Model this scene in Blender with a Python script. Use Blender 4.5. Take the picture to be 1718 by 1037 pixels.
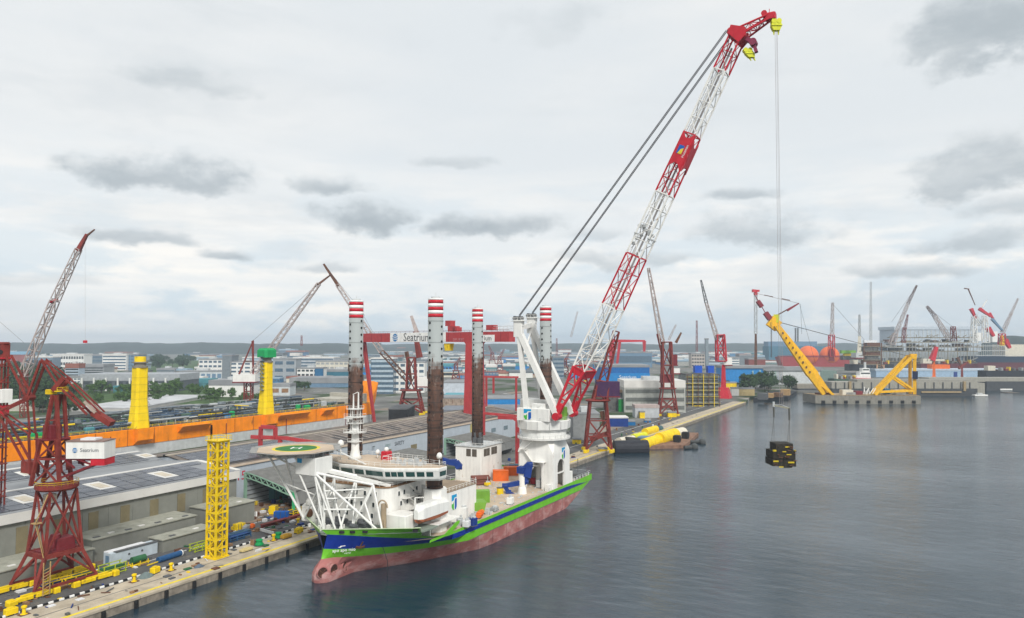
import bpy, math, random
from mathutils import Vector, Matrix, noise
for o in list(bpy.data.objects): bpy.data.objects.remove(o)
SC = bpy.context.scene
COL = SC.collection
rnd = random.Random(11)

# ------------------------------------------------------------------ camera
# world frame: +X runs along the quay (away from the camera), +Y inland, camera 65 m above the water
FPX, CX, CY, YH, HC = 1200.0, 859.0, 518.5, 577.0, 65.0
PITCH = math.atan((YH - CY) / FPX)
HEAD = math.atan2(.4825, .8759)
FV = Vector((math.cos(HEAD), math.sin(HEAD), 0)); RV = Vector((math.sin(HEAD), -math.cos(HEAD), 0)); UP = Vector((0, 0, 1))
CF = FV * math.cos(PITCH) + UP * math.sin(PITCH)
CU = -FV * math.sin(PITCH) + UP * math.cos(PITCH)
CAMP = Vector((0, 0, HC))
cd = bpy.data.cameras.new('camera'); cam = bpy.data.objects.new('camera', cd); COL.objects.link(cam)
cam.location = CAMP
cam.rotation_euler = Matrix((RV, CU, -CF)).transposed().to_euler()
cd.sensor_width = 36; cd.lens = FPX / 1718 * 36; cd.clip_start = 1; cd.clip_end = 60000
SC.camera = cam
SC.view_settings.view_transform = 'Standard'; SC.view_settings.look = 'None'
SC.view_settings.exposure = 1.05; SC.view_settings.gamma = 1; SC.view_settings.use_curve_mapping = False
SC.cycles.volume_bounces = 0; SC.cycles.max_bounces = 6; SC.cycles.diffuse_bounces = 2; SC.cycles.glossy_bounces = 2
SC.cycles.volume_step_rate = 4
try: SC.cycles.use_denoising = True
except Exception: pass

# ------------------------------------------------------------------ world: overcast sky with cloud banks
def px_ray(px, py): return (CF + RV * ((px - CX) / FPX) + CU * ((CY - py) / FPX))
W = bpy.data.worlds.new('World'); SC.world = W; W.use_nodes = True
nt = W.node_tree; nt.nodes.clear()
def N(t, **k):
    n = nt.nodes.new(t)
    for a, b in k.items(): setattr(n, a, b)
    return n
def mth(op, a, b=None, c=None, clamp=False):
    n = N('ShaderNodeMath', operation=op); n.use_clamp = clamp
    for i, v in enumerate((a, b, c)):
        if v is None: continue
        if isinstance(v, (int, float)): n.inputs[i].default_value = v
        else: nt.links.new(v, n.inputs[i])
    return n.outputs[0]
def vmth(op, a, b):
    n = N('ShaderNodeVectorMath', operation=op)
    for i, v in enumerate((a, b)):
        if isinstance(v, (tuple, Vector)): n.inputs[i].default_value = tuple(v)
        else: nt.links.new(v, n.inputs[i])
    return n
def mixc(f, a, b):
    n = N('ShaderNodeMix', data_type='RGBA'); n.clamp_factor = True
    for s, v in ((n.inputs[0], f), (n.inputs[6], a), (n.inputs[7], b)):
        if isinstance(v, (int, float)): s.default_value = v
        elif isinstance(v, tuple): s.default_value = (*v, 1)
        else: nt.links.new(v, s)
    return n.outputs[2]
def smooth(v, a, b):
    n = N('ShaderNodeMapRange', interpolation_type='SMOOTHSTEP'); nt.links.new(v, n.inputs[0])
    n.inputs[1].default_value = a; n.inputs[2].default_value = b; n.inputs[3].default_value = 0; n.inputs[4].default_value = 1
    return n.outputs[0]
tc = N('ShaderNodeTexCoord'); D = tc.outputs['Generated']
SUN_EL, SUN_AZ = math.radians(42), math.radians(228)       # azimuth measured from +X, anticlockwise
sky = N('ShaderNodeTexSky', sky_type='NISHITA'); sky.sun_disc = False
sky.sun_elevation = SUN_EL; sky.sun_rotation = math.radians(90) - SUN_AZ; sky.altitude = 50; sky.dust_density = 3
def noi(vec, scale, detail=5, rough=.55, dist=0):
    n = N('ShaderNodeTexNoise'); nt.links.new(vec, n.inputs['Vector'])
    n.inputs['Scale'].default_value = scale; n.inputs['Detail'].default_value = detail
    n.inputs['Roughness'].default_value = rough; n.inputs['Distortion'].default_value = dist
    return n
# stretch: low clouds lie in thin flat layers near the horizon
ms = vmth('MULTIPLY', D, (1.0, 1.0, 3.4)).outputs[0]
big = noi(ms, 1.7, 6, .55).outputs[0]
fine = noi(ms, 5.5, 7, .6, .25).outputs[0]
z = N('ShaderNodeSeparateXYZ'); nt.links.new(D, z.inputs[0]); zz = z.outputs[2]
low = smooth(zz, .30, .0)
# overcast sheet: bright grey white, a little bluer where it thins
sheet = mixc(smooth(big, .36, .66), (7.2, 7.55, 7.75), (8.1, 8.2, 8.15))
sheet = mixc(mth('MULTIPLY', low, .8), sheet, (8.6, 8.75, 8.75))
band = smooth(noi(vmth('MULTIPLY', D, (1.3, 1.3, 13.0)).outputs[0], 2.2, 5, .6).outputs[0], .42, .66)
sheet = mixc(mth('MULTIPLY', band, mth('MULTIPLY', low, 1.1)), sheet, (10.2, 9.7, 9.0))
gap = mth('MULTIPLY', smooth(fine, .54, .40), mth('MULTIPLY', low, .95))
sheet = mixc(gap, sheet, (6.2, 7.2, 7.9))
skyc = mixc(.93, sky.outputs[0], sheet)
# darker flat-bottomed cumulus drifting under the sheet: px centre, half width, half height in radians, weight
warp = noi(vmth('MULTIPLY', D, (1.0, 1.0, 1.5)).outputs[0], 11.0, 7, .60, .1)
wx = mth('SUBTRACT', warp.outputs[0], .5)
wv = N('ShaderNodeSeparateColor'); nt.links.new(warp.outputs['Color'], wv.inputs[0])
wy = mth('SUBTRACT', wv.outputs[1], .5)
CL = [(275, 295, 135, 42, .85), (318, 133, 95, 28, .5), (562, 320, 66, 25, .75), (622, 373, 85, 34, .9), (838, 383, 122, 29, .95),
      (230, 402, 92, 18, .8), (375, 428, 54, 15, .8), (760, 275, 68, 15, .45), (1660, 55, 125, 66, .85), (1660, 285, 110, 62, .75),
      (1300, 388, 115, 45, .6), (1250, 330, 70, 17, .65), (1640, 408, 85, 26, .6), (1000, 440, 95, 24, .55), (556, 452, 72, 13, .6),
      (930, 45, 110, 50, .22), (1520, 452, 110, 18, .55), (1130, 437, 60, 16, .45), (1690, 350, 70, 22, .5), (60, 470, 100, 12, .3), (1010, 395, 70, 22, .35),
      (-260, 330, 150, 50, .7), (-330, 120, 140, 60, .6), (2050, 180, 170, 70, .7), (2150, 400, 150, 40, .6), (500, -260, 190, 80, .5), (1350, -330, 220, 90, .5)]
tot = None; shd = None
for (px, py, w, h, k) in CL:
    c = px_ray(px, py).normalized(); r = c.cross(UP).normalized(); u = r.cross(c).normalized()
    sc = FPX / c.dot(CF) if c.dot(CF) > .2 else FPX
    x = mth('MULTIPLY', vmth('DOT_PRODUCT', D, r).outputs['Value'], FPX / w)
    y = mth('MULTIPLY', vmth('DOT_PRODUCT', D, u).outputs['Value'], FPX / h)
    x = mth('ADD', x, mth('MULTIPLY', wx, 2.4)); yy = mth('ADD', y, mth('MULTIPLY', wy, 2.7))
    yb = mth('MULTIPLY', mth('MINIMUM', yy, 0), 1.7)      # flat base: falls off faster below
    yt = mth('MAXIMUM', yy, 0)
    d = mth('SQRT', mth('ADD', mth('MULTIPLY', x, x), mth('ADD', mth('MULTIPLY', yb, yb), mth('MULTIPLY', yt, yt))))
    f = vmth('DOT_PRODUCT', D, c).outputs['Value']
    m = mth('MULTIPLY', mth('MULTIPLY', smooth(d, 1.15, .38), k), mth('GREATER_THAN', f, .3))
    tot = m if tot is None else mth('MAXIMUM', tot, m)
    dk = mth('MULTIPLY', m, smooth(yy, 1.0, -.15)); shd = dk if shd is None else mth('MAXIMUM', shd, dk)
skyc = mixc(mth('MULTIPLY', smooth(noi(ms, 3.2, 7, .58, .3).outputs[0], .50, .72), .55), skyc, (6.1, 6.5, 6.8))
skyc = mixc(tot, skyc, mixc(smooth(fine, .35, .65), (6.0, 6.45, 6.75), (6.9, 7.2, 7.4)))
skyc = mixc(mth('MULTIPLY', shd, .9), skyc, mixc(smooth(fine, .35, .65), (3.6, 4.1, 4.45), (4.7, 5.15, 5.45)))
bg = N('ShaderNodeBackground'); bg.inputs[1].default_value = .0555; nt.links.new(skyc, bg.inputs[0])
wo = N('ShaderNodeOutputWorld'); nt.links.new(bg.outputs[0], wo.inputs[0])
W.cycles.sampling_method = 'MANUAL'; W.cycles.sample_map_resolution = 512

sl = bpy.data.lights.new('sun', 'SUN'); sl.energy = 1.5; sl.angle = math.radians(12); sl.color = (1, .965, .91)
sun = bpy.data.objects.new('sun', sl); COL.objects.link(sun)
sun.rotation_euler = Vector((-math.cos(SUN_AZ) * math.cos(SUN_EL), -math.sin(SUN_AZ) * math.cos(SUN_EL), -math.sin(SUN_EL))).to_track_quat('-Z', 'Y').to_euler()
sun.location = (0, 0, 400)

# ------------------------------------------------------------------ materials
MATS = {}
def mat(name, rgb, rough=.6, metal=0.0, var=.14, scale=.35, streak=.0, rust=.0, spec=.18, bump=0.0, rustc=(.13, .055, .025), sx=1.0):
    if name in MATS: return MATS[name]
    m = bpy.data.materials.new(name); m.use_nodes = True; t = m.node_tree; b = t.nodes['Principled BSDF']
    b.inputs['Roughness'].default_value = rough; b.inputs['Metallic'].default_value = metal; b.inputs['Specular IOR Level'].default_value = spec
    L = t.links.new
    g = t.nodes.new('ShaderNodeNewGeometry')
    def nz(sc, vec=(1, 1, 1), det=5, ro=.6):
        v = t.nodes.new('ShaderNodeVectorMath'); v.operation = 'MULTIPLY'; L(g.outputs['Position'], v.inputs[0]); v.inputs[1].default_value = vec
        n = t.nodes.new('ShaderNodeTexNoise'); L(v.outputs[0], n.inputs['Vector']); n.inputs['Scale'].default_value = sc
        n.inputs['Detail'].default_value = det; n.inputs['Roughness'].default_value = ro
        return n.outputs[0]
    def mr(v, a, b_, c=0, d=1):
        n = t.nodes.new('ShaderNodeMapRange'); L(v, n.inputs[0]); n.inputs[1].default_value = a; n.inputs[2].default_value = b_
        n.inputs[3].default_value = c; n.inputs[4].default_value = d; return n.outputs[0]
    def mx(f, a, c):
        n = t.nodes.new('ShaderNodeMix'); n.data_type = 'RGBA'; L(f, n.inputs[0])
        for s, v in ((n.inputs[6], a), (n.inputs[7], c)):
            if isinstance(v, tuple): s.default_value = (*v, 1)
            else: L(v, s)
        return n.outputs[2]
    lo = tuple(max(0, c * (1 - var)) for c in rgb); hi = tuple(min(1, c * (1 + var)) for c in rgb)
    n1 = nz(scale)
    c = mx(mr(n1, .3, .7), lo, hi)
    if streak:
        c = mx(mr(nz(scale * 2.2, (1, 1, .08)), .48, .72, 0, streak), c, tuple(v * .42 + .012 for v in rgb))
    if rust:
        c = mx(mr(nz(scale * 1.3, (1, 1, .45), 7, .65), .66 - rust * .22, .74 - rust * .16, 0, .85), c, rustc)
    L(c, b.inputs['Base Color'])
    L(mr(nz(scale * 1.7), .3, .7, max(.05, rough - .1), min(1, rough + .12)), b.inputs['Roughness'])
    if bump:
        bp = t.nodes.new('ShaderNodeBump'); bp.inputs['Strength'].default_value = bump; bp.inputs['Distance'].default_value = .15
        L(nz(scale * 4), bp.inputs['Height']); L(bp.outputs[0], b.inputs['Normal'])
    MATS[name] = m; return m
def hx(h):
    f = lambda v: (v / 12.92) if v <= .04045 else ((v + .055) / 1.055) ** 2.4
    return tuple(f(int(h[i:i + 2], 16) / 255) for i in (0, 2, 4))
white = mat('white_paint', (.74, .74, .71), .45, streak=.22, var=.05)
shipwhite = mat('ship_white_paint', (.80, .79, .75), .42, streak=.26, var=.05, rust=.13, scale=.3, rustc=(.42, .30, .19))
cream = mat('cream_paint', (.62, .58, .48), .6, streak=.25)
grey = mat('grey_steel', (.30, .31, .31), .6, streak=.25, rust=.08)
lgrey = mat('light_grey_paint', (.48, .50, .50), .55, streak=.2)
dgrey = mat('dark_grey_steel', (.10, .105, .11), .6, rust=.12)
black = mat('black_steel', (.022, .022, .024), .55, var=.3)
red = mat('crane_red_paint', (.50, .02, .035), .42, streak=.22, var=.12, rust=.03)
oxred = mat('oxide_red_paint', (.20, .034, .027), .65, streak=.35, rust=.3, var=.3)
dkred = mat('dark_red_paint', (.17, .022, .028), .6, streak=.3, rust=.2, var=.2)
yellow = mat('safety_yellow_paint', (.80, .56, .008), .5, streak=.35, rust=.16, var=.16)
barge_y = mat('amber_yellow_paint', (.80, .44, .008), .55, streak=.4, rust=.16)
lime = mat('lime_yellow_paint', (.60, .62, .02), .45, streak=.12)
orange = mat('orange_paint', (.86, .25, .004), .55, streak=.35, var=.14, rust=.12, scale=.18)
brorange = mat('bright_orange_paint', (.72, .14, .02), .5, streak=.15)
green = mat('hull_green_paint', (.145, .47, .025), .4, streak=.25, var=.1, rust=.05)
dkgreen = mat('bright_green_tarpaulin', (.01, .30, .09), .6)
boxgreen = mat('container_green_paint', (.17, .36, .045), .5, streak=.15)
teal = mat('teal_sheet', (.07, .22, .25), .6, streak=.2)
blue = mat('hull_blue_paint', (.005, .03, .25), .4, var=.15, streak=.2)
dkblue = mat('deck_crane_blue_paint', (.012, .04, .20), .42, streak=.1)
cyan = mat('blue_cladding', (.015, .20, .50), .55, streak=.15)
steelblue = mat('blue_grey_cladding', (.13, .22, .32), .6, streak=.2)
brown = mat('rusty_brown_steel', (.12, .055, .032), .75, var=.4, rust=.3)
wood = mat('timber_brown', (.26, .15, .08), .8, var=.35)
deckm = mat('tan_deck_coating', (.50, .40, .30), .75, var=.16, scale=.12, rust=.10, rustc=(.30, .19, .11))
concrete = mat('pale_concrete', (.44, .38, .29), .85, var=.25, scale=.25, streak=.1, rust=.10, rustc=(.22, .16, .10), bump=.3)
quaywall = mat('weathered_quay_concrete', (.24, .21, .17), .9, var=.4, scale=.4, streak=.6, rust=.25, rustc=(.07, .055, .04), bump=.5)
asphalt = mat('yard_asphalt', (.105, .105, .105), .9, var=.3, scale=.08, rust=.12, rustc=(.17, .15, .12))
dirt = mat('yard_dirt', (.22, .17, .13), .95, var=.35, scale=.1)
wall_m = mat('warehouse_grey_cladding', (.215, .22, .195), .7, var=.08, streak=.12)
wall2_m = mat('pale_blue_wall', (.42, .47, .52), .7, var=.06, streak=.15)
shut = mat('brown_shutter', (.20, .17, .10), .7)
roofpv = mat('solar_panel_glass', (.060, .066, .085), .28, var=.25, spec=.5, scale=.12)
roofsheet = mat('grey_brown_roof_sheet', (.17, .145, .125), .8, var=.4, scale=.14, streak=.3, rust=.2)
roofgrey = mat('grey_roof_sheet', (.24, .25, .26), .75, var=.18, scale=.06)
roofwhite = mat('white_roof_sheet', (.62, .61, .58), .7, var=.10, scale=.1)
skyl = mat('beige_skylight', (.52, .46, .36), .5, var=.15)
glass = mat('dark_window_glass', (.025, .035, .04), .12, spec=.6, var=.4)
gglass = mat('green_bridge_glass', (.02, .06, .055), .10, spec=.7, var=.4)
bglass = mat('blue_office_glass', (.07, .12, .17), .15, spec=.6, var=.25)
rope = mat('steel_wire_rope', (.09, .09, .095), .5)
ropel = mat('pale_wire_rope', (.33, .31, .30), .5)
netm = mat('grey_safety_net', (.30, .30, .29), .9)
padgreen = mat('helideck_green', (.035, .17, .045), .7)
lineyel = mat('marking_yellow', (.70, .55, .05), .75, var=.2)
linewht = mat('marking_white', (.78, .78, .76), .7)
logoblue = mat('logo_blue', (.01, .10, .40), .5, var=.02)
logocyan = mat('logo_cyan', (.01, .30, .58), .5, var=.02)
logogreen = mat('logo_green', (.06, .42, .05), .5, var=.02)
textdk = mat('lettering_dark_grey', (.06, .065, .075), .6)
conwhite = mat('container_white', (.68, .69, .70), .5, streak=.2)
rubber = mat('black_rubber', (.018, .018, .018), .9)

def hull_red():
    m = mat('antifouling_red', (.33, .125, .115), .6, var=.25, scale=.16, streak=.45, rust=.0)
    t = m.node_tree; b = t.nodes['Principled BSDF']; src = b.inputs['Base Color'].links[0].from_socket
    g = t.nodes.new('ShaderNodeNewGeometry'); v = t.nodes.new('ShaderNodeVectorMath'); v.operation = 'MULTIPLY'
    t.links.new(g.outputs['Position'], v.inputs[0]); v.inputs[1].default_value = (.16, .16, .30)
    n = t.nodes.new('ShaderNodeTexNoise'); t.links.new(v.outputs[0], n.inputs['Vector']); n.inputs['Scale'].default_value = 1.0; n.inputs['Detail'].default_value = 9; n.inputs['Roughness'].default_value = .7
    r = t.nodes.new('ShaderNodeMapRange'); t.links.new(n.outputs[0], r.inputs[0]); r.inputs[1].default_value = .48; r.inputs[2].default_value = .62; r.inputs[4].default_value = .75
    x = t.nodes.new('ShaderNodeMix'); x.data_type = 'RGBA'; t.links.new(r.outputs[0], x.inputs[0]); t.links.new(src, x.inputs[6]); x.inputs[7].default_value = (.47, .30, .285, 1)
    t.links.new(x.outputs[2], b.inputs['Base Color']); return m
antifoul = hull_red()

def leg_material():
    m = bpy.data.materials.new('leg_paint_and_rust'); m.use_nodes = True; t = m.node_tree; b = t.nodes['Principled BSDF']; L = t.links.new
    g = t.nodes.new('ShaderNodeNewGeometry'); s = t.nodes.new('ShaderNodeSeparateXYZ'); L(g.outputs['Position'], s.inputs[0])
    def nz(vec, det, ro=.65):
        v = t.nodes.new('ShaderNodeVectorMath'); v.operation = 'MULTIPLY'; L(g.outputs['Position'], v.inputs[0]); v.inputs[1].default_value = vec
        n = t.nodes.new('ShaderNodeTexNoise'); L(v.outputs[0], n.inputs['Vector']); n.inputs['Scale'].default_value = 1; n.inputs['Detail'].default_value = det; n.inputs['Roughness'].default_value = ro; return n.outputs[0]
    def mr(v, a, b_, c=0, d=1):
        n = t.nodes.new('ShaderNodeMapRange'); L(v, n.inputs[0]); n.inputs[1].default_value = a; n.inputs[2].default_value = b_; n.inputs[3].default_value = c; n.inputs[4].default_value = d; return n.outputs[0]
    def op(o, a, c):
        n = t.nodes.new('ShaderNodeMath'); n.operation = o
        for i, v in enumerate((a, c)):
            if isinstance(v, (int, float)): n.inputs[i].default_value = v
            else: L(v, n.inputs[i])
        return n.outputs[0]
    def mx(f, a, c):
        n = t.nodes.new('ShaderNodeMix'); n.data_type = 'RGBA'; L(f, n.inputs[0])
        for q, v in ((n.inputs[6], a), (n.inputs[7], c)):
            if isinstance(v, tuple): q.default_value = (*v, 1)
            else: L(v, q)
        return n.outputs[2]
    jag = op('MULTIPLY', op('SUBTRACT', nz((.35, .35, .12), 6), .5), 16)
    band = op('MULTIPLY', op('SUBTRACT', nz((.02, .02, .55), 2), .5), 9)
    h = op('ADD', s.outputs[2], op('ADD', jag, band))
    f = mr(h, 61.0, 57.0)
    gry = mx(nz((.2, .2, .06), 5), (.27, .30, .30), (.34, .37, .365))
    rst = mx(mr(nz((.5, .5, .25), 7), .3, .7), (.035, .020, .015), (.12, .050, .028))
    rst = mx(mr(nz((.9, .9, .08), 5), .60, .70, 0, .45), rst, (.24, .19, .16)); rst = mx(mr(nz((.03, .03, 1.3), 3), .56, .62, 0, .75), rst, (.022, .015, .012)); rst = mx(mr(nz((.5, .5, .5), 6), .60, .66, 0, .6), rst, (.17, .13, .105))
    L(mx(f, gry, rst), b.inputs['Base Color']); b.inputs['Roughness'].default_value = .75
    MATS['leg'] = m; return m
legm = leg_material()

# ------------------------------------------------------------------ mesh builder
class B:
    def __init__(s): s.v = []; s.f = []; s.m = []
    def add(s, vs, fs, mi=0):
        o = len(s.v); s.v += [tuple(v) for v in vs]
        s.f += [tuple(i + o for i in f) for f in fs]; s.m += [mi] * len(fs)
    def box(s, x0, x1, y0, y1, z0, z1, mi=0):
        s.add([(x0, y0, z0), (x1, y0, z0), (x1, y1, z0), (x0, y1, z0), (x0, y0, z1), (x1, y0, z1), (x1, y1, z1), (x0, y1, z1)],
              [(3, 2, 1, 0), (4, 5, 6, 7), (0, 1, 5, 4), (1, 2, 6, 5), (2, 3, 7, 6), (3, 0, 4, 7)], mi); return s
    def cbox(s, x0, x1, y0, y1, z0, z1, c=.1, mi=0):      # box with chamfered upright and top edges
        P = lambda z, k: [(x0 + k, y0, z), (x1 - k, y0, z), (x1, y0 + k, z), (x1, y1 - k, z), (x1 - k, y1, z), (x0 + k, y1, z), (x0, y1 - k, z), (x0, y0 + k, z)]
        a, b_ = P(z0, c), P(z1 - c, c); d = [(x0 + (x1 - x0 - 2 * c) * ((p[0] - x0) / (x1 - x0)) + c, y0 + (y1 - y0 - 2 * c) * ((p[1] - y0) / (y1 - y0)) + c, z1) for p in P(z1, c)]
        s.loft([a, b_, d], cap=True, mi=mi); return s
    def loft(s, rings, cap=True, mi=0, close=True):
        n = len(rings[0]); vs = [p for r in rings for p in r]; fs = []
        for k in range(len(rings) - 1):
            for i in range(n if close else n - 1):
                j = (i + 1) % n; fs.append((k * n + i, k * n + j, (k + 1) * n + j, (k + 1) * n + i))
        if cap: fs.append(tuple(range(n - 1, -1, -1))); fs.append(tuple((len(rings) - 1) * n + i for i in range(n)))
        s.add(vs, fs, mi); return s
    def frame(s, p, q):
        p, q = Vector(p), Vector(q); d = (q - p).normalized()
        a = d.cross(UP) if abs(d.z) < .98 else d.cross(Vector((1, 0, 0)))
        a.normalize(); return p, q, a, a.cross(d).normalized()
    def tube(s, p, q, r, n=6, r2=None, mi=0, cap=True):
        p, q, a, b_ = s.frame(p, q); r2 = r if r2 is None else r2
        R_ = lambda c, rr: [c + (a * math.cos(t) + b_ * math.sin(t)) * rr for t in [2 * math.pi * i / n for i in range(n)]]
        s.loft([R_(p, r), R_(q, r2)], cap, mi); return s
    def beam(s, p, q, w, h=None, mi=0, w2=None, h2=None):
        h = w if h is None else h; w2 = w if w2 is None else w2; h2 = h if h2 is None else h2
        p, q, a, b_ = s.frame(p, q)
        R_ = lambda c, w, h: [c - a * w / 2 - b_ * h / 2, c + a * w / 2 - b_ * h / 2, c + a * w / 2 + b_ * h / 2, c - a * w / 2 + b_ * h / 2]
        s.loft([R_(p, w, h), R_(q, w2, h2)], True, mi); return s
    def prism(s, pts, z0, z1, mi=0):
        s.loft([[(x, y, z0) for x, y in pts], [(x, y, z1) for x, y in pts]], True, mi); return s
    def extr(s, pts, d, mi=0):                             # 3-D polygon extruded along a vector
        d = Vector(d); s.loft([[Vector(p) for p in pts], [Vector(p) + d for p in pts]], True, mi); return s
    def cyl(s, c, r, z0, z1, n=20, r2=None, mi=0):
        s.tube((c[0], c[1], z0), (c[0], c[1], z1), r, n, r2, mi); return s
    def lathe(s, c, prof, n=24, mi=0):
        s.loft([[(c[0] + r * math.cos(2 * math.pi * i / n), c[1] + r * math.sin(2 * math.pi * i / n), c[2] + z) for i in range(n)] for r, z in prof], True, mi); return s
    def sphere(s, c, r, n=12, k=7, mi=0, zs=1):
        s.lathe(c, [(max(.02, r * math.sin(math.pi * i / k)), -r * zs * math.cos(math.pi * i / k)) for i in range(k + 1)], n, mi); return s
    def rail(s, pts, h=1.1, r=.05, step=2.5, mid=True):
        for p, q in zip(pts[:-1], pts[1:]):
            p, q = Vector(p), Vector(q); n = max(1, int((q - p).length / step))
            s.tube(p + UP * h, q + UP * h, r, 4)
            if mid: s.tube(p + UP * h * .5, q + UP * h * .5, r * .7, 4)
            for i in range(n + 1):
                c = p.lerp(q, i / n); s.tube(c, c + UP * h, r, 4)
        return s

OFF = {}
def build(name, b, m, parent=None, smooth=False, local=False):
    me = bpy.data.meshes.new(name)
    if parent is not None: off, loc = OFF[parent.name], Vector((0, 0, 0))
    elif local: off, loc = Vector((0, 0, 0)), Vector((0, 0, 0))
    else:
        xs = [v[0] for v in b.v]; ys = [v[1] for v in b.v]; zs = [v[2] for v in b.v]
        off = Vector(((min(xs) + max(xs)) / 2, (min(ys) + max(ys)) / 2, min(zs))); loc = off
    me.from_pydata([(v[0] - off.x, v[1] - off.y, v[2] - off.z) for v in b.v], [], b.f)
    ms = m if isinstance(m, (list, tuple)) else [m]
    for k in ms: me.materials.append(k)
    if len(ms) > 1: me.polygons.foreach_set('material_index', b.m)
    if smooth: me.polygons.foreach_set('use_smooth', [True] * len(me.polygons))
    o = bpy.data.objects.new(name, me); COL.objects.link(o); o.location = loc
    if parent is not None: o.parent = parent
    OFF[o.name] = off
    return o
LABELS = {}
def tag(o, label=None, cat=None, group=None, kind=None):
    if label:
        label = ' '.join(label.split()); o['label'] = label
        if cat: LABELS.setdefault(label, []).append(o.name)
    if cat: o['category'] = cat
    if group: o['group'] = group
    if kind: o['kind'] = kind
    return o
def root(name, label, cat, loc, group=None, rz=None):
    o = bpy.data.objects.new(name, None); COL.objects.link(o); o.location = loc; o.empty_display_size = 1
    if rz is None: OFF[o.name] = Vector(loc)
    else: o.rotation_euler = (0, 0, rz); OFF[o.name] = Vector((0, 0, 0))
    return tag(o, label, cat, group)
def thing(name, label, cat, b, m, group=None, smooth=False): return tag(build(name, b, m, None, smooth), label, cat, group)
def inst(name, mesh, parent, loc, rz=0):                   # a piece sharing its mesh, placed in the parent's frame (world coordinates)
    o = bpy.data.objects.new(name, mesh); COL.objects.link(o); o.parent = parent
    o.location = Vector(loc) - OFF[parent.name]; o.rotation_euler = (0, 0, rz); OFF[o.name] = Vector(loc); return o
def meshof(b, m, smooth=False):
    me = bpy.data.meshes.new('piece'); me.from_pydata([tuple(v) for v in b.v], [], b.f)
    for k in (m if isinstance(m, (list, tuple)) else [m]): me.materials.append(k)
    if isinstance(m, (list, tuple)): me.polygons.foreach_set('material_index', b.m)
    if smooth: me.polygons.foreach_set('use_smooth', [True] * len(me.polygons))
    return me
def copy_tree(o, parent=None):
    c = o.copy(); COL.objects.link(c)
    if parent is not None: c.parent = parent
    OFF[c.name] = OFF.get(o.name, Vector((0, 0, 0)))
    for ch in list(o.children): copy_tree(ch, c)
    return c
def text_part(name, txt, size, origin, xdir, updir, m, parent, depth=.03, sx=1.0, shear=0.0):
    cu = bpy.data.curves.new('lettering', 'FONT'); cu.body = txt; cu.size = size; cu.extrude = depth; cu.align_x = 'CENTER'; cu.align_y = 'CENTER'; cu.resolution_u = 2; cu.shear = shear
    t = bpy.data.objects.new('lettering', cu); COL.objects.link(t)
    dg = bpy.context.evaluated_depsgraph_get(); me = bpy.data.meshes.new_from_object(t.evaluated_get(dg))
    bpy.data.objects.remove(t)
    x = Vector(xdir).normalized(); u = Vector(updir).normalized(); nrm = x.cross(u); og = Vector(origin) - OFF[parent.name]
    for v in me.vertices: v.co = og + x * v.co.x * sx + u * v.co.y + nrm * v.co.z
    me.materials.clear(); me.materials.append(m)
    o = bpy.data.objects.new(name, me); COL.objects.link(o); o.parent = parent; OFF[o.name] = OFF[parent.name]; return o
def disc_pts(c, r, x, u, n=28, a0=0, a1=2 * math.pi):
    c, x, u = Vector(c), Vector(x), Vector(u); return [c + x * r * math.cos(a0 + (a1 - a0) * i / n) + u * r * math.sin(a0 + (a1 - a0) * i / n) for i in range(n + (0 if abs(a1 - a0 - 2 * math.pi) < 1e-4 else 1))]

# pixel of the photograph -> a point of the place (known height, known plane, or known distance)
def ray(px, py): return CF + RV * ((px - CX) / FPX) + CU * ((CY - py) / FPX)
def gz(px, py, z=2.5): d = ray(px, py); return CAMP + d * ((z - HC) / d.z)
def gy(px, py, y): d = ray(px, py); return CAMP + d * (y / d.y)
def gx(px, py, x): d = ray(px, py); return CAMP + d * (x / d.x)
def gd(px, py, dist): d = ray(px, py); return CAMP + d * (dist / d.dot(FV))
def dist(p): return (Vector(p) - CAMP).dot(FV)
VR = math.atan2(RV.y, RV.x)

def lattice(p0, p1, w, h, n, side=None, w1=None, h1=None):
    """corner points of a boom of square section: returns list of n+1 rings of 4 (side axis fixed)"""
    p0, p1 = Vector(p0), Vector(p1); d = (p1 - p0).normalized(); sd = Vector(side).normalized() if side else d.cross(UP).normalized()
    nm = sd.cross(d).normalized(); w1 = w if w1 is None else w1; h1 = h if h1 is None else h1; out = []
    for i in range(n + 1):
        t = i / n; c = p0.lerp(p1, t); ww = (w + (w1 - w) * t) / 2; hh = (h + (h1 - h) * t) / 2
        out.append([c - sd * ww - nm * hh, c + sd * ww - nm * hh, c + sd * ww + nm * hh, c - sd * ww + nm * hh])
    return out
def lace(b, rings, r, n=4, cross=False):
    for i in range(len(rings) - 1):
        for k in range(4):
            j = (k + 1) % 4
            if (i + k) % 2 or cross: b.tube(rings[i][k], rings[i + 1][j], r, n, cap=False)
            if not (i + k) % 2 or cross: b.tube(rings[i][j], rings[i + 1][k], r, n, cap=False)
            b.tube(rings[i][k], rings[i][j], r, n, cap=False)
    for k in range(4): b.tube(rings[-1][k], rings[-1][(k + 1) % 4], r, n, cap=False)
def chords(b, rings, r, n=6):
    for k in range(4): b.tube(rings[0][k], rings[-1][k], r, n)
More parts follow.
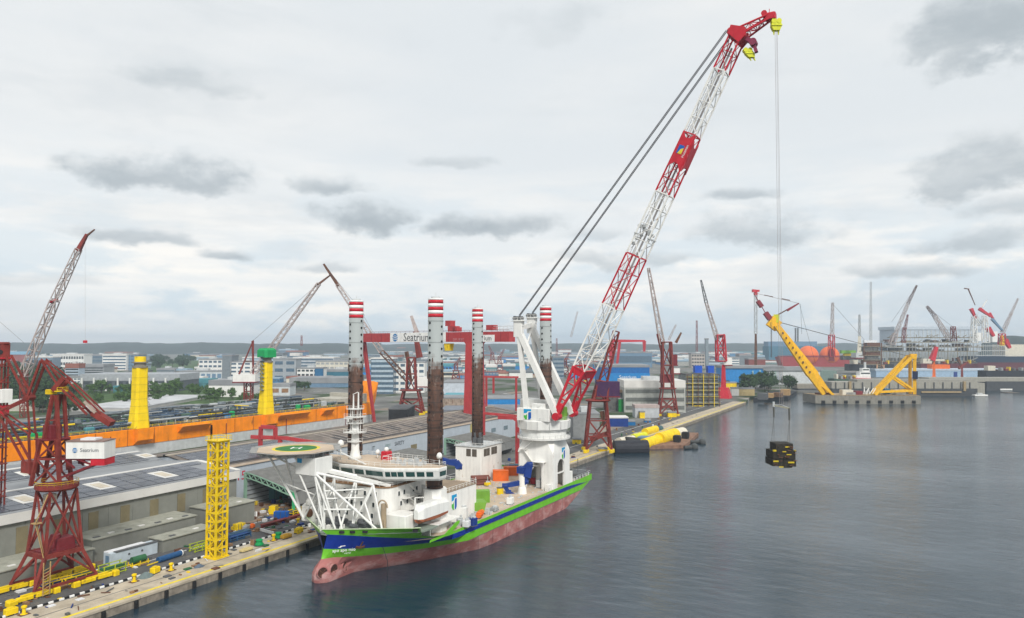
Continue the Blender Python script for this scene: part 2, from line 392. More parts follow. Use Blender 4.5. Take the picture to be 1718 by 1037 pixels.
# ------------------------------------------------------------------ setting: water, land, quay, hills
def struct(name, b, m, parent=None, label=None, smooth=False):
    o = build(name, b, m, parent, smooth); 
    if parent is None: o['kind'] = 'structure'
    return o
def water_mat():
    m = bpy.data.materials.new('harbour_water'); m.use_nodes = True; t = m.node_tree; b = t.nodes['Principled BSDF']; L = t.links.new
    b.inputs['Base Color'].default_value = (.013, .032, .048, 1); b.inputs['Roughness'].default_value = .10; b.inputs['Specular IOR Level'].default_value = .5; b.inputs['IOR'].default_value = 1.52
    g = t.nodes.new('ShaderNodeNewGeometry')
    def nz(sc, vec, det, ro=.55, dst=0):
        v = t.nodes.new('ShaderNodeMapping'); L(g.outputs['Position'], v.inputs[0]); v.inputs['Scale'].default_value = vec; v.inputs['Rotation'].default_value = (0, 0, math.radians(28))
        n = t.nodes.new('ShaderNodeTexNoise'); L(v.outputs[0], n.inputs['Vector']); n.inputs['Scale'].default_value = sc; n.inputs['Detail'].default_value = det; n.inputs['Roughness'].default_value = ro; n.inputs['Distortion'].default_value = dst; return n.outputs[0]
    a = nz(.34, (1, .40, 1), 7, .74, .6); c = nz(.13, (1, .5, 1), 3); w = nz(.012, (1, .6, 1), 4)
    def op(o, x, y):
        n = t.nodes.new('ShaderNodeMath'); n.operation = o
        for i, v in enumerate((x, y)):
            if isinstance(v, (int, float)): n.inputs[i].default_value = v
            else: L(v, n.inputs[i])
        return n.outputs[0]
    hgt = op('ADD', op('MULTIPLY', a, .55), op('MULTIPLY', c, 1.1))
    mr = t.nodes.new('ShaderNodeMapRange'); L(w, mr.inputs[0]); mr.inputs[1].default_value = .35; mr.inputs[2].default_value = .65; mr.inputs[3].default_value = .26; mr.inputs[4].default_value = .60
    bp = t.nodes.new('ShaderNodeBump'); bp.inputs['Distance'].default_value = .9; L(mr.outputs[0], bp.inputs['Strength']); L(hgt, bp.inputs['Height']); L(bp.outputs[0], b.inputs['Normal'])
    return m
b = B(); S = 30000
b.add([(-S, -S, 0), (S, -S, 0), (S, S, 0), (-S, S, 0)], [(0, 1, 2, 3)])
struct('harbour_water', b, water_mat())

def ground_mat():
    m = mat('yard_ground', (.15, .15, .14), .95, var=.4, scale=.02)
    t = m.node_tree; bs = t.nodes['Principled BSDF']; src = bs.inputs['Base Color'].links[0].from_socket
    g = t.nodes.new('ShaderNodeNewGeometry')
    def patch(src, sc, lo, hi, col):
        n = t.nodes.new('ShaderNodeTexNoise'); t.links.new(g.outputs['Position'], n.inputs['Vector']); n.inputs['Scale'].default_value = sc; n.inputs['Detail'].default_value = 6
        r = t.nodes.new('ShaderNodeMapRange'); t.links.new(n.outputs[0], r.inputs[0]); r.inputs[1].default_value = lo; r.inputs[2].default_value = hi
        x = t.nodes.new('ShaderNodeMix'); x.data_type = 'RGBA'; t.links.new(r.outputs[0], x.inputs[0]); t.links.new(src, x.inputs[6]); x.inputs[7].default_value = (*col, 1); return x.outputs[2]
    c = patch(src, .011, .53, .58, (.045, .07, .030)); c = patch(c, .017, .60, .64, (.24, .20, .16)); c = patch(c, .03, .63, .66, (.33, .33, .32))
    t.links.new(c, bs.inputs['Base Color']); return m
QE = 168.0
shore = [(-400, QE), (293, QE), (350, 155), (800, 153)]
for p in ((1258, 666), (1335, 656), (1480, 652), (1760, 645), (2100, 640)):
    q = gz(*p, 2.5); shore.append((q.x, q.y))
LAND = shore + [(16000, -9000), (24000, 4000), (14000, 24000), (-9000, 16000), (-400, 300)]
b = B(); b.prism(LAND, -6.5, 2.5)
struct('ground', b, ground_mat())

quay = root('quay', None, None, (150, QE, 2.5)); quay['kind'] = 'structure'
def strip(name, pts, off0, off1, z, m, th=.02):
    b = B()
    for (x0, y0), (x1, y1) in zip(pts[:-1], pts[1:]):
        b.add([(x0, y0 + off0, z), (x1, y1 + off0, z), (x1, y1 + off1, z), (x0, y0 + off1, z)], [(0, 1, 2, 3)])
    return build(name, b, m, quay)
EDGE = shore[:4]
strip('apron', EDGE, .6, 13.5, 2.512, concrete)
strip('edge_line', EDGE, 1.5, 2.6, 2.522, lineyel)
strip('crane_rail', EDGE, 7.4, 7.75, 2.525, dgrey)
strip('crane_rail', EDGE, 20.6, 20.95, 2.540, dgrey)
strip('road', EDGE, 14.6, 34.0, 2.517, asphalt)
strip('road_line', EDGE, 24.5, 24.85, 2.530, linewht)
b = B()                                                   # quay face: fendered wall set 5 cm proud of the land block, with a coping
for (x0, y0), (x1, y1) in zip(EDGE[:-1], EDGE[1:]):
    b.extr([(x0, y0 - .05, -6), (x1, y1 - .05, -6), (x1, y1 + .3, -6), (x0, y0 + .3, -6)], (0, 0, 8.0))
build('quay_wall', b, quaywall, quay)
cm = meshof(B().cbox(-3.9, 3.9, -.30, .62, 2.0, 2.62, .06), concrete)
x = 70.0
while x < 212:
    inst('coping_block', cm, quay, (x, QE + (0.02 * ((x * 7) % 3 - 1)), 0)); x += 7.95
b = B()
for (x0, y0), (x1, y1) in zip([(212, QE)] + EDGE[1:-1], EDGE[1:]):
    b.extr([(x0, y0 - .28, 2.0), (x1, y1 - .28, 2.0), (x1, y1 + .6, 2.0), (x0, y0 + .6, 2.0)], (0, 0, .62))
build('coping', b, concrete, quay)
kw = meshof(B().cbox(-.6, .6, -.2, .2, 2.5, 2.95, .05), linewht); kb = meshof(B().cbox(-.6, .6, -.2, .2, 2.5, 2.95, .05), rubber)
for i in range(102):                                        # black and white wheel-stop blocks along the road
    inst('kerb_block', kw if i % 2 else kb, quay, (84 + i * 1.25, QE + 14.2 + rnd.uniform(-.05, .05), 0))
fm = meshof(B().cbox(-.5, .5, -.55, 0, -.4, 2.0, .12), rubber)
for i in range(14): inst('fender', fm, quay, (96 + i * 8.2, QE - .33, 0))
strip('yard_paving', [(-120, QE), (236, QE)], 34.0, 66, 2.514, dirt)

# hills along the horizon
def hill(pxs, d0, thick, hs, name='hills'):
    b = B(); rows = 7; n = len(pxs); vs = []
    for r in range(rows):
        k = math.sin(math.pi * r / (rows - 1)) ** .8
        for i, (px, py) in enumerate(pxs):
            dd = d0 + thick * r / (rows - 1); p = CAMP + (FV + RV * ((px - CX) / FPX)) * dd
            top = HC + (YH - py) / FPX * d0
            z_ = 1 + max(2, top) * k * (1 + .10 * noise.noise(Vector((p.x, p.y, 0)) * .002))
            vs.append((p.x, p.y, z_ if 0 < r < rows - 1 else 1))
    fs = [(r * n + i, r * n + i + 1, (r + 1) * n + i + 1, (r + 1) * n + i) for r in range(rows - 1) for i in range(n - 1)]
    b.add(vs, fs); return struct(name, b, mat('wooded_hills', (.022, .036, .030), .95, var=.5, scale=.01), smooth=True)
def ridge(x0, x1, base, amp, seed, step=12):
    out = []; x = x0
    while x <= x1:
        out.append((x, base - amp * (.5 + .5 * noise.noise(Vector((x * .012, seed, 0))) + .35 * noise.noise(Vector((x * .05, seed, 3)))))); x += step
    return out
hill(ridge(-500, 640, 578, 5.5, 1.3), 4300, 1200, 1)
hill(ridge(300, 1500, 579, 4, 7.7), 5200, 1200, 1)
hill([(1640, 579), (1655, 573), (1672, 567), (1688, 563), (1702, 563), (1720, 565), (1760, 567), (1850, 570), (2100, 575)], 2600, 500, 1)
# thin air: distant things fade to blue grey
hz = B(); hz.box(-6000, 12000, -7000, 12000, -7.5, 205)
hm = bpy.data.materials.new('haze_air'); hm.use_nodes = True; t = hm.node_tree; t.nodes.clear()
vo = t.nodes.new('ShaderNodeVolumePrincipled'); vo.inputs['Color'].default_value = (.74, .87, 1.0, 1); vo.inputs['Density'].default_value = .00011; vo.inputs['Anisotropy'].default_value = .0
ou = t.nodes.new('ShaderNodeOutputMaterial'); t.links.new(vo.outputs[0], ou.inputs['Volume'])
HAZE = build('haze', hz, hm); HAZE['kind'] = 'stuff'
# ------------------------------------------------------------------ the jack-up vessel
YC, HB = 142.5, 23.0
def lerp_tab(x, tab):
    if x <= tab[0][0]: return tab[0][1]
    for (a, va), (c, vc) in zip(tab[:-1], tab[1:]):
        if x <= c: return va + (vc - va) * (x - a) / (c - a)
    return tab[-1][1]
def smoothtab(x, tab):
    for (a, va), (c, vc) in zip(tab[:-1], tab[1:]):
        if a <= x <= c:
            k = (x - a) / (c - a); k = k * k * (3 - 2 * k); return va + (vc - va) * k
    return tab[0][1] if x < tab[0][0] else tab[-1][1]
XS = [(-4, 150.5), (-1.5, 148.0), (.3, 147.3), (2.2, 147.3), (3.6, 148.0), (4.6, 149.2), (6.9, 150.3), (9, 150.9), (12, 149.9), (14, 149.2)]
XE = [(-4, 236), (-1.5, 252), (.3, 262), (2.2, 269), (3.6, 274), (4.6, 277), (6.9, 285.5), (9, 287.5), (12, 288), (14, 288)]
X0 = [(-4, 166), (.3, 158.5), (3.6, 155.5), (4.6, 154.2), (6.9, 150.6), (9, 150.9), (12, 149.9), (14, 149.2)]    # where the flare starts
XF = [(-4, 206), (.3, 198), (4.6, 189), (6.9, 181), (9, 175), (12, 166.5), (14, 163.6)]
PW = [(-4, .8), (.3, .72), (4.6, .72), (6.9, .80), (9, .86), (12, .95), (14, 1.0)]
BW = [(-4, 1.6), (-1.5, 2.7), (.3, 2.9), (2.2, 2.9), (3.6, 2.5), (4.6, 1.5), (6.9, .3), (9, .05)]
def half(x, z):
    t = max(0, min(1, (x - lerp_tab(z, X0)) / (lerp_tab(z, XF) - lerp_tab(z, X0))))
    e = HB * t ** lerp_tab(z, PW)
    bl = lerp_tab(z, BW) * min(1, max(0, (x - lerp_tab(z, XS)) / 2.6)) ** .45 if z < 9 else 0
    return min(HB, max(bl, math.hypot(e, bl * .6)))
ZB = [(149, 12.7), (154, 12.1), (160, 11.0), (167, 9.7), (176, 8.6), (188, 8.35), (262, 8.35), (272, 7.8), (281, 6.98), (289, 6.93)]
ZT = [(149, 14.0), (164.6, 14.0), (165.2, 12.6), (168, 10.6), (172, 9.7), (178, 9.35), (289, 9.35)]
us = [0, .004, .01, .018, .028, .04, .053, .066, .08, .094, .106, .114, .122, .13, .14, .152, .165, .18, .2, .22, .245, .275, .31, .36, .42, .5, .58, .66, .74, .81, .86, .9, .93, .95, .97, .985, 1]
LEV = [-4, -1.5, .3, 2.2, 3.6, 4.6, 6.9, 'b', 't']
ship = root('jack_up_vessel', 'green, blue and red jack-up vessel with four tall legs and a helideck at the bow', 'ship', (215, YC, 0))
def hullpt(u, lv, sgn):
    zn = 10 if lv == 'b' else 13.5 if lv == 't' else lv
    om = 1.25 if lv == 4.6 else 1.55 if lv == 6.9 else 0
    xs, xe = lerp_tab(zn + om, XS), lerp_tab(zn, XE)
    x = xs + u * (xe - xs)
    z_ = lerp_tab(x, ZB) if lv == 'b' else lerp_tab(x, ZT) if lv == 't' else lv
    z_ += om * max(0, min(1, (174 - x) / 24)) ** 1.4        # the colour bands sheer up towards the stem
    return (x, YC + sgn * half(x, z_), z_)
b = B(); cols = len(us); nl = len(LEV)
for sgn in (-1, 1):
    vs = [hullpt(u, l, sgn) for u in us for l in LEV]; o = len(b.v); b.v += vs
    for i in range(cols - 1):
        for j in range(nl - 1):
            f = (o + i * nl + j, o + (i + 1) * nl + j, o + (i + 1) * nl + j + 1, o + i * nl + j + 1)
            b.f.append(f if sgn < 0 else f[::-1]); b.m.append(0 if j < 5 else 1 if j == 5 else 2 if j == 6 else 1)
n0 = cols * nl
for j in range(nl - 1):                                    # transom
    k = (cols - 1) * nl + j
    b.f.append((k, n0 + k, n0 + k + 1, k + 1)); b.m.append(0 if j < 5 else 1 if j == 5 else 2 if j == 6 else 1)
hull = build('hull', b, [antifoul, green, blue], ship, smooth=False)
for p in hull.data.polygons: p.use_smooth = True
try:
    hull.data.set_sharp_from_angle(angle=math.radians(28))
except Exception: pass
# rubbing strip and seams of the hull side
b = B()
for z_ in (4.62, 6.92):
    b.beam((194, YC - HB - .04, z_), (276 if z_ < 5 else 285, YC - HB - .04, z_), .10, .12)
build('rubbing_strip', b, dgrey, ship)
b = B()
for x in range(186, 262, 9): b.beam((x, YC - HB - .015, .2), (x, YC - HB - .015, 4.5), .05, .08)
build('plate_seam', b, mat('seam_dark_red', (.16, .06, .055), .7), hull)['kind'] = 'stuff'
# decks
b = B()
ring = lambda z_, ins, x0, x1, n: [(x0 + (x1 - x0) * i / n, YC - max(.05, half(x0 + (x1 - x0) * i / n, z_) - ins)) for i in range(n + 1)] + [(x0 + (x1 - x0) * i / n, YC + max(.05, half(x0 + (x1 - x0) * i / n, z_) - ins)) for i in range(n, -1, -1)]
b.prism(ring(9, .12, 165, 287.2, 30), 8.6, 9.0)
build('main_deck', b, deckm, ship)
b = B(); b.prism(ring(12.4, .2, 150.4, 173, 20), 12.2, 12.6); build('fore_deck', b, mat('green_deck_coating', (.20, .24, .20), .8, rust=.2), ship)
b = B(); b.prism(ring(9, .25, 168, 174, 6), 9.0, 9.2)
b.box(173.0, 173.4, YC - 20, YC + 20, 9.0, 12.6); build('deck_step', b, shipwhite, ship)
# bulwark cap and fairleads
b = B()
pts = [hullpt(u, 't', -1) for u in us if lerp_tab(13.5, XS) + u * 139 < 165.6]; pts2 = [hullpt(u, 't', 1) for u in us if lerp_tab(13.5, XS) + u * 139 < 165.6]
for P_ in (pts, pts2):
    for p, q in zip(P_[:-1], P_[1:]): b.beam(p, q, .35, .14)
build('bulwark_cap', b, mat('pale_green_edge', (.52, .62, .40), .5), ship)
for px in (574, 592, 613, 697):
    p = gy(px, 893, 130)                                    # walk onto the flared bulwark
    best = min(((abs((gx(px, 893, xx).y) - (YC - half(xx, 13.2))), xx) for xx in [150 + .1 * i for i in range(150)]))
    xx = best[1]; yy = YC - half(xx, 13.2); nrm = Vector((-.84, -.54, 0))
    f = B(); f.extr([Vector((xx, yy, 13.15)) + nrm * .02 + Vector((.54, -.84, 0)) * a * .75 + UP * c * .42 for a, c in ((-1, -.6), (-.6, -1), (.6, -1), (1, -.6), (1, .6), (.6, 1), (-.6, 1), (-1, .6))], nrm * .14)
    build('fairlead', f, black, ship)
# bow thruster tunnels
for px, py in ((541, 961), (560, 955.5), (580, 950)):
    best = None
    for i in range(260):
        xx = 147 + .1 * i; p = gx(px, py, xx)
        if p.z > -1 and p.z < 4.4:
            e = abs(p.y - (YC - half(xx, p.z)))
            if best is None or e < best[0]: best = (e, p)
    c = best[1]; e = .3
    n_ = Vector((half(c.x + e, c.z) - half(c.x - e, c.z), 2 * e, 0)); n_ = Vector((-n_.x, -n_.y, 0)).normalized(); n_ = (n_ * .6 + Vector((0, -1, 0)) * .5).normalized()
    t_ = n_.cross(UP).normalized()
    tb = B(); R0 = 1.42
    rg = lambda r, d: [c + n_ * d + t_ * r * math.cos(a) + UP * r * math.sin(a) for a in [2 * math.pi * k / 24 for k in range(24)]]
    tb.loft([rg(R0 + .28, -.3), rg(R0 + .22, .18), rg(R0, .22), rg(R0 - .05, .02)], cap=False)
    tun = build('thruster_tunnel', tb, antifoul, ship, smooth=True)
    tb = B(); tb.extr(rg(R0, .06), n_ * .03); build('tunnel_mouth', tb, mat('tunnel_rust_brown', (.06, .028, .022), .85, rust=.3), tun)
    tb = B()
    for k in range(4):
        a = k * math.pi / 2 + px * .1; d1 = t_ * math.cos(a) + UP * math.sin(a); d2 = t_ * -math.sin(a) + UP * math.cos(a)
        tb.extr([c + n_ * .10 + d1 * .15, c + n_ * .10 + d1 * 1.15 + d2 * .3, c + n_ * .16 + d1 * 1.2 - d2 * .1], n_ * .05)
    tb.tube(c + n_ * .05, c + n_ * .25, .22, 10); build('thruster_propeller', tb, brown, tun)
# anchor in its pocket and name on the bow
def hull_hit(px, py):
    best = None
    for i in range(500):
        xx = 148 + .08 * i; p = gx(px, py, xx)
        if p.z < 13.8:
            e = abs(p.y - (YC - half(xx, p.z)))
            if best is None or e < best[0]: best = (e, p)
    p = best[1]; a = Vector((p.x - 1, YC - half(p.x - 1, p.z), p.z)); c = Vector((p.x + 1, YC - half(p.x + 1, p.z), p.z)); t_ = (c - a).normalized()
    dz = Vector((p.x, YC - half(p.x, p.z + .6), p.z + .6)) - Vector((p.x, YC - half(p.x, p.z - .6), p.z - .6)); u_ = dz.normalized()
    return p, t_, u_, t_.cross(u_).normalized()
p, t_, u_, n_ = hull_hit(606, 912); 
b = B(); b.extr([p - n_ * .2 + t_ * a + u_ * c for a, c in ((-1.3, -1.0), (1.3, -1.0), (.8, 1.3), (-.8, 1.3))], n_ * .45); pk = build('anchor_pocket', b, black, ship)
b = B()
b.beam(p + n_ * .45 + u_ * 1.1, p + n_ * .5 - u_ * .7, .3); b.extr([p + n_ * .4 + t_ * a + u_ * c for a, c in ((-1.15, -.35), (-1.25, -.85), (0, -1.25), (1.25, -.85), (1.15, -.35), (0, -.75))], n_ * .4)
build('anchor', b, brown, pk)
p, t_, u_, n_ = hull_hit(577, 922.5); p = p + n_ * .30
text_part('ship_name', 'apo apo mio', 1.25, p, t_, u_, linewht, ship)      # the white lettering as far as it can be read
p, t_, u_, n_ = hull_hit(583, 927); text_part('home_port', 'KOTO', .62, p + n_ * .30, t_, u_, linewht, ship)
p, t_, u_, n_ = hull_hit(573, 915.5)
b = B(); b.extr([p + n_ * .28 + t_ * a + u_ * c for a, c in ((-.9, -.35), (-.2, -.45), (.2, -.1), (1.0, -.05), (1.05, .35), (.5, .55), (-.1, .5), (-.3, -.1))], n_ * .04); build('bow_emblem', b, linewht, ship)
b = B(); p, t_, u_, n_ = hull_hit(642, 917); q = Vector((p.x, p.y - 3.2, -.5)); b.tube(p + n_ * .1, Vector((p.x - .5, p.y - 2.2, 4)), .10, 5); b.tube((p.x - .5, p.y - 2.2, 4), (p.x - .6, p.y - 2.3, -1), .10, 5)
build('anchor_chain', b, black, ship)

# legs
b = B(); LR = 2.33; bands = [(8.5, 0), (73.1, 0), (74.15, 1), (75.2, 2), (76.25, 1), (77.3, 2), (78.35, 1), (78.9, 2)]
for (z0, _), (z1, mi) in zip(bands[:-1], bands[1:]): b.lathe((0, 0, 0), [(LR, z0), (LR, z1)], 36, mi)
LEGS = [(180.3, 126), (182.0, 159), (257.4, 126.4), (258.4, 159)]
for i, (x, y) in enumerate(LEGS):
    lb = B(); lb.m = list(b.m); lb.f = list(b.f); dz = (0, .4, 1.0, 1.2)[i]
    lb.v = [(vx + x, vy + y, vz + (dz if vz > 70 else 0)) for vx, vy, vz in b.v]
    leg = build('jacking_leg', lb, [legm, red, linewht], ship, smooth=False)
    for p in leg.data.polygons: p.use_smooth = len(p.vertices) == 4
    cap = B(); cap.cyl((x, y), LR * .6, 78.9 + dz, 79.4 + dz, 16); cap.tube((x, y, 79 + dz), (x, y, 80.6 + dz), .08, 4); build('leg_cap', cap, lgrey, leg)
    hb = B()
    for k, az in enumerate((30, 168, 268)):
        a = math.radians(az); z_ = 14 + (1.1 if k % 2 else 0)
        while z_ < 72.5 + dz:
            d_ = Vector((math.cos(a), math.sin(a), 0)); c = Vector((x, y, z_)) + d_ * (LR - .04)
            hb.tube(c, c + d_ * .12, .40, 8); z_ += 2.25
    build('pin_holes', hb, black, leg)['kind'] = 'stuff'
    rb = B()
    for z_ in [20 + 6.5 * k for k in range(9)]: rb.lathe((x, y, z_), [(LR + .06, -.12), (LR + .06, .12)], 36)
    build('weld_band', rb, legm, leg)['kind'] = 'stuff'
    ab = B()                                               # short lengths of rack, anodes and pipe brackets standing on the rusty length
    for k in range(70):
        a = rnd.uniform(math.radians(130), math.radians(330)); z_ = rnd.uniform(10, 60); d_ = Vector((math.cos(a), math.sin(a), 0)); c = Vector((x, y, z_)) + d_ * (LR + .08)
        ab.beam(c - UP * rnd.uniform(.2, 1.5), c + UP * rnd.uniform(.3, 1.2), .22, .14)
    build('leg_brackets', ab, mat('bracket_rust', (.10, .06, .045), .8, var=.5), leg)['kind'] = 'stuff'
# jack houses round the forward legs (behind the bridge) and guide ring on the starboard aft leg
for x, y in ((180.3, 126), (182, 159)):
    b = B(); b.prism([(x + 3.7 * math.cos(math.radians(22.5 + 45 * k)), y + 3.7 * math.sin(math.radians(22.5 + 45 * k))) for k in range(8)], 9, 21.5)
    build('jack_house', b, shipwhite, ship)

# accommodation block

def oct_block(x0, x1, y0, y1, z0, z1, r=3.2, n=5):
    pts = []
    for (cx_, cy_, a0) in ((x0 + r, y0 + r, 180), (x1 - .1, y0 + .1, 270), (x1 - .1, y1 - .1, 0), (x0 + r, y1 - r, 90)):
        rr = r if a0 in (180, 90) else .1
        for k in range(n + 1):
            a = math.radians(a0 + 90 * k / n); pts.append((cx_ + rr * math.cos(a), cy_ + rr * math.sin(a)))
    bb = B(); bb.prism(pts, z0, z1); return bb
sup = build('accommodation', oct_block(165.2, 184, 132, 159.5, 12.6, 23.2), shipwhite, ship)
b = oct_block(165.0, 184.2, 131.8, 159.7, 23.2, 23.45); build('deck_edge', b, wood, sup)
sup2 = build('accommodation', oct_block(167.8, 186, 133.5, 157, 23.45, 26.2, 2.5), shipwhite, ship)
sup3 = build('deck_house', B().cbox(181, 203, 125.2, 152, 9.0, 19.0, .15), shipwhite, ship)
b = B(); b.box(180.9, 203.1, 125.1, 152.1, 19.0, 19.22); build('house_top_deck', b, mat('brown_grating', (.27, .21, .15), .85), sup3)
b = B(); b.rail([(203, 152, 19.22), (203, 125.2, 19.22), (181, 125.2, 19.22)], 1.2, .06, 2); build('railing', b, white, sup3)
b = B(); b.box(180.4, 180.95, 130.6, 131.0, 12.6, 22); b.box(180.4, 180.95, 129.9, 130.2, 12.6, 22); build('vertical_duct', b, white, ship)
# windows of the accommodation, each a pane in a frame
wf = meshof(B().cbox(-.12, .05, -.52, .52, -.75, .75, .03), white); wg = meshof(B().cbox(-.17, -.10, -.40, .40, -.62, .62, .04), glass)
def window(par, p, rz):
    o = inst('window', wg, par, p, rz); fr = bpy.data.objects.new('frame', wf); COL.objects.link(fr); fr.parent = o; OFF[fr.name] = OFF[o.name]; return o
for z_, ys in ((21.3, (136.2, 138.2, 140.2, 143.4, 148, 152)), (18.2, (137, 141.5, 145.2, 147, 151.5, 155)), (15.0, (137.5, 141.5, 144.2, 147, 150, 153))):
    for y in ys: window(sup, (165.2, y, z_), 0)
for z_, xs in ((21.0, (170.5, 173, 177.5, 179.2)), (18.0, (171.5, 174.5, 178.5, 180.2, 182)), (15.2, (176.5, 178.4, 181))):
    for x in xs: window(sup, (x, 132, z_), math.pi / 2)
for y in (137, 139.5, 146, 150): window(sup2, (167.8, y, 24.9), 0)
b = B(); b.rail([(165.4, 159, 23.45), (165.4, 135, 23.45), (168, 132.3, 23.45), (183.5, 132.3, 23.45)], 1.1, .05, 2); build('railing', b, white, sup)
b = B()                                                   # exterior stairs and landings on the port side
for z_ in (15.6, 19.2): b.box(172, 180.8, 130.4, 131.9, z_, z_ + .14)
for z0, z1 in ((12.6, 15.6), (15.6, 19.2), (19.2, 23.2)): b.beam((179.5, 130.9, z0), (174, 130.9, z1), .9, .12)
b.rail([(172, 130.5, 15.74), (180.8, 130.5, 15.74)], 1.1, .05, 1.5); b.rail([(172, 130.5, 19.34), (180.8, 130.5, 19.34)], 1.1, .05, 1.5)
build('outside_stair', b, shipwhite, ship)
# bridge: full beam, swept back to the wing tips, angled window band
def bridge_ring(k, z_):                                    # k pushes the wall outwards
    return [(166.0 - k, 133.5, z_), (166.0 - k, 150.5, z_), (168.6 - k, 156.5, z_), (174.2 - k, 165.2 + k * .4, z_), (177.6, 165.2 + k * .4, z_), (179.0, 155.8, z_), (183, 154.6, z_), (183, 130.4, z_), (178.4, 129.2, z_), (177.2, 119.8 - k * .4, z_), (173.6 - k, 119.8 - k * .4, z_), (168.8 - k, 128.3, z_)]
b = B(); b.loft([bridge_ring(-.7, 25.2), bridge_ring(.0, 25.8), bridge_ring(.2, 26.35), bridge_ring(.66, 28.1), bridge_ring(.75, 28.2), bridge_ring(.75, 28.8), bridge_ring(.5, 28.95)])
br = build('bridge', b, white, ship)
ra, rb_ = bridge_ring(.2, 26.35), bridge_ring(.66, 28.1)
def pane(i, j, f0, f1):
    A0, A1 = Vector(ra[i]).lerp(Vector(ra[j]), f0), Vector(ra[i]).lerp(Vector(ra[j]), f1); B0, B1 = Vector(rb_[i]).lerp(Vector(rb_[j]), f0), Vector(rb_[i]).lerp(Vector(rb_[j]), f1)
    n_ = (A1 - A0).cross(B0 - A0).normalized()
    if n_.dot(Vector((-1, -.55, 0))) < 0: n_ = -n_
    A0, A1, B0, B1 = A0.lerp(B0, .10), A1.lerp(B1, .10), B0.lerp(A0, .10), B1.lerp(A1, .10)
    pb = B(); pb.extr([A0 + n_ * .03, A1 + n_ * .03, B1 + n_ * .03, B0 + n_ * .03], n_ * .04); build('bridge_window', pb, gglass, br)
for a in ((.04, .30), (.35, .55), (.60, .97)): pane(1, 0, *a)
for a in ((.05, .47), (.53, .95)): pane(2, 1, *a)
for a in ((.05, .45), (.52, .9)): pane(3, 2, *a)
for a in ((.05, .3), (.34, .62), (.66, .95)): pane(0, 11, *a)
for a in ((.04, .30), (.36, .58), (.64, .84)): pane(11, 10, *a)
pane(10, 9, .12, .9)
b = B(); rr = bridge_ring(-.1, 28.95); b.prism([(p[0], p[1]) for p in rr], 28.95, 29.08); build('bridge_roof', b, deckm, br)
b = B(); rr = [(p[0], p[1], 29.08) for p in bridge_ring(-.3, 0)]; b.rail(rr + [rr[0]], 1.15, .05, 2.0); build('roof_railing', b, white, br)
# mast with platforms
mx_, my_ = 174.5, 152.3
b = B(); b.lathe((mx_, my_, 29.1), [(2.3, 0), (1.6, 1.0), (1.25, 3), (1.15, 8.6), (.9, 11.5)], 18); mast = build('mast', b, white, ship, smooth=True)
b = B()
for k in range(6):
    a = k * math.pi / 3; b.tube((mx_ + 1.6 * math.cos(a), my_ + 1.6 * math.sin(a), 36.8), (mx_ + 1.5 * math.cos(a), my_ + 1.5 * math.sin(a), 44.6), .12, 5)
build('mast_frame', b, white, mast)
for z_, w in ((34.3, 1.7), (37.2, 2.6), (40.0, 2.0), (42.0, 2.5), (44.5, 2.0)):
    b = B(); b.box(mx_ - w, mx_ + w * .8, my_ - w, my_ + w, z_, z_ + .18); b.rail([(mx_ - w, my_ + w, z_), (mx_ - w, my_ - w, z_), (mx_ + w * .8, my_ - w, z_)], 1.1, .05, 1.2); build('mast_platform', b, white, mast)
b = B(); b.tube((mx_, my_ - 1.1, 44.6), (mx_, my_ - 1.1, 49.8), .30, 8, .2); b.tube((mx_, my_ + .9, 44.6), (mx_, my_ + .9, 49.0), .26, 8, .2); b.beam((mx_ - .3, my_ + .9, 49.1), (mx_ - .3, my_ - 1.1, 49.9), .2); build('mast_pole', b, white, mast)
for z_, dy in ((37.9, -1.5), (41.7, .8)):
    b = B(); b.beam((mx_ - 2.4, my_ + dy - 1.7, z_), (mx_ - 2.4, my_ + dy + 1.7, z_), .35, .3); b.tube((mx_ - 2.4, my_ + dy, z_ - 1), (mx_ - 2.4, my_ + dy, z_), .2, 6); build('radar_scanner', b, white, mast)
def radome(x, y, z0, r, h):
    b = B(); b.tube((x, y, z0), (x, y, z0 + h), .16, 6); b.lathe((x, y, z0 + h), [(r * .75, -.1), (r, .4), (r, r * .9), (r * .8, r * 1.5), (r * .4, r * 1.85), (.03, r * 1.95)], 16); build('satellite_dome', b, white, ship, smooth=True)
radome(170.5, 154.6, 29.1, .95, 4.3); radome(176.3, 121.6, 29.1, .85, 2.2); radome(177.8, 146.0, 29.1, .7, 1.5)
b = B(); b.cbox(176.5, 179, 141.2, 143.8, 29.1, 31.7, .2); rb2 = build('roof_locker', b, red, ship); b = B(); b.sphere((177.7, 142.5, 32.2), .75); build('locker_dome', b, white, rb2)
b = B()
for k in range(26):
    x, y = rnd.uniform(171, 179), rnd.uniform(126, 138); w = rnd.uniform(.2, .6); b.box(x - w, x + w, y - w, y + w, 29.08, 29.5 + rnd.random() * 1.4)
build('roof_equipment', b, [lgrey], ship)
b = B(); b.rail([(171, 127, 29.1), (171, 138.5, 29.1), (179, 138.5, 29.1)], 2.2, .07, 2.5); build('antenna_rail', b, white, ship)
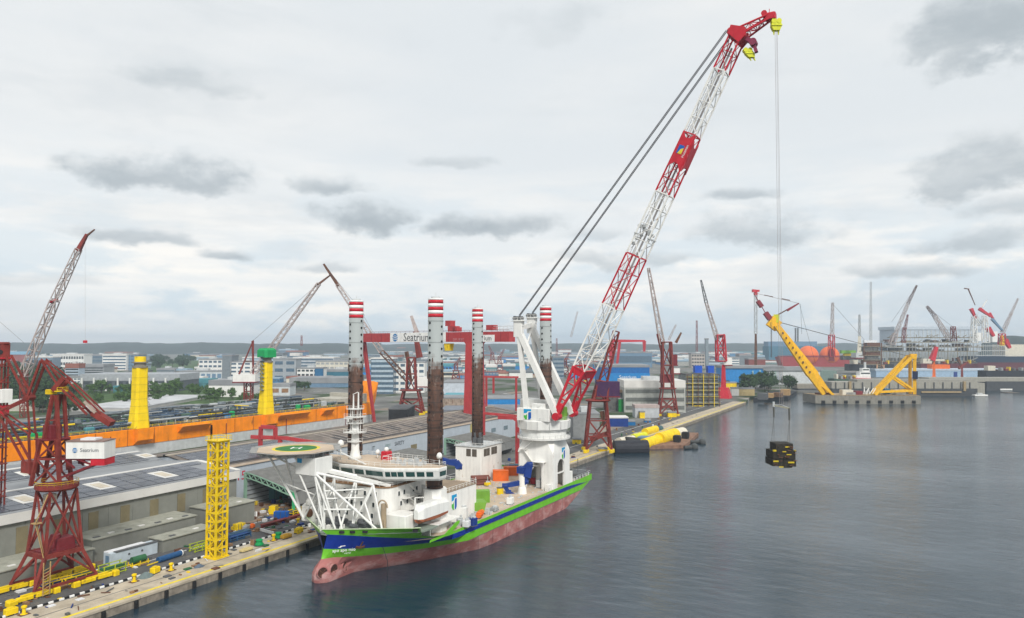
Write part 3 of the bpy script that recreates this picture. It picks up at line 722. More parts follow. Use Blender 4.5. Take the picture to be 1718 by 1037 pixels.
# helideck on its truss
hc = gd(497, 751, 213); HX, HY, HZ = hc.x, hc.y, hc.z - .2; HR = 11.6
oc = lambda r: [(HX + r * math.cos(math.radians(22.5 + 45 * k)), HY + r * math.sin(math.radians(22.5 + 45 * k))) for k in range(8)]
b = B(); b.prism(oc(HR), HZ - .5, HZ); heli = build('helideck', b, deckm, ship)
b = B(); b.prism([(HX + 6.9 * math.cos(2 * math.pi * k / 36), HY + 6.9 * math.sin(2 * math.pi * k / 36)) for k in range(36)], HZ + .004, HZ + .03); build('yellow_ring', b, lineyel, heli)
b = B(); b.prism([(HX + 6.0 * math.cos(2 * math.pi * k / 32), HY + 6.0 * math.sin(2 * math.pi * k / 32)) for k in range(32)], HZ + .034, HZ + .06); build('green_circle', b, padgreen, heli)
text_part('helideck_letter', 'H', 5.0, (HX, HY, HZ + .08), (.4825, -.8759, 0), (.8759, .4825, 0), linewht, heli, .01)
b = B(); i8 = oc(HR + .05); o8 = [(x, y) for x, y in oc(HR + 2.1)]
for k in range(8):
    j = (k + 1) % 8; b.add([(*i8[k], HZ - .25), (*i8[j], HZ - .25), (*o8[j], HZ + .05), (*o8[k], HZ + .05)], [(0, 1, 2, 3)]); b.tube((*o8[k], HZ + .05), (*o8[j], HZ + .05), .10, 5)
    for q in range(5): f = q / 5; b.tube((i8[k][0] + (i8[j][0] - i8[k][0]) * f, i8[k][1] + (i8[j][1] - i8[k][1]) * f, HZ - .2), (o8[k][0] + (o8[j][0] - o8[k][0]) * f, o8[k][1] + (o8[j][1] - o8[k][1]) * f, HZ + .08), .07, 4)
build('safety_net', b, netm, heli)
b = B()
for k in range(-3, 4):
    s_ = math.sqrt(max(0, 1 - (k / 3.6) ** 2)) * HR * .92
    b.box(HX + k * 3.0 - .15, HX + k * 3.0 + .15, HY - s_, HY + s_, HZ - 1.5, HZ - .5)
    b.box(HX - s_, HX + s_, HY + k * 3.0 - .15, HY + k * 3.0 + .15, HZ - 1.4, HZ - .52)
build('deck_girders', b, mat('girder_grey', (.42, .43, .43), .6), heli)  # one even mid grey on all the girders
hcen = (HX, HY)
b = B(); q = gd(526, 786, 208); b.cbox(q.x - 3, q.x + 4, q.y - 3.6, q.y + 4.2, HZ - 6.4, HZ - 1.5, .2); hb_ = build('foam_house', b, white, heli)
b = B(); b.cbox(q.x - 3.05, q.x - 2.98, q.y + 1.6, q.y + 3.4, HZ - 3.2, HZ - 1.8, .01); build('blue_tank', b, logocyan, hb_)
b = B(); fd = 12.6
feet = [(152.6, 144.6), (155, 139), (159.6, 131.6), (156, 152), (160, 158.6), (162.5, 134.5)]
tops = [(q.x - 2.6, q.y + 3), (q.x - 2.6, q.y - 3), (q.x + 3.5, q.y - 3.2), (q.x + 3.5, q.y + 3.6)]
zt_ = HZ - 6.2
strut = lambda p, r, rr=.27: b.tube(p, r, rr, 8)
strut((152.8, 144.4, fd), (*tops[0], zt_)); strut((152.8, 144.4, fd), (*tops[1], zt_)); strut((154.2, 141.2, fd), (*tops[1], zt_), .30); strut((159.8, 130.6, fd), (*tops[1], zt_ + .5), .34)
strut((160.6, 130.0, fd), (162.5, 135, 24.6), .3); strut((162.5, 135, 24.6), (159, 139.5, 13.2), .28); strut((159, 139.5, 13.2), (163, 141.5, 26.5), .28); strut((163, 141.5, 26.5), (155, 140.5, 13), .3)
strut((162.5, 135, 24.6), (*tops[1], zt_ + .6), .36); strut((163, 141.5, 26.5), (*tops[2], zt_ + .6), .34); strut((152.8, 144.4, 18.5), (158, 137, 18.3), .26); strut((152.8, 144.4, 23.6), (162, 138, 23.2), .22)
strut((153.4, 145, fd), (153.4, 145, zt_), .34); strut((156, 149.5, fd), (156, 149.5, zt_), .34); strut((158.5, 146, fd), (158.5, 146, zt_), .3)
strut((153.4, 145, 16), (156, 149.5, 22), .22); strut((156, 149.5, 16), (153.4, 145, 22), .22)
for (p, r, rr) in (((155, 139.6, fd), (157.5, 146, 24), .26), ((158.8, 131.5, fd), (160.8, 136.5, 19.5), .26), ((160.8, 136.5, 19.5), (162.6, 134.8, 24.4), .24), ((153, 144, 21.5), (161.2, 137.4, 21.0), .2), ((156, 149.5, 18.5), (163, 150, 18.5), .24), ((154.5, 141.8, fd), (152.9, 144.6, 24), .28), ((157, 152, fd), (158.5, 146, 26), .26), ((158.5, 146, 16), (163, 141.5, 24), .2), ((160, 154, fd), (157, 148, 27), .28), ((160, 154, 20), (156, 149.5, 20), .22), ((153.4, 145, 19.5), (158.5, 146, 23.5), .2)):
    strut(p, r, rr)
# starboard outriggers that carry the outboard half of the deck
strut((156.2, 155.5, 14), (HX - 4, HY + 7.6, HZ - 1.3), .36); strut((158.4, 158.6, 14), (HX + 3, HY + 8.6, HZ - 1.3), .34); strut((156.2, 155.5, 14), (154.4, 147, 26), .28)
strut((154.4, 147, 26), (HX - 4, HY + 7.6, HZ - 1.3), .28); strut((155.2, 150, 21.5), (HX - 2, HY + 5.0, 24.5), .2); strut((HX + 3, HY + 8.6, HZ - 1.3), (158, 150, 26), .28)
build('helideck_truss', b, white, ship)
b = B(); a0, a1 = Vector((HX + 6, HY - 9.5, HZ - .4)), Vector((170.5, 140, 27.2)); b.beam(a0, a1, 1.4, .2); b.beam((q.x + 3, q.y - 3, HZ - 6), (168, 133, 23.6), 1.2, .9)
build('helideck_gangway', b, white, ship)
b = B(); b.cbox(158.5, 162.5, 154.2, 159.5, 12.6, 17.5, .8); b.lathe((160, 156.2, 17.5), [(1.8, 0), (1.7, 1.0), (1.0, 1.9)], 12); build('fore_deck_store', b, shipwhite, ship)
b = B(); b.tube((158.2, 155.6, 15.2), (158.6, 155.6, 15.2), 1.3, 12); build('hose_drum', b, brown, ship)
b = B()
for k in range(14): x, y = rnd.uniform(151.5, 158), rnd.uniform(141, 151); b.box(x, x + rnd.uniform(.4, 1.4), y, y + rnd.uniform(.4, 1.4), 12.6, 13.2 + rnd.random() * 1.6)
build('bow_fittings', b, shipwhite, ship)['kind'] = 'stuff'
# winches and mooring gear on the fore deck
b = B()
for k in range(16):
    x, y = rnd.uniform(156, 163.5), rnd.uniform(133, 153)
    if abs(y - YC) < half(x, 12) - 2: b.tube((x, y - 1, 13.6), (x, y + 1, 13.6), rnd.uniform(.5, 1.0), 10); b.box(x - .7, x + .7, y - 1.3, y + 1.3, 12.6, 13.2)
build('mooring_winch', b, dgrey, ship)
b = B(); b.tube((162.6, 131.2, 12.6), (162.6, 131.2, 19.6), .8, 12); 
for k in range(7): b.tube((161.6 + .30 * k, 130.0 + .3 * k, 12.6), (161.7 + .28 * k, 130.2 + .3 * k, 17.5 - abs(k - 3)), .16, 6)
for k in range(9): a = math.pi * k / 9; a2 = math.pi * (k + 1) / 9; b.tube((162.4, 131.4 + 1.7 * math.cos(a), 18.6 + 2.0 * math.sin(a)), (162.4, 131.4 + 1.7 * math.cos(a2), 18.6 + 2.0 * math.sin(a2)), .22, 6)
build('gas_pipes', b, mat('tan_pipe', (.36, .28, .19), .6, rust=.3), ship)
# port side: white box store, grey hull-side step and enclosed lifeboat station
b = B(); b.cbox(164.2, 170.5, 124.8, 131.6, 12.6, 16.4, .2); build('side_store', b, shipwhite, ship)
b = B(); b.box(172.5, 186, 120.6, 125.1, 12.2, 12.5); b.box(173.4, 181, 125.1, 132, 9, 12.45); build('boat_deck', b, shipwhite, ship)

def add_logo(par, c, t_, u_, w, h):
    c, t_, u_ = Vector(c), Vector(t_).normalized(), Vector(u_).normalized(); n_ = t_.cross(u_).normalized()
    R_ = lambda pts: [c + t_ * (a * w) + u_ * (e * h) for a, e in pts]
    g = B(); g.extr(R_([(-.5, -.5), (.5, -.5), (.5, .5), (-.5, .5)]), n_ * .04); base = build('company_logo', g, linewht, par)
    for nm, m_, pts in (('logo_cyan_field', logocyan, [(-.5, .08), (-.5, .5), (.5, .5), (.5, .30), (.05, .30), (-.12, .12)]), ('logo_green_field', logogreen, [(-.5, -.10), (-.22, -.10), (-.06, .05), (-.06, -.5), (-.3, -.5), (-.5, -.3)]), ('logo_blue_field', logoblue, [(.10, -.5), (.34, -.5), (.5, -.34), (.5, .22), (.18, .22), (.10, .10)])):
        g = B(); g.extr([p + n_ * .05 for p in R_(pts)], n_ * .03); build(nm, g, m_, base)
add_logo(sup3, (189.6, 125.12, 15.6), (1, 0, 0), (0, 0, 1), 2.8, 4.6)
# aft house with exhaust stacks
aft = build('aft_house', B().cbox(250, 267, 152, 164.5, 9, 23.0, .2), shipwhite, ship)
b = B(); b.cbox(249.6, 267.4, 151.6, 165, 23.0, 23.3, .1); build('house_roof', b, lgrey, aft)
b = B(); b.rail([(250, 164.5, 23.3), (250, 152, 23.3), (267, 152, 23.3)], 1.2, .06, 2.2); build('railing', b, shipwhite, aft)
lv = meshof(B().cbox(-.06, .06, -1.1, 1.1, -1.5, 1.5, .03), mat('brown_louvre', (.10, .085, .07), .7))
for y in (155.2, 158.0): inst('louvre', lv, aft, (249.95, y, 20.6), 0)
for x in (253.2, 255.6, 259.2, 261.6): inst('louvre', lv, aft, (x, 151.95, 20.6), math.pi / 2)
for x, y in ((252.8, 156.6), (253.0, 154.4), (255, 155.2)):
    b = B(); b.cbox(x - .8, x + .8, y - .8, y + .8, 23.3, 26.4, .1); b.tube((x, y, 26.4), (x - .3, y, 28.4), .45, 8); build('exhaust_stack', b, dgrey, aft)
# stern railing, bollards and deck-edge rails
b = B()
for x in range(270, 287, 3): b.box(x - .35, x + .35, 119.7, 120.1, 9.3, 10.4)
b.rail([(206, 119.9, 9.35), (247, 119.9, 9.35)], 1.0, .05, 2.5); b.rail([(266, 119.9, 9.35), (287, 119.9, 9.35), (287, 164, 9.35)], 1.5, .06, 2)
build('deck_railing', b, lgrey, ship)
b = B(); b.tube((281, 123, 9), (281, 123, 16.5), .14, 6); b.beam((281, 122, 14), (281, 124, 14), .15); b.cbox(276, 286, 121, 126, 9, 11, .3); build('stern_winch', b, dgrey, ship)
b = B()                                                   # lashing points and pipes strewn over the deck
for k in range(150):
    x, y = rnd.uniform(204, 252), rnd.uniform(121, 152); b.box(x, x + rnd.uniform(.2, 1.6), y, y + rnd.uniform(.2, .8), 9.0, 9.0 + rnd.uniform(.1, .5))
build('deck_fittings', b, lgrey, ship)['kind'] = 'stuff'
b = B()
for k in range(34):
    x, y = rnd.uniform(184, 206), rnd.uniform(120.4, 124.4); h = rnd.uniform(.4, 2.2); b.box(x, x + rnd.uniform(.3, 1.2), y, y + rnd.uniform(.3, 1.2), 9.0, 9 + h)
build('deck_machinery', b, lgrey, ship)['kind'] = 'stuff'
b = B(); b.extr([(169.5, 119.6, 9.3), (176.5, 119.6, 9.3), (182.8, 119.6, 11.6), (184.4, 119.6, 11.7), (184.2, 119.6, 10.9), (180.5, 119.6, 9.3), (181, 119.6, 8.7), (169, 119.6, 8.7)], (0, .25, 0)); build('side_ramp', b, green, ship)

# ------------------------------------------------------------------ loads and small craft standing on the deck
def container(label, cat, c, L_, W_, H_, m, rz=0, group=None, name='container'):
    r = root(name, label, cat, (c[0], c[1], c[2]), group, rz)
    b = B(); b.cbox(-L_ / 2 + .08, L_ / 2 - .08, -W_ / 2 + .08, W_ / 2 - .08, .12, H_ - .08, .02)
    n = max(3, int(L_ / .5))
    for i in range(n):
        x = -L_ / 2 + .35 + (L_ - .7) * i / (n - 1)
        for s in (-1, 1): b.box(x - .1, x + .1, s * (W_ / 2 - .04) - .04, s * (W_ / 2 - .04) + .04, .2, H_ - .2)
    build('body', b, m, r, local=False)
    b = B()
    for sx in (-1, 1):
        for sy in (-1, 1): b.box(sx * L_ / 2 - .13 * (sx > 0) - .0, sx * L_ / 2 + .13 * (sx < 0), sy * W_ / 2 - .13 * (sy > 0), sy * W_ / 2 + .13 * (sy < 0), 0, H_)
        b.beam((sx * (L_ / 2 - .065), -W_ / 2, H_ - .06), (sx * (L_ / 2 - .065), W_ / 2, H_ - .06), .12)
    for sy in (-1, 1): b.beam((-L_ / 2, sy * (W_ / 2 - .065), H_ - .062), (L_ / 2, sy * (W_ / 2 - .065), H_ - .062), .118); b.beam((-L_ / 2, sy * (W_ / 2 - .065), .07), (L_ / 2, sy * (W_ / 2 - .065), .07), .12)
    build('corner_frame', b, m, r)
    b = B(); b.cbox(-L_ / 2 - .05, -L_ / 2 + .04, -W_ / 2 + .2, -.03, .2, H_ - .2, .01); build('door', b, m, r)
    b = B(); b.cbox(-L_ / 2 - .05, -L_ / 2 + .04, .03, W_ / 2 - .2, .2, H_ - .2, .01); build('door', b, m, r); return r
p = gz(801, 842, 9.0); container('green cargo container standing alone mid deck, the farther of the two', 'container', p, 8.6, 3.6, 4.0, boxgreen, math.radians(-55), 'containers on the ship deck')
p = gz(788, 861, 9.0)
r = root('open_skip', 'wide green open topped skip with sloping end, nearest the deck edge', 'skip', p, 'containers on the ship deck', math.radians(-50))
b = B(); b.extr([(-4.4, -3.0, .3), (4.2, -3.0, .3), (5.2, -3.0, 3.9), (-4.8, -3.0, 3.9)], (0, 6.0, 0)); build('body', b, boxgreen, r)
b = B(); b.box(-4.4, 4.8, -2.7, 2.7, 3.9, 3.95); build('lid', b, boxgreen, r)
b = B(); b.tube((5.2, -3, 0), (2.6, -2.75, 3.1), .12, 6); build('leaning_pipe', b, lgrey, r)
p = gz(806, 868, 9.0)
r = root('rescue_boat', 'small orange rescue boat lying on the deck edge beside the green skip', 'boat', p, None, math.radians(20))
b = B(); prof = lambda k, w, z0, z1: [(k, -w, z1), (k, -w * .7, z0 + .2), (k, 0, z0), (k, w * .7, z0 + .2), (k, w, z1)]
b.loft([prof(-3, .9, .4, 1.5), prof(-1, 1.2, .3, 1.55), prof(1.5, 1.1, .4, 1.65), prof(3.2, .15, .9, 1.9)], True); build('hull', b, brorange, r)
b = B(); b.cbox(-2.2, 1.2, -.75, .75, 1.45, 2.1, .2); build('canopy', b, brorange, r)
for lab, px, py, L_, W_, H_, m_ in (('orange container end-on to the bow, lower left of the two orange ones', 840, 806, 6.4, 3.4, 4.2, brorange), ('orange container lying behind the first, right of it by the blue box', 862, 797, 8.6, 3.4, 3.6, brorange)):
    p = gz(px, py, 9.0); container(lab, 'container', p, L_, W_, H_, m_, math.radians(-58), 'orange containers on the ship deck')
p = gz(870, 791, 9.0); container('blue grey container half hidden behind the orange ones', 'container', p, 8.5, 3, 3.0, mat('box_blue', (.05, .16, .24), .5, streak=.2), math.radians(-58))
p = gz(832, 792, 9.0); container('narrow green locker beside the white aft house', 'locker', p, 2.2, 2.0, 4.0, boxgreen, 0, None, 'locker')
for lab, px, py, dx, dy, dz, m_ in (('red pump skid in the mouth of the pedestal arch', 897, 812, 3, 2.4, 2.6, red), ('grey reel unit beside the pedestal arch', 906, 818, 3, 2, 3, lgrey), ('teal tool box behind the orange containers', 884, 787, 6, 3, 3.2, teal), ('small white generator box near the big blue deck crane', 856, 846, 2.6, 2, 2.4, white), ('blue drum unit by the deck edge near the rescue boat', 793, 882, 2.2, 2.2, 2.4, dkblue), ('pale hose basket on the deck edge near the blue drum', 783, 884, 2.6, 2, 2.0, conwhite), ('grey scrap basket in the middle of the open deck', 829, 857, 3.2, 2.2, 1.2, grey), ('yellow tool box at the foot of the brown pipe stack', 818, 815, 2.4, 1.6, 1.3, yellow), ('white cabinet between the green containers and house', 777, 872, 2.4, 2.6, 4.0, white)):
    p = gz(px, py, 9.02); r = root('deck_unit', lab, 'deck equipment', p, 'small units on the ship deck', rnd.uniform(-.3, .3)); b = B(); b.cbox(-dx / 2, dx / 2, -dy / 2, dy / 2, .25, dz, .1); build('body', b, m_, r)
    b = B(); b.box(-dx / 2 - .06, dx / 2 + .06, -dy / 2 - .06, dy / 2 + .06, 0, .25); build('skid', b, dgrey, r); b = B(); b.tube((-dx * .3, 0, dz), (-dx * .3, 0, dz + .7), .2, 8); b.cbox(0, dx * .4, -dy * .3, dy * .3, dz, dz + .4, .05); build('top_gear', b, lgrey, r)
p = gz(839, 829, 9.0)
r = root('waste_bin', 'yellow round cornered bin on the open tan deck', 'bin', p, None, 0); b = B(); b.lathe((0, 0, 0), [(1.25, 0), (1.3, 2.0), (1.2, 2.3)], 14); build('drum', b, yellow, r); b = B(); b.lathe((0, 0, 2.3), [(1.34, 0), (1.34, .15)], 14); build('rim', b, dgrey, r)
p = gz(806, 812, 9.0)
r = root('pipe_stack', 'bundle of rusty brown pipes stacked in front of the white aft house', 'pipe stack', p, None, math.radians(-50))
for i in range(5):
    for j in range(3):
        b = B(); b.tube((-3.6, -2.4 + i * 1.15 + .3 * (j % 2), .6 + j * .98), (3.6 + rnd.uniform(-.3, .3), -2.4 + i * 1.15 + .3 * (j % 2), .6 + j * .98), .54, 12); build('pipe', b, mat('pipe_red_brown', (.17, .06, .045), .7, rust=.2), r)
b = B(); b.box(-2.5, -2.2, -3.2, 3.6, 0, .2); b.box(2.2, 2.5, -3.2, 3.6, 0, .2); b.box(-2.5, -2.3, -3.3, -3.1, 0, 3.4); b.box(2.3, 2.5, -3.3, -3.1, 0, 3.4); build('cradle', b, lgrey, r)
p = gz(784, 793, 9.0); r = root('deck_winch', 'small yellow winch beside the white aft house corner', 'winch', p, None, 0); b = B(); b.cbox(-1.3, 1.3, -1, 1, 0, .5, .05); build('bed', b, yellow, r); b = B(); b.tube((0, -.8, 1.2), (0, .8, 1.2), .8, 12); build('drum', b, yellow, r)

def knuckle_crane(label, loc, pts, k, group):
    """pts: pixel path of the knuckle boom at the crane's own distance"""
    r = root('deck_crane', label, 'crane', loc, group); d_ = dist(loc)
    b = B(); b.lathe(loc, [(1.9 * k, 0), (1.6 * k, 2.2 * k), (1.35 * k, 2.6 * k), (1.35 * k, 8.0 * k)], 16); build('pedestal', b, shipwhite, r)
    b = B(); x, y, z_ = loc; b.cbox(x - 1.8 * k, x + 1.8 * k, y - 1.6 * k, y + 1.6 * k, z_ + 8.0 * k, z_ + 10.6 * k, .2); build('slew_house', b, dkblue, r)
    P_ = [gd(px, py, d_) for px, py in pts]
    for i, (a, c) in enumerate(zip(P_[:-1], P_[1:])):
        b = B(); b.beam(a, c, 2.6 * k * (1 - .10 * i), 3.0 * k * (1 - .11 * i), 0, 2.2 * k * (1 - .10 * i), 2.4 * k * (1 - .11 * i)); b.tube(a - RV * 1.1 * k, a + RV * 1.1 * k, 1.0 * k, 10); build('boom_section', b, dkblue, r)
    b = B(); b.tube(P_[0] - UP * 1.5 * k, P_[0].lerp(P_[1], .55), .3 * k, 8); build('hydraulic_ram', b, lgrey, r)
    return r
p = gz(876, 828, 9.0); knuckle_crane('big dark blue knuckle boom deck crane on a white post near the crane pedestal', p, [(884, 800), (889, 779), (876, 790), (882, 808), (847, 815), (853, 826), (868, 833)], .95, 'blue deck cranes of the ship')
p = gz(757, 815, 9.0) + Vector((0, 6, 0)); knuckle_crane('smaller dark blue folding deck crane behind the bridge wing', p, [(771, 784), (766, 776), (752, 775), (742, 771)], .95, 'blue deck cranes of the ship')
p = gz(715, 886, 9.0)
r = root('lifeboat', 'long white enclosed lifeboat with red brown keel on its davits at the ship side', 'lifeboat', (176, 123, 12.5))
b = B()
LY = 123.0
def lbs(x, w, zk): return [(x, LY - w, 15.2), (x, LY - w * .9, zk + .8), (x, LY, zk), (x, LY + w * .9, zk + .8), (x, LY + w, 15.2)]
b.loft([lbs(166.5, .4, 14.5), lbs(168.2, 1.8, 13.7), lbs(176, 2.0, 13.4), lbs(180.6, 1.8, 13.7), lbs(183, .4, 14.5)], True); build('keel', b, mat('boat_red_brown', (.36, .12, .06), .55), r)
b = B(); rg = lambda x, w, h: [(x, LY - w, 15.22), (x, LY - w * .96, 15.2 + h * .75), (x, LY - w * .6, 15.2 + h), (x, LY + w * .6, 15.2 + h), (x, LY + w * .96, 15.2 + h * .75), (x, LY + w, 15.22)]
b.loft([rg(166.8, .7, 2.6), rg(168.2, 1.8, 3.9), rg(175, 2.0, 4.0), rg(181, 1.8, 3.4), rg(182.8, .7, 2.2)], True); build('canopy', b, white, r)
for x in (170.5, 179.5):
    b = B(); b.beam((x, 126.2, 12.5), (x, 126, 20.4), .34); b.beam((x, 126, 20.4), (x, LY, 20.8), .3); b.tube((x, LY, 20.8), (x, LY, 19.2), .06, 4); build('davit', b, shipwhite, r)
# ------------------------------------------------------------------ heavy lift crane round the port aft leg
PX, PY = 257.4, 127.3
crane = root('heavy_lift_crane', 'huge crane with white pedestal and long red and white lattice boom on the ship stern', 'crane', (PX, PY, 9))
HS = 7.7
def arch_wall(axis, at, th, c, hw, z0, z1, aw, az, off=0.0, mi=0):
    """wall with an arched opening: axis 'x' = wall runs along x at y=at"""
    pts = [(c - hw, z0), (c - aw + off, z0), (c - aw + off, az - aw * .9)]
    pts += [(c + off + aw * math.cos(math.pi - math.pi * k / 10), az - aw * .9 + aw * .9 * math.sin(math.pi * k / 10)) for k in range(1, 10)]
    pts += [(c + aw + off, az - aw * .9), (c + aw + off, z0), (c + hw, z0), (c + hw, z1), (c - hw, z1)]
    b = B()
    P3 = [(p, at, z_) if axis == 'x' else (at, p, z_) for p, z_ in pts]
    b.extr(P3, (0, th, 0) if axis == 'x' else (th, 0, 0)); return b
ped = build('pedestal', arch_wall('x', PY - HS, .7, PX, HS, 9, 22.5, 3.1, 20.0, -.6), shipwhite, crane)
build('pedestal_wall', arch_wall('y', PX - HS + .003, .7, PY, HS - .74, 9, 22.5, 3.3, 19.6, .6), shipwhite, ped)
b = B(); b.box(PX + HS - .7, PX + HS, PY - HS + .71, PY + HS, 9, 22.5); b.box(PX - HS + .71, PX + HS - .71, PY + HS - .7, PY + HS - .002, 9, 22.5); build('pedestal_wall', b, shipwhite, ped)
b = B(); b.cyl((PX, PY), 3.3, 9.02, 22.4, 20); build('leg_well_fill', b, shipwhite, ped)  # white core added so the arches do not look dark inside
def chsq(h, k, z_): return [(PX + sx * h - (sx * k if f else 0), PY + sy * h - (0 if f else sy * k), z_) for sx, sy, f in ((-1, -1, 0), (-1, -1, 1), (1, -1, 1), (1, -1, 0), (1, 1, 0), (1, 1, 1), (-1, 1, 1), (-1, 1, 0))]
b = B(); b.loft([chsq(HS, .05, 22.5), chsq(HS - .1, .4, 23.6), chsq(7.0, 2.2, 27.2), chsq(6.9, 2.3, 27.7)], True); build('pedestal_neck', b, shipwhite, ped)
b = B(); b.box(PX + HS + .01, PX + HS + 3, PY - HS + .1, PY - HS + 4, 9, 13.6); build('pedestal_base', b, shipwhite, ped)
b = B(); b.box(PX - 3.2, PX + 2.4, PY - HS - .05, PY - HS + .6, 14.6, 15.0); build('arch_sill', b, shipwhite, ped)
b = B(); b.box(PX - HS - 2.6, PX - HS - .02, PY - HS + .4, PY - HS + 2.2, 9, 11.4); build('stair_house', b, shipwhite, ped)
b = B()                                                    # stair up the bow side of the pedestal
for (y0, z0), (y1, z1) in (((131, 13), (127, 18)), ((127, 18), (132, 24)), ((132, 24), (128, 27.5))):
    b.beam((PX - HS - .7, y0, z0), (PX - HS - .7, y1, z1), 1.0, .12); b.beam((PX - HS - 1.1, y0, z0 + 1.1), (PX - HS - 1.1, y1, z1 + 1.1), .08)
for y, z_ in ((127, 18), (132, 24)): b.box(PX - HS - 1.4, PX - HS, y - 1.4, y + 1.4, z_ - .1, z_ + .05)
b.box(PX - HS - 2.6, PX - HS - .02, 122.5, 127.5, 19.5, 19.7); b.beam((PX - HS - 2.6, 122.5, 19.6), (PX - HS - 2.6, 122.5, 9), .2)
build('pedestal_stair', b, shipwhite, ped)
add_logo(ped, (PX + 1.6, PY - HS - .02, 22.0), (1, 0, 0), (0, 0, 1), 2.8, 4.4)
b = B(); b.lathe((PX, PY, 0), [(7.4, 27.2), (10.5, 27.8), (10.6, 28.5), (9.0, 28.55)], 40); ringo = build('walkway_ring', b, white, crane, smooth=False)
b = B(); cp = [(PX + 10.5 * math.cos(2 * math.pi * k / 28), PY + 10.5 * math.sin(2 * math.pi * k / 28), 28.5) for k in range(29)]; b.rail(cp, 1.1, .05, 3); build('railing', b, lgrey, ringo)
b = B(); b.lathe((PX, PY, 0), [(8.9, 28.55), (8.9, 31.0), (9.4, 31.1), (9.4, 31.4)], 40); build('slew_bearing', b, white, crane)
b = B(); b.loft([[(PX + r * math.cos(2 * math.pi * (k + .5) / 14), PY + r * math.sin(2 * math.pi * (k + .5) / 14), z_) for k in range(14)] for r, z_ in ((9.5, 31.4), (10.3, 31.8), (10.6, 35.0), (10.4, 35.2))], True); plat = build('slew_platform', b, white, crane)
b = B()
for k in range(14):
    a = 2 * math.pi * (k + .5) / 14; b.beam((PX + 10.62 * math.cos(a), PY + 10.62 * math.sin(a), 31.9), (PX + 10.66 * math.cos(a), PY + 10.66 * math.sin(a), 35.0), .12)
build('stiffener', b, lgrey, plat)
y0_, y1_ = gx(921, 690, 247.8).y, gx(867, 690, 247.8).y
hs = build('machinery_house', B().cbox(247.8, 253.5, y0_, y1_, 35.2, 40.0, .15), white, crane)
b = B(); yy = (y0_ + y1_) / 2
for f in (.36, .64): y = y0_ + (y1_ - y0_) * f; b.box(247.72, 247.8, y - .06, y + .06, 35.3, 39.9)
build('panel_seam', b, lgrey, hs)
add_logo(hs, (247.7, gx(885, 693, 247.7).y, 37.7), (0, -1, 0), (0, 0, 1), 3.2, 4.0)
build('winch_house', B().cbox(254, 262, y0_ + 3, y1_ + 2, 35.2, 43, .2), white, crane)
b = B(); b.cbox(249, 252.5, y0_ + 2.4, y0_ + 8.0, 40.0, 41.8, .15); b.tube((248.9, y0_ + 5, 41.0), (248.7, y0_ + 5, 41.0), .4, 12); build('gear_box', b, white, crane)
b = B(); b.cbox(262.5, 267, PY - 7, PY - 1.5, 35.2, 40.4, .3); cab = build('operator_cab', b, white, crane)
b = B(); q = gd(944, 690, 284); b.cbox(q.x - 1, q.x + 1.6, q.y - 1.4, q.y + 2.2, 35.2, 40.2, .2); build('green_winch', b, boxgreen, crane)
b = B(); b.rail([(PX - 10, PY - 3, 35.2), (PX - 6, PY - 8, 35.2), (PX, PY - 10, 35.2), (PX + 7, PY - 8, 35.2), (PX + 10, PY - 2, 35.2)], 1.2, .06, 1.8); build('platform_railing', b, lgrey, plat)
# A-frame
AT = [gx(869, 538, 250.0), gx(891, 533, 264.5)]
for s, (top, xf) in enumerate(zip(AT, (250.0, 264.5))):
    foot = Vector((xf, 117.6 if s == 0 else 118, 37.0)); rear = gx(884, 683, 250.0); rear.x = xf; rear.z = 38
    b = B(); b.beam(foot, top - UP * 5 - Vector((0, 1.0, 0)), 2.6, 2.2, 0, 2.2, 2.0); build('a_frame_leg', b, white, crane)
    b = B(); b.beam(rear, top - UP * 1.0, 1.7, 1.7, 0, 1.5, 1.6); build('a_frame_leg', b, white, crane)
    b = B(); b.cbox(top.x - 1.1, top.x + 1.1, top.y - 2.2, top.y + 1.6, top.z - 6.5, top.z + .4, .3); b.beam(top + Vector((0, -1.5, -2.2)), top + Vector((0, -1.5, .2)), 1.9, 1.6); hd = build('a_frame_head', b, white, crane)
    b = B()
    for dy in (-1.2, 1.0): b.tube((top.x - 1.0, top.y + dy, top.z + .9), (top.x + 1.0, top.y + dy, top.z + .9), .95, 14)
    build('sheave', b, dgrey, hd)
    b = B(); b.rail([(top.x - 1.5, top.y + 2.6, top.z), (top.x - 1.5, top.y - 3.6, top.z)], 1.2, .06, 1.5); b.box(top.x - 1.6, top.x + 1.4, top.y - 3.6, top.y + 2.8, top.z - .3, top.z - .1); build('head_platform', b, white, hd)
b = B(); b.beam(AT[0] - UP * 3, AT[1] - UP * 3, 1.6, 1.8); b.beam(AT[0].lerp(Vector((250, 133, 43)), .55), AT[1].lerp(Vector((264.5, 133, 43)), .55), 1.0); b.beam(AT[0].lerp(Vector((250, 133, 43)), .55), AT[1] - UP * 6, .6); build('a_frame_cross_beam', b, white, crane)
b = B(); q = AT[1]; b.cbox(q.x - 1, q.x + 1, q.y - 9, q.y - 2, q.z - 9.5, q.z - 8.5, .1); build('boom_stop', b, white, crane)
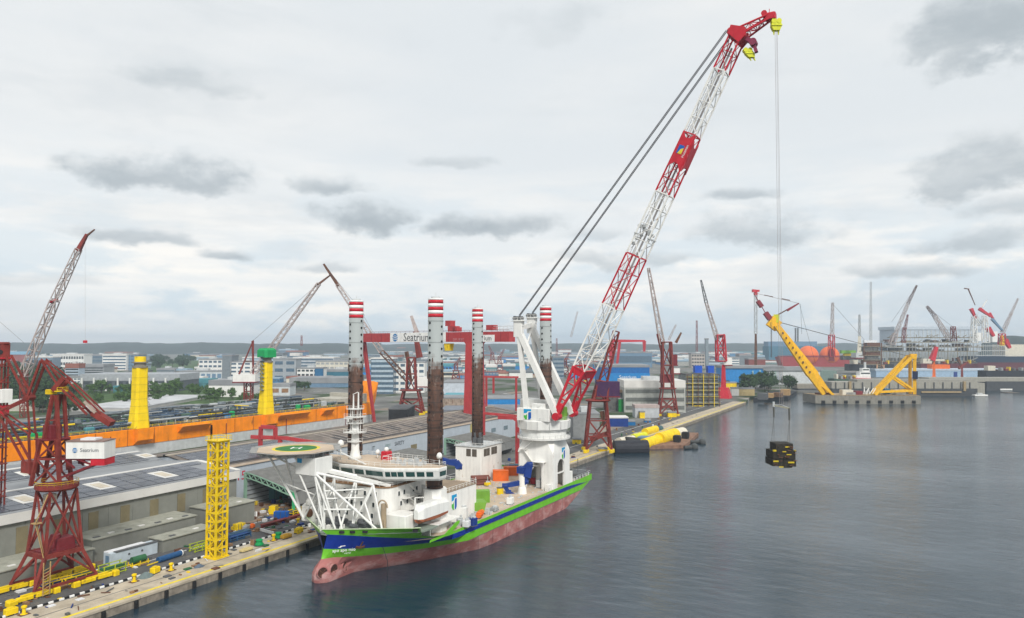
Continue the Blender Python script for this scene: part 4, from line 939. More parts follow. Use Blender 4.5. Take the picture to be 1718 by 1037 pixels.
# boom: four tapering chords, banded red and white
BF, BH = Vector((PX, 118.4, 37.8)), gx(1238, 60, PX)
BD = (BH - BF).normalized(); SX = Vector((1, 0, 0)); BN = SX.cross(BD).normalized()      # BN: boom's upper side (towards +y)
if BN.y < 0: BN = -BN
tz = lambda px, py: (gx(px, py, PX).z - BF.z) / (BH.z - BF.z)
WT = [(0, 15.4), (.155, 10.8), (.29, 8.6), (.5, 6.9), (.8, 6.0), (1, 5.6)]; TT = [(0, 1.2), (.155, 5.6), (.29, 6.0), (.5, 5.6), (.8, 4.6), (1, 4.2)]
def bring(t):
    c = BF.lerp(BH, t); w, h = lerp_tab(t, WT) / 2, lerp_tab(t, TT) / 2
    return [c - SX * w - BN * h, c + SX * w - BN * h, c + SX * w + BN * h, c - SX * w + BN * h]     # 0 near-low 1 far-low 2 far-up 3 near-up
cuts = [.0, tz(978, 618), tz(1023, 515), tz(1067, 430), tz(1117, 326), tz(1163, 227), tz(1213, 120), 1.0]
for k, (t0, t1) in enumerate(zip(cuts[:-1], cuts[1:])):
    m_ = red if k % 2 == 0 else shipwhite; L_ = (t1 - t0) * (BH - BF).length; n = max(2, round(L_ / 6.2)) if k else 3
    rings = [bring(t0 + (t1 - t0) * i / n) for i in range(n + 1)]
    b = B()
    for i in range(n):
        for a in range(4):
            c = (a + 1) % 4
            if k == 0 and a in (0, 2) and i < 2: continue
            r_ = .15 if k else .30
            if i % 2: b.tube(rings[i][a], rings[i + 1][c], r_, 5, cap=False)
            else: b.tube(rings[i][c], rings[i + 1][a], r_, 5, cap=False)
            b.tube(rings[i + 1][a], rings[i + 1][c], r_, 5, cap=False)
    sec = build('boom_section', b, m_, crane)
    for a in range(4):
        b = B()
        for i in range(n): b.tube(rings[i][a], rings[i + 1][a], .34 if k else .55, 8)
        build('chord', b, m_, sec)
    if k == 0:
        for s in (0, 1):
            b = B(); f_ = rings[0][s]; b.beam(f_ - BD * 1.5, f_ + BD * 5, 2.4, 2.0, 0, 1.2, 1.6); b.tube(f_ - SX * 1.6 - UP * .3, f_ + SX * 1.6 - UP * .3, 1.5, 14); build('boom_foot', b, red, sec)
        b = B(); b.extr([rings[-1][0], rings[-1][1], rings[-1][1] - BD * 3.2, rings[-1][0] - BD * 3.2], BN * .4); b.extr([rings[-1][0], rings[-1][3], rings[-1][3] - BD * 2.6, rings[-1][0] - BD * 2.6], SX * .3); build('gusset_plate', b, red, sec)
    b = B(); e = .55
    for a in range(4): b.beam(rings[-1][a], rings[-1][(a + 1) % 4], .42)
    build('joint_frame', b, m_, sec)
# solid panels with logo in the upper red section
def face_plate(t0, t1, a, c, nrm, name, th=.25):
    A0, C0, A1, C1 = bring(t0)[a], bring(t0)[c], bring(t1)[a], bring(t1)[c]; P_ = []
    g = lambda u, v: A0.lerp(C0, u).lerp(A1.lerp(C1, u), v)
    for u in [0, .2, .35, .5, .65, .8, 1]: P_.append(g(u, .18 * math.sin(math.pi * u)))
    for u in [1, .8, .65, .5, .35, .2, 0]: P_.append(g(u, 1 - .18 * math.sin(math.pi * u)))
    b = B(); b.extr([p + nrm * .36 for p in P_], nrm * th); return build(name, b, red, crane), g
tp0, tp1 = tz(1126, 288), tz(1152, 226)
pl, g = face_plate(tp0, tp1, 3, 0, -SX, 'logo_panel')
face_plate(tz(1143, 285), tz(1166, 235), 0, 1, -BN, 'boom_panel')
def on_panel(pts): return [g(u, v) - SX * .64 for u, v in pts]
b = B(); b.extr(on_panel([(.20, .62), (.20, .40), (.62, .40), (.62, .62)]), -SX * .04); lo = build('panel_logo', b, logoblue, pl)
b = B(); b.extr([p - SX * .05 for p in on_panel([(.62, .40), (.30, .40), (.42, .52), (.62, .56)])], -SX * .03); build('logo_yellow_field', b, lineyel, lo)
text_part('maker_lettering', 'Huisman', 1.35, g(.80, .5) - SX * .66, BD, BN, linewht, pl, .02)
# ropes, ladder and machinery carried inside the boom
b = B()
for s in (-.9, .9): b.tube(bring(.14)[3].lerp(bring(.14)[2], .5 + s * .12), bring(.98)[3].lerp(bring(.98)[2], .5 + s * .2), .09, 4)
b.tube(bring(.16)[0].lerp(bring(.16)[2], .5), bring(.97)[0].lerp(bring(.97)[2], .55), .38, 6); build('hoist_rope', b, ropel, crane)
b = B()
t_ = tz(1080, 398); q = BF.lerp(BH, t_)
for k in range(9): c = q + SX * rnd.uniform(-3, 3) + BN * rnd.uniform(-2.5, 3) + BD * rnd.uniform(-4, 4); b.box(c.x - .7, c.x + .7, c.y - .6, c.y + .6, c.z - .5, c.z + .6)
r_ = bring(t_); b.beam(r_[3] - SX * 1.2, r_[2] + SX * 1.2, .5); b.beam(r_[0] - SX * 1.2, r_[1] + SX * 1.2, .5); build('boom_gear', b, lgrey, crane)
b = B()
for t0 in [.17 + .04 * k for k in range(20)]:
    r_ = bring(t0); c = r_[0].lerp(r_[1], .2); b.beam(c - BD * 1.6, c + BD * 1.6, .5, .12)
build('boom_ladder', b, lgrey, crane)
# head and fly jib
JT = gx(1291, 30, PX); hd = bring(1.0)
jr0 = [hd[0] + BD * .2, hd[1] + BD * .2, hd[2] + BD * .2, hd[3] + BD * .2]
JD = (JT - BH).normalized(); JN = SX.cross(JD); JN = JN if JN.z > 0 else -JN
jr1 = [JT - SX * 1.2 - JN * .6, JT + SX * 1.2 - JN * .6, JT + SX * 1.2 + JN * .9, JT - SX * 1.2 + JN * .9]
rr = [[p.lerp(q, i / 4) for p, q in zip(jr0, jr1)] for i in range(5)]
b = B(); lace(b, rr, .16, 5); jib = build('fly_jib', b, red, crane)
for a in range(4): b = B(); b.tube(jr0[a], jr1[a], .38, 8); build('chord', b, red, jib)
b = B(); b.cbox(JT.x - 1.5, JT.x + 1.5, JT.y - 2.2, JT.y + 1.2, JT.z - .9, JT.z + 1.5, .3); b.tube(JT + SX * -1.4 + Vector((0, 1.6, 1.6)), JT + SX * 1.4 + Vector((0, 1.6, 1.6)), 1.0, 12); b.tube(JT + Vector((0, 0, 1.5)), JT + Vector((0, 0, 3.2)), .12, 5); build('jib_head', b, red, jib)
b = B()
for c, w in ((hd[3].lerp(hd[2], .5), 1.4), (hd[0].lerp(hd[1], .5), 1.4)):
    b.tube(c - SX * 3.2, c + SX * 3.2, w, 12)
for s in (-1, 1): c = BH + SX * s * 2.9; b.extr([c - BN * 2.4 - BD * 3, c + BN * 2.6 - BD * 1, c + BN * 3.0 + BD * 2, c - BN * 2.2 + BD * 2.6, c - BN * 3.4], SX * .5 * s)
build('boom_head', b, red, crane)
b = B(); q = gx(1264, 72, PX); b.beam(hd[0].lerp(hd[1], .5), q, 2.2, 1.4); b.beam(q, q + Vector((0, -1, -3.6)), 1.5, 1.1); b.tube(q - SX * 1.6, q + SX * 1.6, 1.3, 12); build('hook_guide', b, mat('faded_red_paint', (.24, .04, .08), .6), crane)
# luffing pendants, two pairs
b = B()
for s, top in enumerate(AT):
    for k, dx in enumerate((-.55, .55)):
        e = (hd[3] if s == 0 else hd[2]) + BN * 1.0 + SX * dx * .8; b.tube(top + Vector((dx, -.6 + .4 * k, 1.2 + .9 * k)), e + BN * (.9 * k), .17, 6)
build('luffing_pendant', b, rope, crane)
HK = gx(1302, 47, PX); SP = gx(1311, 681, PX)
b = B()
for s in (-1, 1): b.tube(HK + RV * s * .38 - UP * 1.5, SP + RV * s * .58 + UP * .2, .055, 4)
b.tube(HK + RV * .1 - UP * 1.5, SP + UP * .2, .04, 4)
build('hoist_wire', b, ropel, crane)
def block(name, label, c, k, tilt=0):
    r = root(name, label, 'hook block', c, 'lime yellow hook blocks of the big crane'); X = RV; Z = (UP * math.cos(tilt) + RV * math.sin(tilt)).normalized()
    b = B(); b.extr([c + X * a * k + Z * e * k - FV * .8 * k for a, e in ((-1.7, 1.8), (1.7, 1.8), (1.9, .2), (1.2, -1.4), (-1.2, -1.4), (-1.9, .2))], FV * 1.6 * k); build('cheek_plate', b, lime, r)
    b = B()
    for a in (-.9, .9): b.tube(c + X * a * k + Z * 2.1 * k - FV * .9 * k, c + X * a * k + Z * 2.1 * k + FV * .9 * k, .95 * k, 12)
    b.beam(c - X * 2.0 * k + Z * .4 * k - FV * .9 * k, c + X * 2.0 * k + Z * .4 * k - FV * .9 * k, .35 * k); build('sheave', b, lime, r)
    b = B()
    for a in (-.85, .85): b.beam(c + X * a * k - Z * 1.2 * k, c + X * a * k - Z * 2.9 * k, .7 * k, .7 * k, 0, .25 * k, .25 * k)
    build('hook', b, lime, r); return r
block('hook_block', 'lime yellow hook block hanging at the very tip of the fly jib', HK + UP * .3, .95)
block('hook_block', 'lime yellow auxiliary block hanging tilted under the red boom head', gx(1258, 92, PX), .85, -.5)
# suspended load
r = root('spreader_bar', 'thin spreader beam on the hoist wires above the dark hanging load', 'spreader bar', SP)
A, C_ = gx(1298, 680, PX), gx(1324, 685, PX)
b = B(); b.beam(A, C_, .45, .5); build('beam', b, mat('dull_olive_steel', (.30, .29, .22), .7), r)
b = B(); b.tube(SP + UP * .4, A + UP * .2, .06, 4); b.tube(SP + UP * .4, C_ + UP * .2, .06, 4); b.tube(A + UP * 1.2, A - UP * .5, .35, 8); build('shackle', b, lgrey, r)
LT = gx(1310, 746, PX)
b = B()
for p, xs in ((A, (1293, 1299)), (C_, (1320, 1325))):
    m_ = p - UP * 4.0; b.tube(p, m_, .30, 8)
    for px in xs: b.tube(m_, gx(px, 752, PX), .06, 4)
build('sling', b, mat('dark_webbing', (.10, .10, .09), .8), r)
r = root('hanging_load', 'dark square test load with yellow patches hanging in slings over the water', 'test weight', gx(1310, 782, PX))
c0 = gx(1310, 764, PX)
U = 1 / 4.93
def lbx(x0, x1, y0, y1, dz0, dz1): 
    b = B(); P_ = [c0 + RV * (x0 * U) + FV * dz0 + UP * (y0 * U), c0 + RV * (x1 * U) + FV * dz0 + UP * (y0 * U), c0 + RV * (x1 * U) + FV * dz0 + UP * (y1 * U), c0 + RV * (x0 * U) + FV * dz0 + UP * (y1 * U)]
    b.extr(P_, FV * (dz1 - dz0)); return b
ldk = mat('load_black_brown', (.028, .024, .018), .8, var=.6, scale=1.2); ly = mat('load_yellow', (.50, .38, .02), .7)
for nm, a, m_ in (('top_crate', (-13, 15, 8, 21, -3, 3), ldk), ('crate', (-19, 1, -3, 9, -3.6, 3.4), ldk), ('crate', (1.5, 18, -4, 9.5, -3.3, 3.6), ldk), ('crate', (-20, -3, -15, -4, -3.7, 3.5), ldk), ('crate', (-2, 12, -18, -5, -3.4, 3.6), ldk), ('crate', (12.5, 19, -16, -5, -3.2, 3.3), ldk),
                  ('yellow_tag', (-19, -14, 9, 11.5, -3.8, -3.0), ly), ('yellow_tag', (16, 19, 8.5, 11, -3.5, -2.8), ly), ('yellow_tag', (-19.5, -11, -8, -5.5, -3.9, -3.75), ly), ('yellow_tag', (5, 15, -10, -7.5, -3.8, -3.65), ly), ('yellow_tag', (-10, -3, -17, -15, -3.9, -3.75), ly), ('yellow_tag', (3, 11, 3, 4.5, -3.6, -3.45), ly), ('yellow_tag', (2, 9, 15, 17, -3.2, -3.05), ly), ('yellow_tag', (-4, 2, 8, 9.5, -3.8, -3.65), ly)):
    build(nm, lbx(*a), m_, r)
b = B()
for k in range(16): a = rnd.uniform(-19, 17); e = rnd.uniform(-16, 18); b.tube(c0 + RV * a * U + UP * e * U - FV * 3.8, c0 + RV * (a + rnd.uniform(2, 7)) * U + UP * (e + rnd.uniform(-2, 2)) * U - FV * 3.7, .12, 4)
build('lashing_chain', b, brown, r)
# ------------------------------------------------------------------ the yard: warehouses
def gable_hall(nm, label, x0, x1, yf, ye, yr, yb, z0, ze, zr, wm, cat='warehouse'):
    """long hall: front wall at yf, eave ze, ridge at yr/zr"""
    r = root(nm, label, cat, ((x0 + x1) / 2, (yf + yb) / 2, z0)); r['x0'] = x0
    b = B(); b.loft([[(x, yf, z0), (x, yf, ze - .1), (x, yr, zr - .25), (x, yb, ze - .1), (x, yb, z0)] for x in (x0, x1)], True); build('wall', b, wm, r)
    return r
def slope(r, nm, x0, x1, y0, z0, y1, z1, m, th=.12, lift=.0):
    b = B(); n = Vector((0, -(z1 - z0), y1 - y0)).normalized(); b.extr([Vector(p) + n * lift for p in ((x0, y0, z0), (x1, y0, z0), (x1, y1, z1), (x0, y1, z1))], n * th); return build(nm, b, m, r)
def slope_pieces(r, nm, xs, y0, z0, y1, z1, rows, mesh_m, gap, lift, skip=(), th=.12, max_n=300):
    """panels laid in a grid on a slope, all sharing one mesh"""
    w = (xs[1] - xs[0]); d = math.hypot(y1 - y0, z1 - z0) / rows; ang = math.atan2(z1 - z0, y1 - y0)
    b = B(); b.box(-w / 2 + gap, w / 2 - gap, -d / 2 + gap, d / 2 - gap, 0, th); me = meshof(b, mesh_m); c = 0
    me.transform(Matrix.Rotation(ang, 4, 'X'))
    for i, x in enumerate(xs[:-1]):
        for j in range(rows):
            if (i, j) in skip: continue
            f = (j + .5) / rows; o = inst(nm, me, r, (x + w / 2, y0 + (y1 - y0) * f - math.sin(ang) * lift, z0 + (z1 - z0) * f + math.cos(ang) * lift)); c += 1
    return c
hallA = gable_hall('grey_warehouse', 'long grey warehouse with white eaves and solar panelled roof, nearest building on the left', -70, 184, 217, 0, 239, 262, 2.5, 18.2, 20.0, wall_m)
b = B(); b.box(-70.4, 184.4, 215.9, 217.0 + .02, 15.8, 18.5); build('eaves_fascia', b, roofwhite, hallA)
slope(hallA, 'roof', -70.2, 184.3, 216.0, 18.5, 239, 20.3, roofgrey, .10)
slope(hallA, 'roof', -70.2, 184.3, 239.02, 20.3, 264, 18.4, roofgrey, .10)
b = B(); b.box(-70.3, 184.5, 238.2, 239.8, 20.34, 20.62); build('ridge_cap', b, roofwhite, hallA)
b = B(); b.extr([(183.2, 216.2, 18.64), (185.0, 216.2, 18.64), (185.0, 238.2, 20.36), (183.2, 238.2, 20.36)], (0, 0, .2)); build('verge_cap', b, roofwhite, hallA)
xs = [86 + 5.6 * i for i in range(18)]
sk = {(i, j) for i in range(18) for j in range(4) if (i % 4 == 1 and j in (1, 2)) or i == 16 and j < 3}
slope_pieces(hallA, 'solar_panel', xs, 217.6, 18.68, 237.8, 20.26, 4, roofpv, .15, .12, sk)
for i in range(1, 17, 4):
    x = xs[i] + 2.8; b = B(); b.extr([(x - 2.7, 222.7, 19.2), (x + 2.7, 222.7, 19.2), (x + 2.7, 232.7, 19.98), (x - 2.7, 232.7, 19.98)], (0, 0, .08)); q = build('skylight_base', b, roofwhite, hallA)
    b = B(); b.extr([(x - 1.5, 224.4, 19.44), (x + 1.5, 224.4, 19.44), (x + 1.5, 230.4, 19.90), (x - 1.5, 230.4, 19.90)], (0, 0, .10)); build('skylight', b, skyl, q)
wp = meshof(B().box(-3.92, 3.92, -.10, 0, 2.6, 15.95), wall_m)
for i in range(13): inst('wall_panel', wp, hallA, (84 + 7.95 * i, 216.98, 0))
for x in (111, 121, 131, 141, 151, 161, 171, 100):
    b = B(); b.box(x - 1.5, x + 1.5, 216.72, 216.86, 8.2 if x > 115 else 7.0, 14.2); build('shutter', b, shut, hallA)
hallB = gable_hall('grey_warehouse', 'second solar roofed warehouse bay directly behind the nearest grey warehouse', -70, 186.5, 264.3, 0, 280, 303, 2.5, 18.0, 20.0, wall_m)
slope(hallB, 'roof', -70.2, 187, 264.2, 18.5, 280, 20.3, roofgrey, .10); slope(hallB, 'roof', -70.2, 187, 280.02, 20.3, 304, 18.2, roofgrey, .10)
b = B(); b.box(-70.3, 187.2, 279.2, 280.8, 20.36, 20.65); build('ridge_cap', b, roofwhite, hallB)
xs = [104 + 5.6 * i for i in range(15)]
sk = {(i, j) for i in range(15) for j in range(4) if i % 4 == 2 and j in (1, 2)}
slope_pieces(hallB, 'solar_panel', xs, 265.3, 18.66, 278.8, 20.18, 4, roofpv, .15, .12, sk)
for i in range(2, 15, 4):
    x = xs[i] + 2.8; b = B(); b.extr([(x - 2.7, 268.8, 19.2), (x + 2.7, 268.8, 19.2), (x + 2.7, 275.4, 19.94), (x - 2.7, 275.4, 19.94)], (0, 0, .08)); q = build('skylight_base', b, roofwhite, hallB)
    b = B(); b.extr([(x - 1.5, 270, 19.46), (x + 1.5, 270, 19.46), (x + 1.5, 274, 19.90), (x - 1.5, 274, 19.90)], (0, 0, .10)); build('skylight', b, skyl, q)
# white walled long shed with ribbed roof and lettering
hallC = gable_hall('white_walled_shed', 'very long white walled shed with dark lettering and ribbed grey brown roof', 188, 446, 234, 0, 262, 292, 2.5, 16.3, 19.7, wall2_m, 'shed')
slope(hallC, 'roof', 187.4, 447, 233.6, 16.3, 262, 19.9, roofsheet, .10); slope(hallC, 'roof', 187.4, 447, 262.02, 19.9, 293, 16.0, roofsheet, .10)
slope(hallC, 'eave_band', 187.3, 447.1, 233.5, 16.32, 236.2, 16.66, mat('tan_eave', (.36, .29, .22), .8, rust=.2), .08, .06)
slope(hallC, 'dark_gutter', 187.3, 447.1, 238.2, 17.0, 239.4, 17.15, mat('gutter_dark', (.05, .05, .055), .7), .06, .10)
b = B(); b.box(187.3, 447.2, 261.2, 262.8, 19.95, 20.4); build('ridge_vent', b, mat('ridge_tan', (.38, .34, .28), .8), hallC)
b = B(); b.box(187.3, 447.2, 263.0, 264.2, 19.7, 20.3); build('dark_ridge_gap', b, black, hallC)
pvC = slope_pieces(hallC, 'solar_panel', [190 + 6 * i for i in range(12)], 240, 17.22, 261, 19.78, 5, roofpv, .08, .13)
b = B(); rib = B()
rib.box(-.25, .25, -10.6, 10.6, 0, .16); me = meshof(rib, mat('roof_rib_light', (.36, .32, .29), .75, var=.3)); me.transform(Matrix.Rotation(math.atan2(3.6, 29.4), 4, 'X'))
for i in range(40): inst('roof_rib', me, hallC, (268 + i * 4.5, 250.5, 18.60))
rib = B(); rib.box(-2.1, 2.1, -5.1, 5.1, 0, .07); meA = meshof(rib, mat('roof_sheet_dark', (.075, .068, .064), .75, var=.3)); meA.transform(Matrix.Rotation(math.atan2(3.6, 29.4), 4, 'X'))
for i in range(40):
    if (i * 7) % 5 < 3: inst('roof_sheet', meA, hallC, (270.25 + i * 4.5, 246 + (i * 3) % 9, 18.06 + ((i * 3) % 9) * .1224))
text_part('wall_lettering', 'IT', 3.0, (281.5, 233.93, 12.9), (1, 0, 0), (0, 0, 1), textdk, hallC)
text_part('wall_lettering', 'SAFETY', 2.9, (302.5, 233.93, 13.0), (1, 0, 0), (0, 0, 1), textdk, hallC, .03, .85)
text_part('wall_lettering', 'FIRST', 1.8, (293, 233.93, 13.0), (1, 0, 0), (0, 0, 1), mat('faded_green_lettering', (.17, .27, .25), .7), hallC)
text_part('wall_number', '15', 5.0, (200.5, 233.95, 12.3), (1, 0, 0), (0, 0, 1), red, hallC)
for i, x in enumerate((315, 293, 352, 368, 384, 400, 416, 432, 270, 232, 248)):
    b = B(); b.box(x - 2.6, x + 2.6, 233.80, 233.97, 8.4, 10.9); w = build('window', b, shut if i < 2 else mat('pale_window', (.16, .21, .24), .3), hallC)
b = B(); b.box(372, 374.5, 233.2, 233.9, 3, 16); build('down_pipe', b, mat('pale_yellow_pipe', (.50, .42, .16), .6), hallC)
# low annexes in front of the nearest warehouse
def annex(label, x0, x1, y0, y1, h, m, rm, hatch=3, cat='annex'):
    r = root('yard_annex', label, cat, ((x0 + x1) / 2, (y0 + y1) / 2, 2.5)); b = B(); b.box(x0, x1, y0, y1, 2.52, 2.5 + h); build('wall', b, m, r)
    b = B(); b.box(x0 - .4, x1 + .4, y0 - .4, y1, 2.5 + h, 2.8 + h); build('roof', b, rm, r)
    for i in range(hatch):
        x = x0 + (x1 - x0) * (i + .5) / hatch; b = B(); b.box(x - 1.2, x + .6, y0 + 1 + i % 2, y0 + 2 + i % 2, 2.8 + h, 3.0 + h); build('roof_hatch', b, roofwhite if i % 2 else dgrey, r)
    return r
greyroof2 = mat('dusty_roof', (.30, .30, .25), .85, var=.2)
annex('long flat roofed grey annex along the foot of the warehouse wall', 124, 158, 205.5, 216.8, 6.2, wall_m, greyroof2, 7)
annex('low grey lean-to left of the long annex behind the red portal crane', 84, 123.4, 204, 216.8, 4.2, wall_m, greyroof2, 3)
annex('small low grey hut in front of the long annex, right of the pale container', 140, 158, 196.6, 203.2, 3.6, wall_m, greyroof2, 2, 'hut')
annex('square grey store at the corner of the warehouse behind the yellow lattice tower', 163.6, 181, 204, 215.9, 6.8, wall_m, greyroof2, 2, 'store')
# vaulted open sheds with green door trusses
def vault_shed(x0, label, dh=0.0):
    r = root('open_shed', label, 'shed', (x0 + 18, 211, 2.5), 'grey vaulted sheds with green door trusses'); L_ = 37
    cv = lambda t: (224.5 - 25.5 * t, 2.5 + 13.0 - dh - (5.0 - dh * .6) * t ** 1.25)
    ts = [i / 8 for i in range(9)]
    b = B(); n = len(ts)
    P0 = [(x0, *cv(t)) for t in ts]; P1 = [(x0 + L_, *cv(t)) for t in ts]
    b.loft([[p for p in P0] + [(p[0], p[1], p[2] + .25) for p in P0[::-1]], [p for p in P1] + [(p[0], p[1], p[2] + .25) for p in P1[::-1]]], True); build('roof', b, mat('vault_roof_grey', (.155, .155, .145), .8, var=.25, streak=.2), r)
    b = B(); b.box(x0 + .5, x0 + L_, 198.9, 199.2, 5.4, 10.2 - dh * .4); build('side_wall', b, mat('ribbed_grey_wall', (.22, .225, .22), .7, streak=.2), r)
    b = B(); b.box(x0 + .5, x0 + L_, 224.2, 224.5, 2.6, 15.2 - dh); wl = build('side_wall', b, mat('inner_grey_wall', (.26, .29, .31), .7), r)
    for k in range(5 if dh else 7): b = B(); b.box(x0 + .6, x0 + L_ - .4, 224.05, 224.2, 3.2 + k * 1.7, 3.5 + k * 1.7); build('wall_rail', b, dgrey, wl)
    gm = mat('pale_green_frame', (.24, .40, .30), .6, streak=.2)
    b = B(); b.box(x0 - .2, x0 + .5, 224.0, 225.2, 2.5, 15.4 - dh); build('door_post', b, gm, r)
    b = B(); b.box(x0 - .2, x0 + .5, 198.6, 199.5, 2.5, 10.4 - dh * .4); build('door_post', b, mat('bright_green_frame', (.05, .42, .18), .6), r)
    b = B()
    for a, c in zip(ts[:-1], ts[1:]):
        p, q = cv(a), cv(c)
        for dx in (0,):
            b.beam((x0 - .1, p[0], p[1]), (x0 - .1, q[0], q[1]), .35); b.beam((x0 - .1, p[0], p[1] - 1.9), (x0 - .1, q[0], q[1] - 1.6 if c == 1 else q[1] - 1.9), .35)
            b.beam((x0 - .1, p[0], p[1] - 1.9), (x0 - .1, (p[0] + q[0]) / 2, (p[1] + q[1]) / 2), .28); b.beam((x0 - .1, (p[0] + q[0]) / 2, (p[1] + q[1]) / 2), (x0 - .1, q[0], q[1] - 1.9), .28)
    build('door_truss', b, gm, r)
    b = B(); b.box(x0 + L_ - 6, x0 + L_ - 5.7, 199.6, 224, 2.6, 8); build('back_wall', b, roofgrey, r)
    return r
sh1 = vault_shed(194.5, 'grey vaulted open shed under the helideck with a pale green truss over its door')
text_part('wall_number', '5', 4.2, (224, 198.86, 7.6), (1, 0, 0), (0, 0, 1), linewht, sh1)
vault_shed(262, 'grey vaulted shed showing only its curved roof behind the bridge', 4.0)
vault_shed(331, 'grey vaulted shed between the aft house and the crane pedestal with green door truss', 2.5)
# stores inside and in front of the first shed
def crate_stack(label, px, py, dx, dy, dz, m, cat='crate', name='crate', rz=0.0):
    p = gz(px, py, 2.52); r = root(name, label, cat, p, None, rz); b = B(); b.cbox(-dx / 2, dx / 2, -dy / 2, dy / 2, .15, dz, .06); build('body', b, m, r)
    b = B(); b.box(-dx / 2 - .05, dx / 2 + .05, -dy / 2 + .2, -dy / 2 + .5, 0, .15); b.box(-dx / 2 - .05, dx / 2 + .05, dy / 2 - .5, dy / 2 - .2, 0, .15); build('skid', b, wood, r)
    b = B()
    for k in range(3): x = -dx / 2 + dx * (k + .5) / 3; b.box(x - .08, x + .08, -dy / 2 - .06, dy / 2 + .06, .16, dz + .05)
    build('strap', b, dgrey, r); return r
crate_stack('blue steel crate at the mouth of the first open shed', 472, 872, 5, 2, 3, logoblue, rz=math.radians(-61)); crate_stack('yellow machine part inside the first open shed', 459, 862, 3, 2.4, 3, yellow, rz=.4)
crate_stack('yellow crate at the left inside of the first open shed', 425, 848, 3, 2, 1.6, yellow); crate_stack('brown timber pile left of the first open shed', 405, 866, 6, 2.6, 1.6, wood, 'timber pile', 'timber_pile', -.5)
crate_stack('white slab leaning left of the open shed mouth', 421, 868, 4.2, .8, 1.8, linewht, 'slab', 'white_slab', -.6); crate_stack('large teal machine far inside the first open shed', 466, 838, 7, 3, 5, teal, 'machine', 'covered_machine')
crate_stack('yellow box on the yard right of the lattice tower', 401, 889, 3.4, 2.2, 2.2, yellow); crate_stack('small brown crate on the apron edge by the green capstan', 426, 914, 1.6, 1.6, 1.6, wood)
p = gz(491, 868, 2.52); r = root('red_beam', 'long red brown steel beam lying beside the open shed', 'steel beam', p); b = B(); b.beam(p + Vector((-16, -2, .5)), p + Vector((14, -2, .5)), .9, .9); build('web', b, oxred, r); b = B(); b.box(p.x - 16, p.x + 14, p.y - 2.9, p.y - 1.1, p.z + .95, p.z + 1.1); build('flange', b, oxred, r)

# ------------------------------------------------------------------ yellow lattice tower on the quay edge
tx, ty = 144.9, 178.9; th = 1.95
tower = root('lattice_tower', 'slender bright yellow square lattice tower standing on the quay edge', 'tower', (tx, ty, 2.5)); nb = 13; zt0, zt1 = 2.55, 36.5
sgn4 = [(-1, -1), (1, -1), (1, 1), (-1, 1)]
for sx, sy in sgn4: b = B(); b.beam((tx + sx * th, ty + sy * th, zt0), (tx + sx * th, ty + sy * th, zt1), .5); build('chord', b, yellow, tower)
hm_ = meshof(B().beam((-th + .25, 0, 0), (th - .25, 0, 0), .34), yellow); bay = (zt1 - zt0) / nb
dmA = meshof(B().beam((-th + .25, 0, 0), (th - .25, 0, bay), .24), yellow); dmB = meshof(B().beam((th - .25, 0, 0), (-th + .25, 0, bay), .24), yellow)
lm_ = meshof(B().beam((0, 0, 0), (0, 0, bay), .26), yellow)
for k in range(nb + 1):
    z_ = zt0 + .2 + k * bay * .985
    for q, (dx, dy, rz) in enumerate(((0, -th, 0), (th, 0, math.pi / 2), (0, th, 0), (-th, 0, math.pi / 2))):
        inst('horizontal_brace', hm_, tower, (tx + dx, ty + dy, z_), rz)
        if k < nb: inst('diagonal_brace', dmA if (k + q) % 2 else dmB, tower, (tx + dx, ty + dy, z_), rz); inst('upright_brace', lm_, tower, (tx + dx * 1.0 + (.35 if dx == 0 else 0), ty + dy + (.35 if dy == 0 else 0), z_), 0)
    if k < nb: b = B(); b.box(tx - th + .3, tx + th - .3, ty - th + .3, ty + (th - .3) * (.2 if k % 2 else 1), z_ + .1, z_ + .2); build('floor_plate', b, yellow, tower)
for k in range(nb): b = B(); z_ = zt0 + .3 + k * bay * .985; b.beam((tx - 1.5, ty + 1.2, z_), (tx + 1.5, ty + 1.2, z_ + bay), .9, .10); build('stair_flight', b, yellow, tower)
b = B(); b.box(tx - th - .7, tx + th + .7, ty - th - .7, ty + th + .7, zt1, zt1 + .2); tp = build('top_platform', b, yellow, tower)
b = B(); q = [(tx + sx * (th + .62), ty + sy * (th + .62), zt1 + .2) for sx, sy in sgn4]; b.rail(q + [q[0]], 1.2, .07, 1.2); build('railing', b, yellow, tp)
b = B(); b.box(tx - th - .6, tx + th + .6, ty - th - .6, ty + th + .6, 2.53, 2.9); build('base_frame', b, yellow, tower)

# ------------------------------------------------------------------ foreground red portal crane
fc = root('portal_crane', 'dark red level luffing portal crane in the left foreground with white machinery house', 'crane', (107.4, 194, 2.5)); cx_, cy_ = 107.4, 194.0; DC = dist((cx_, cy_, 0))
feet = [(99.8, 188.6), (115.2, 188.6), (115.2, 199.6), (99.8, 199.6)]; nod = [(cx_ - 4.6, cy_ - 4.0), (cx_ + 4.6, cy_ - 4.0), (cx_ + 4.6, cy_ + 4.0), (cx_ - 4.6, cy_ + 4.0)]
zN, zR = 11.6, 27.4
tops = [(cx_ - 3.3, cy_ - 3.0), (cx_ + 3.3, cy_ - 3.0), (cx_ + 3.3, cy_ + 3.0), (cx_ - 3.3, cy_ + 3.0)]
for f, n_, t_ in zip(feet, nod, tops):
    b = B(); b.beam((*f, 4.2), (*n_, zN), .66, .66, 0, .85, .85); b.beam((*n_, zN - .3), (*t_, zR), .64, .64, 0, .5, .5); build('leg', b, oxred, fc)
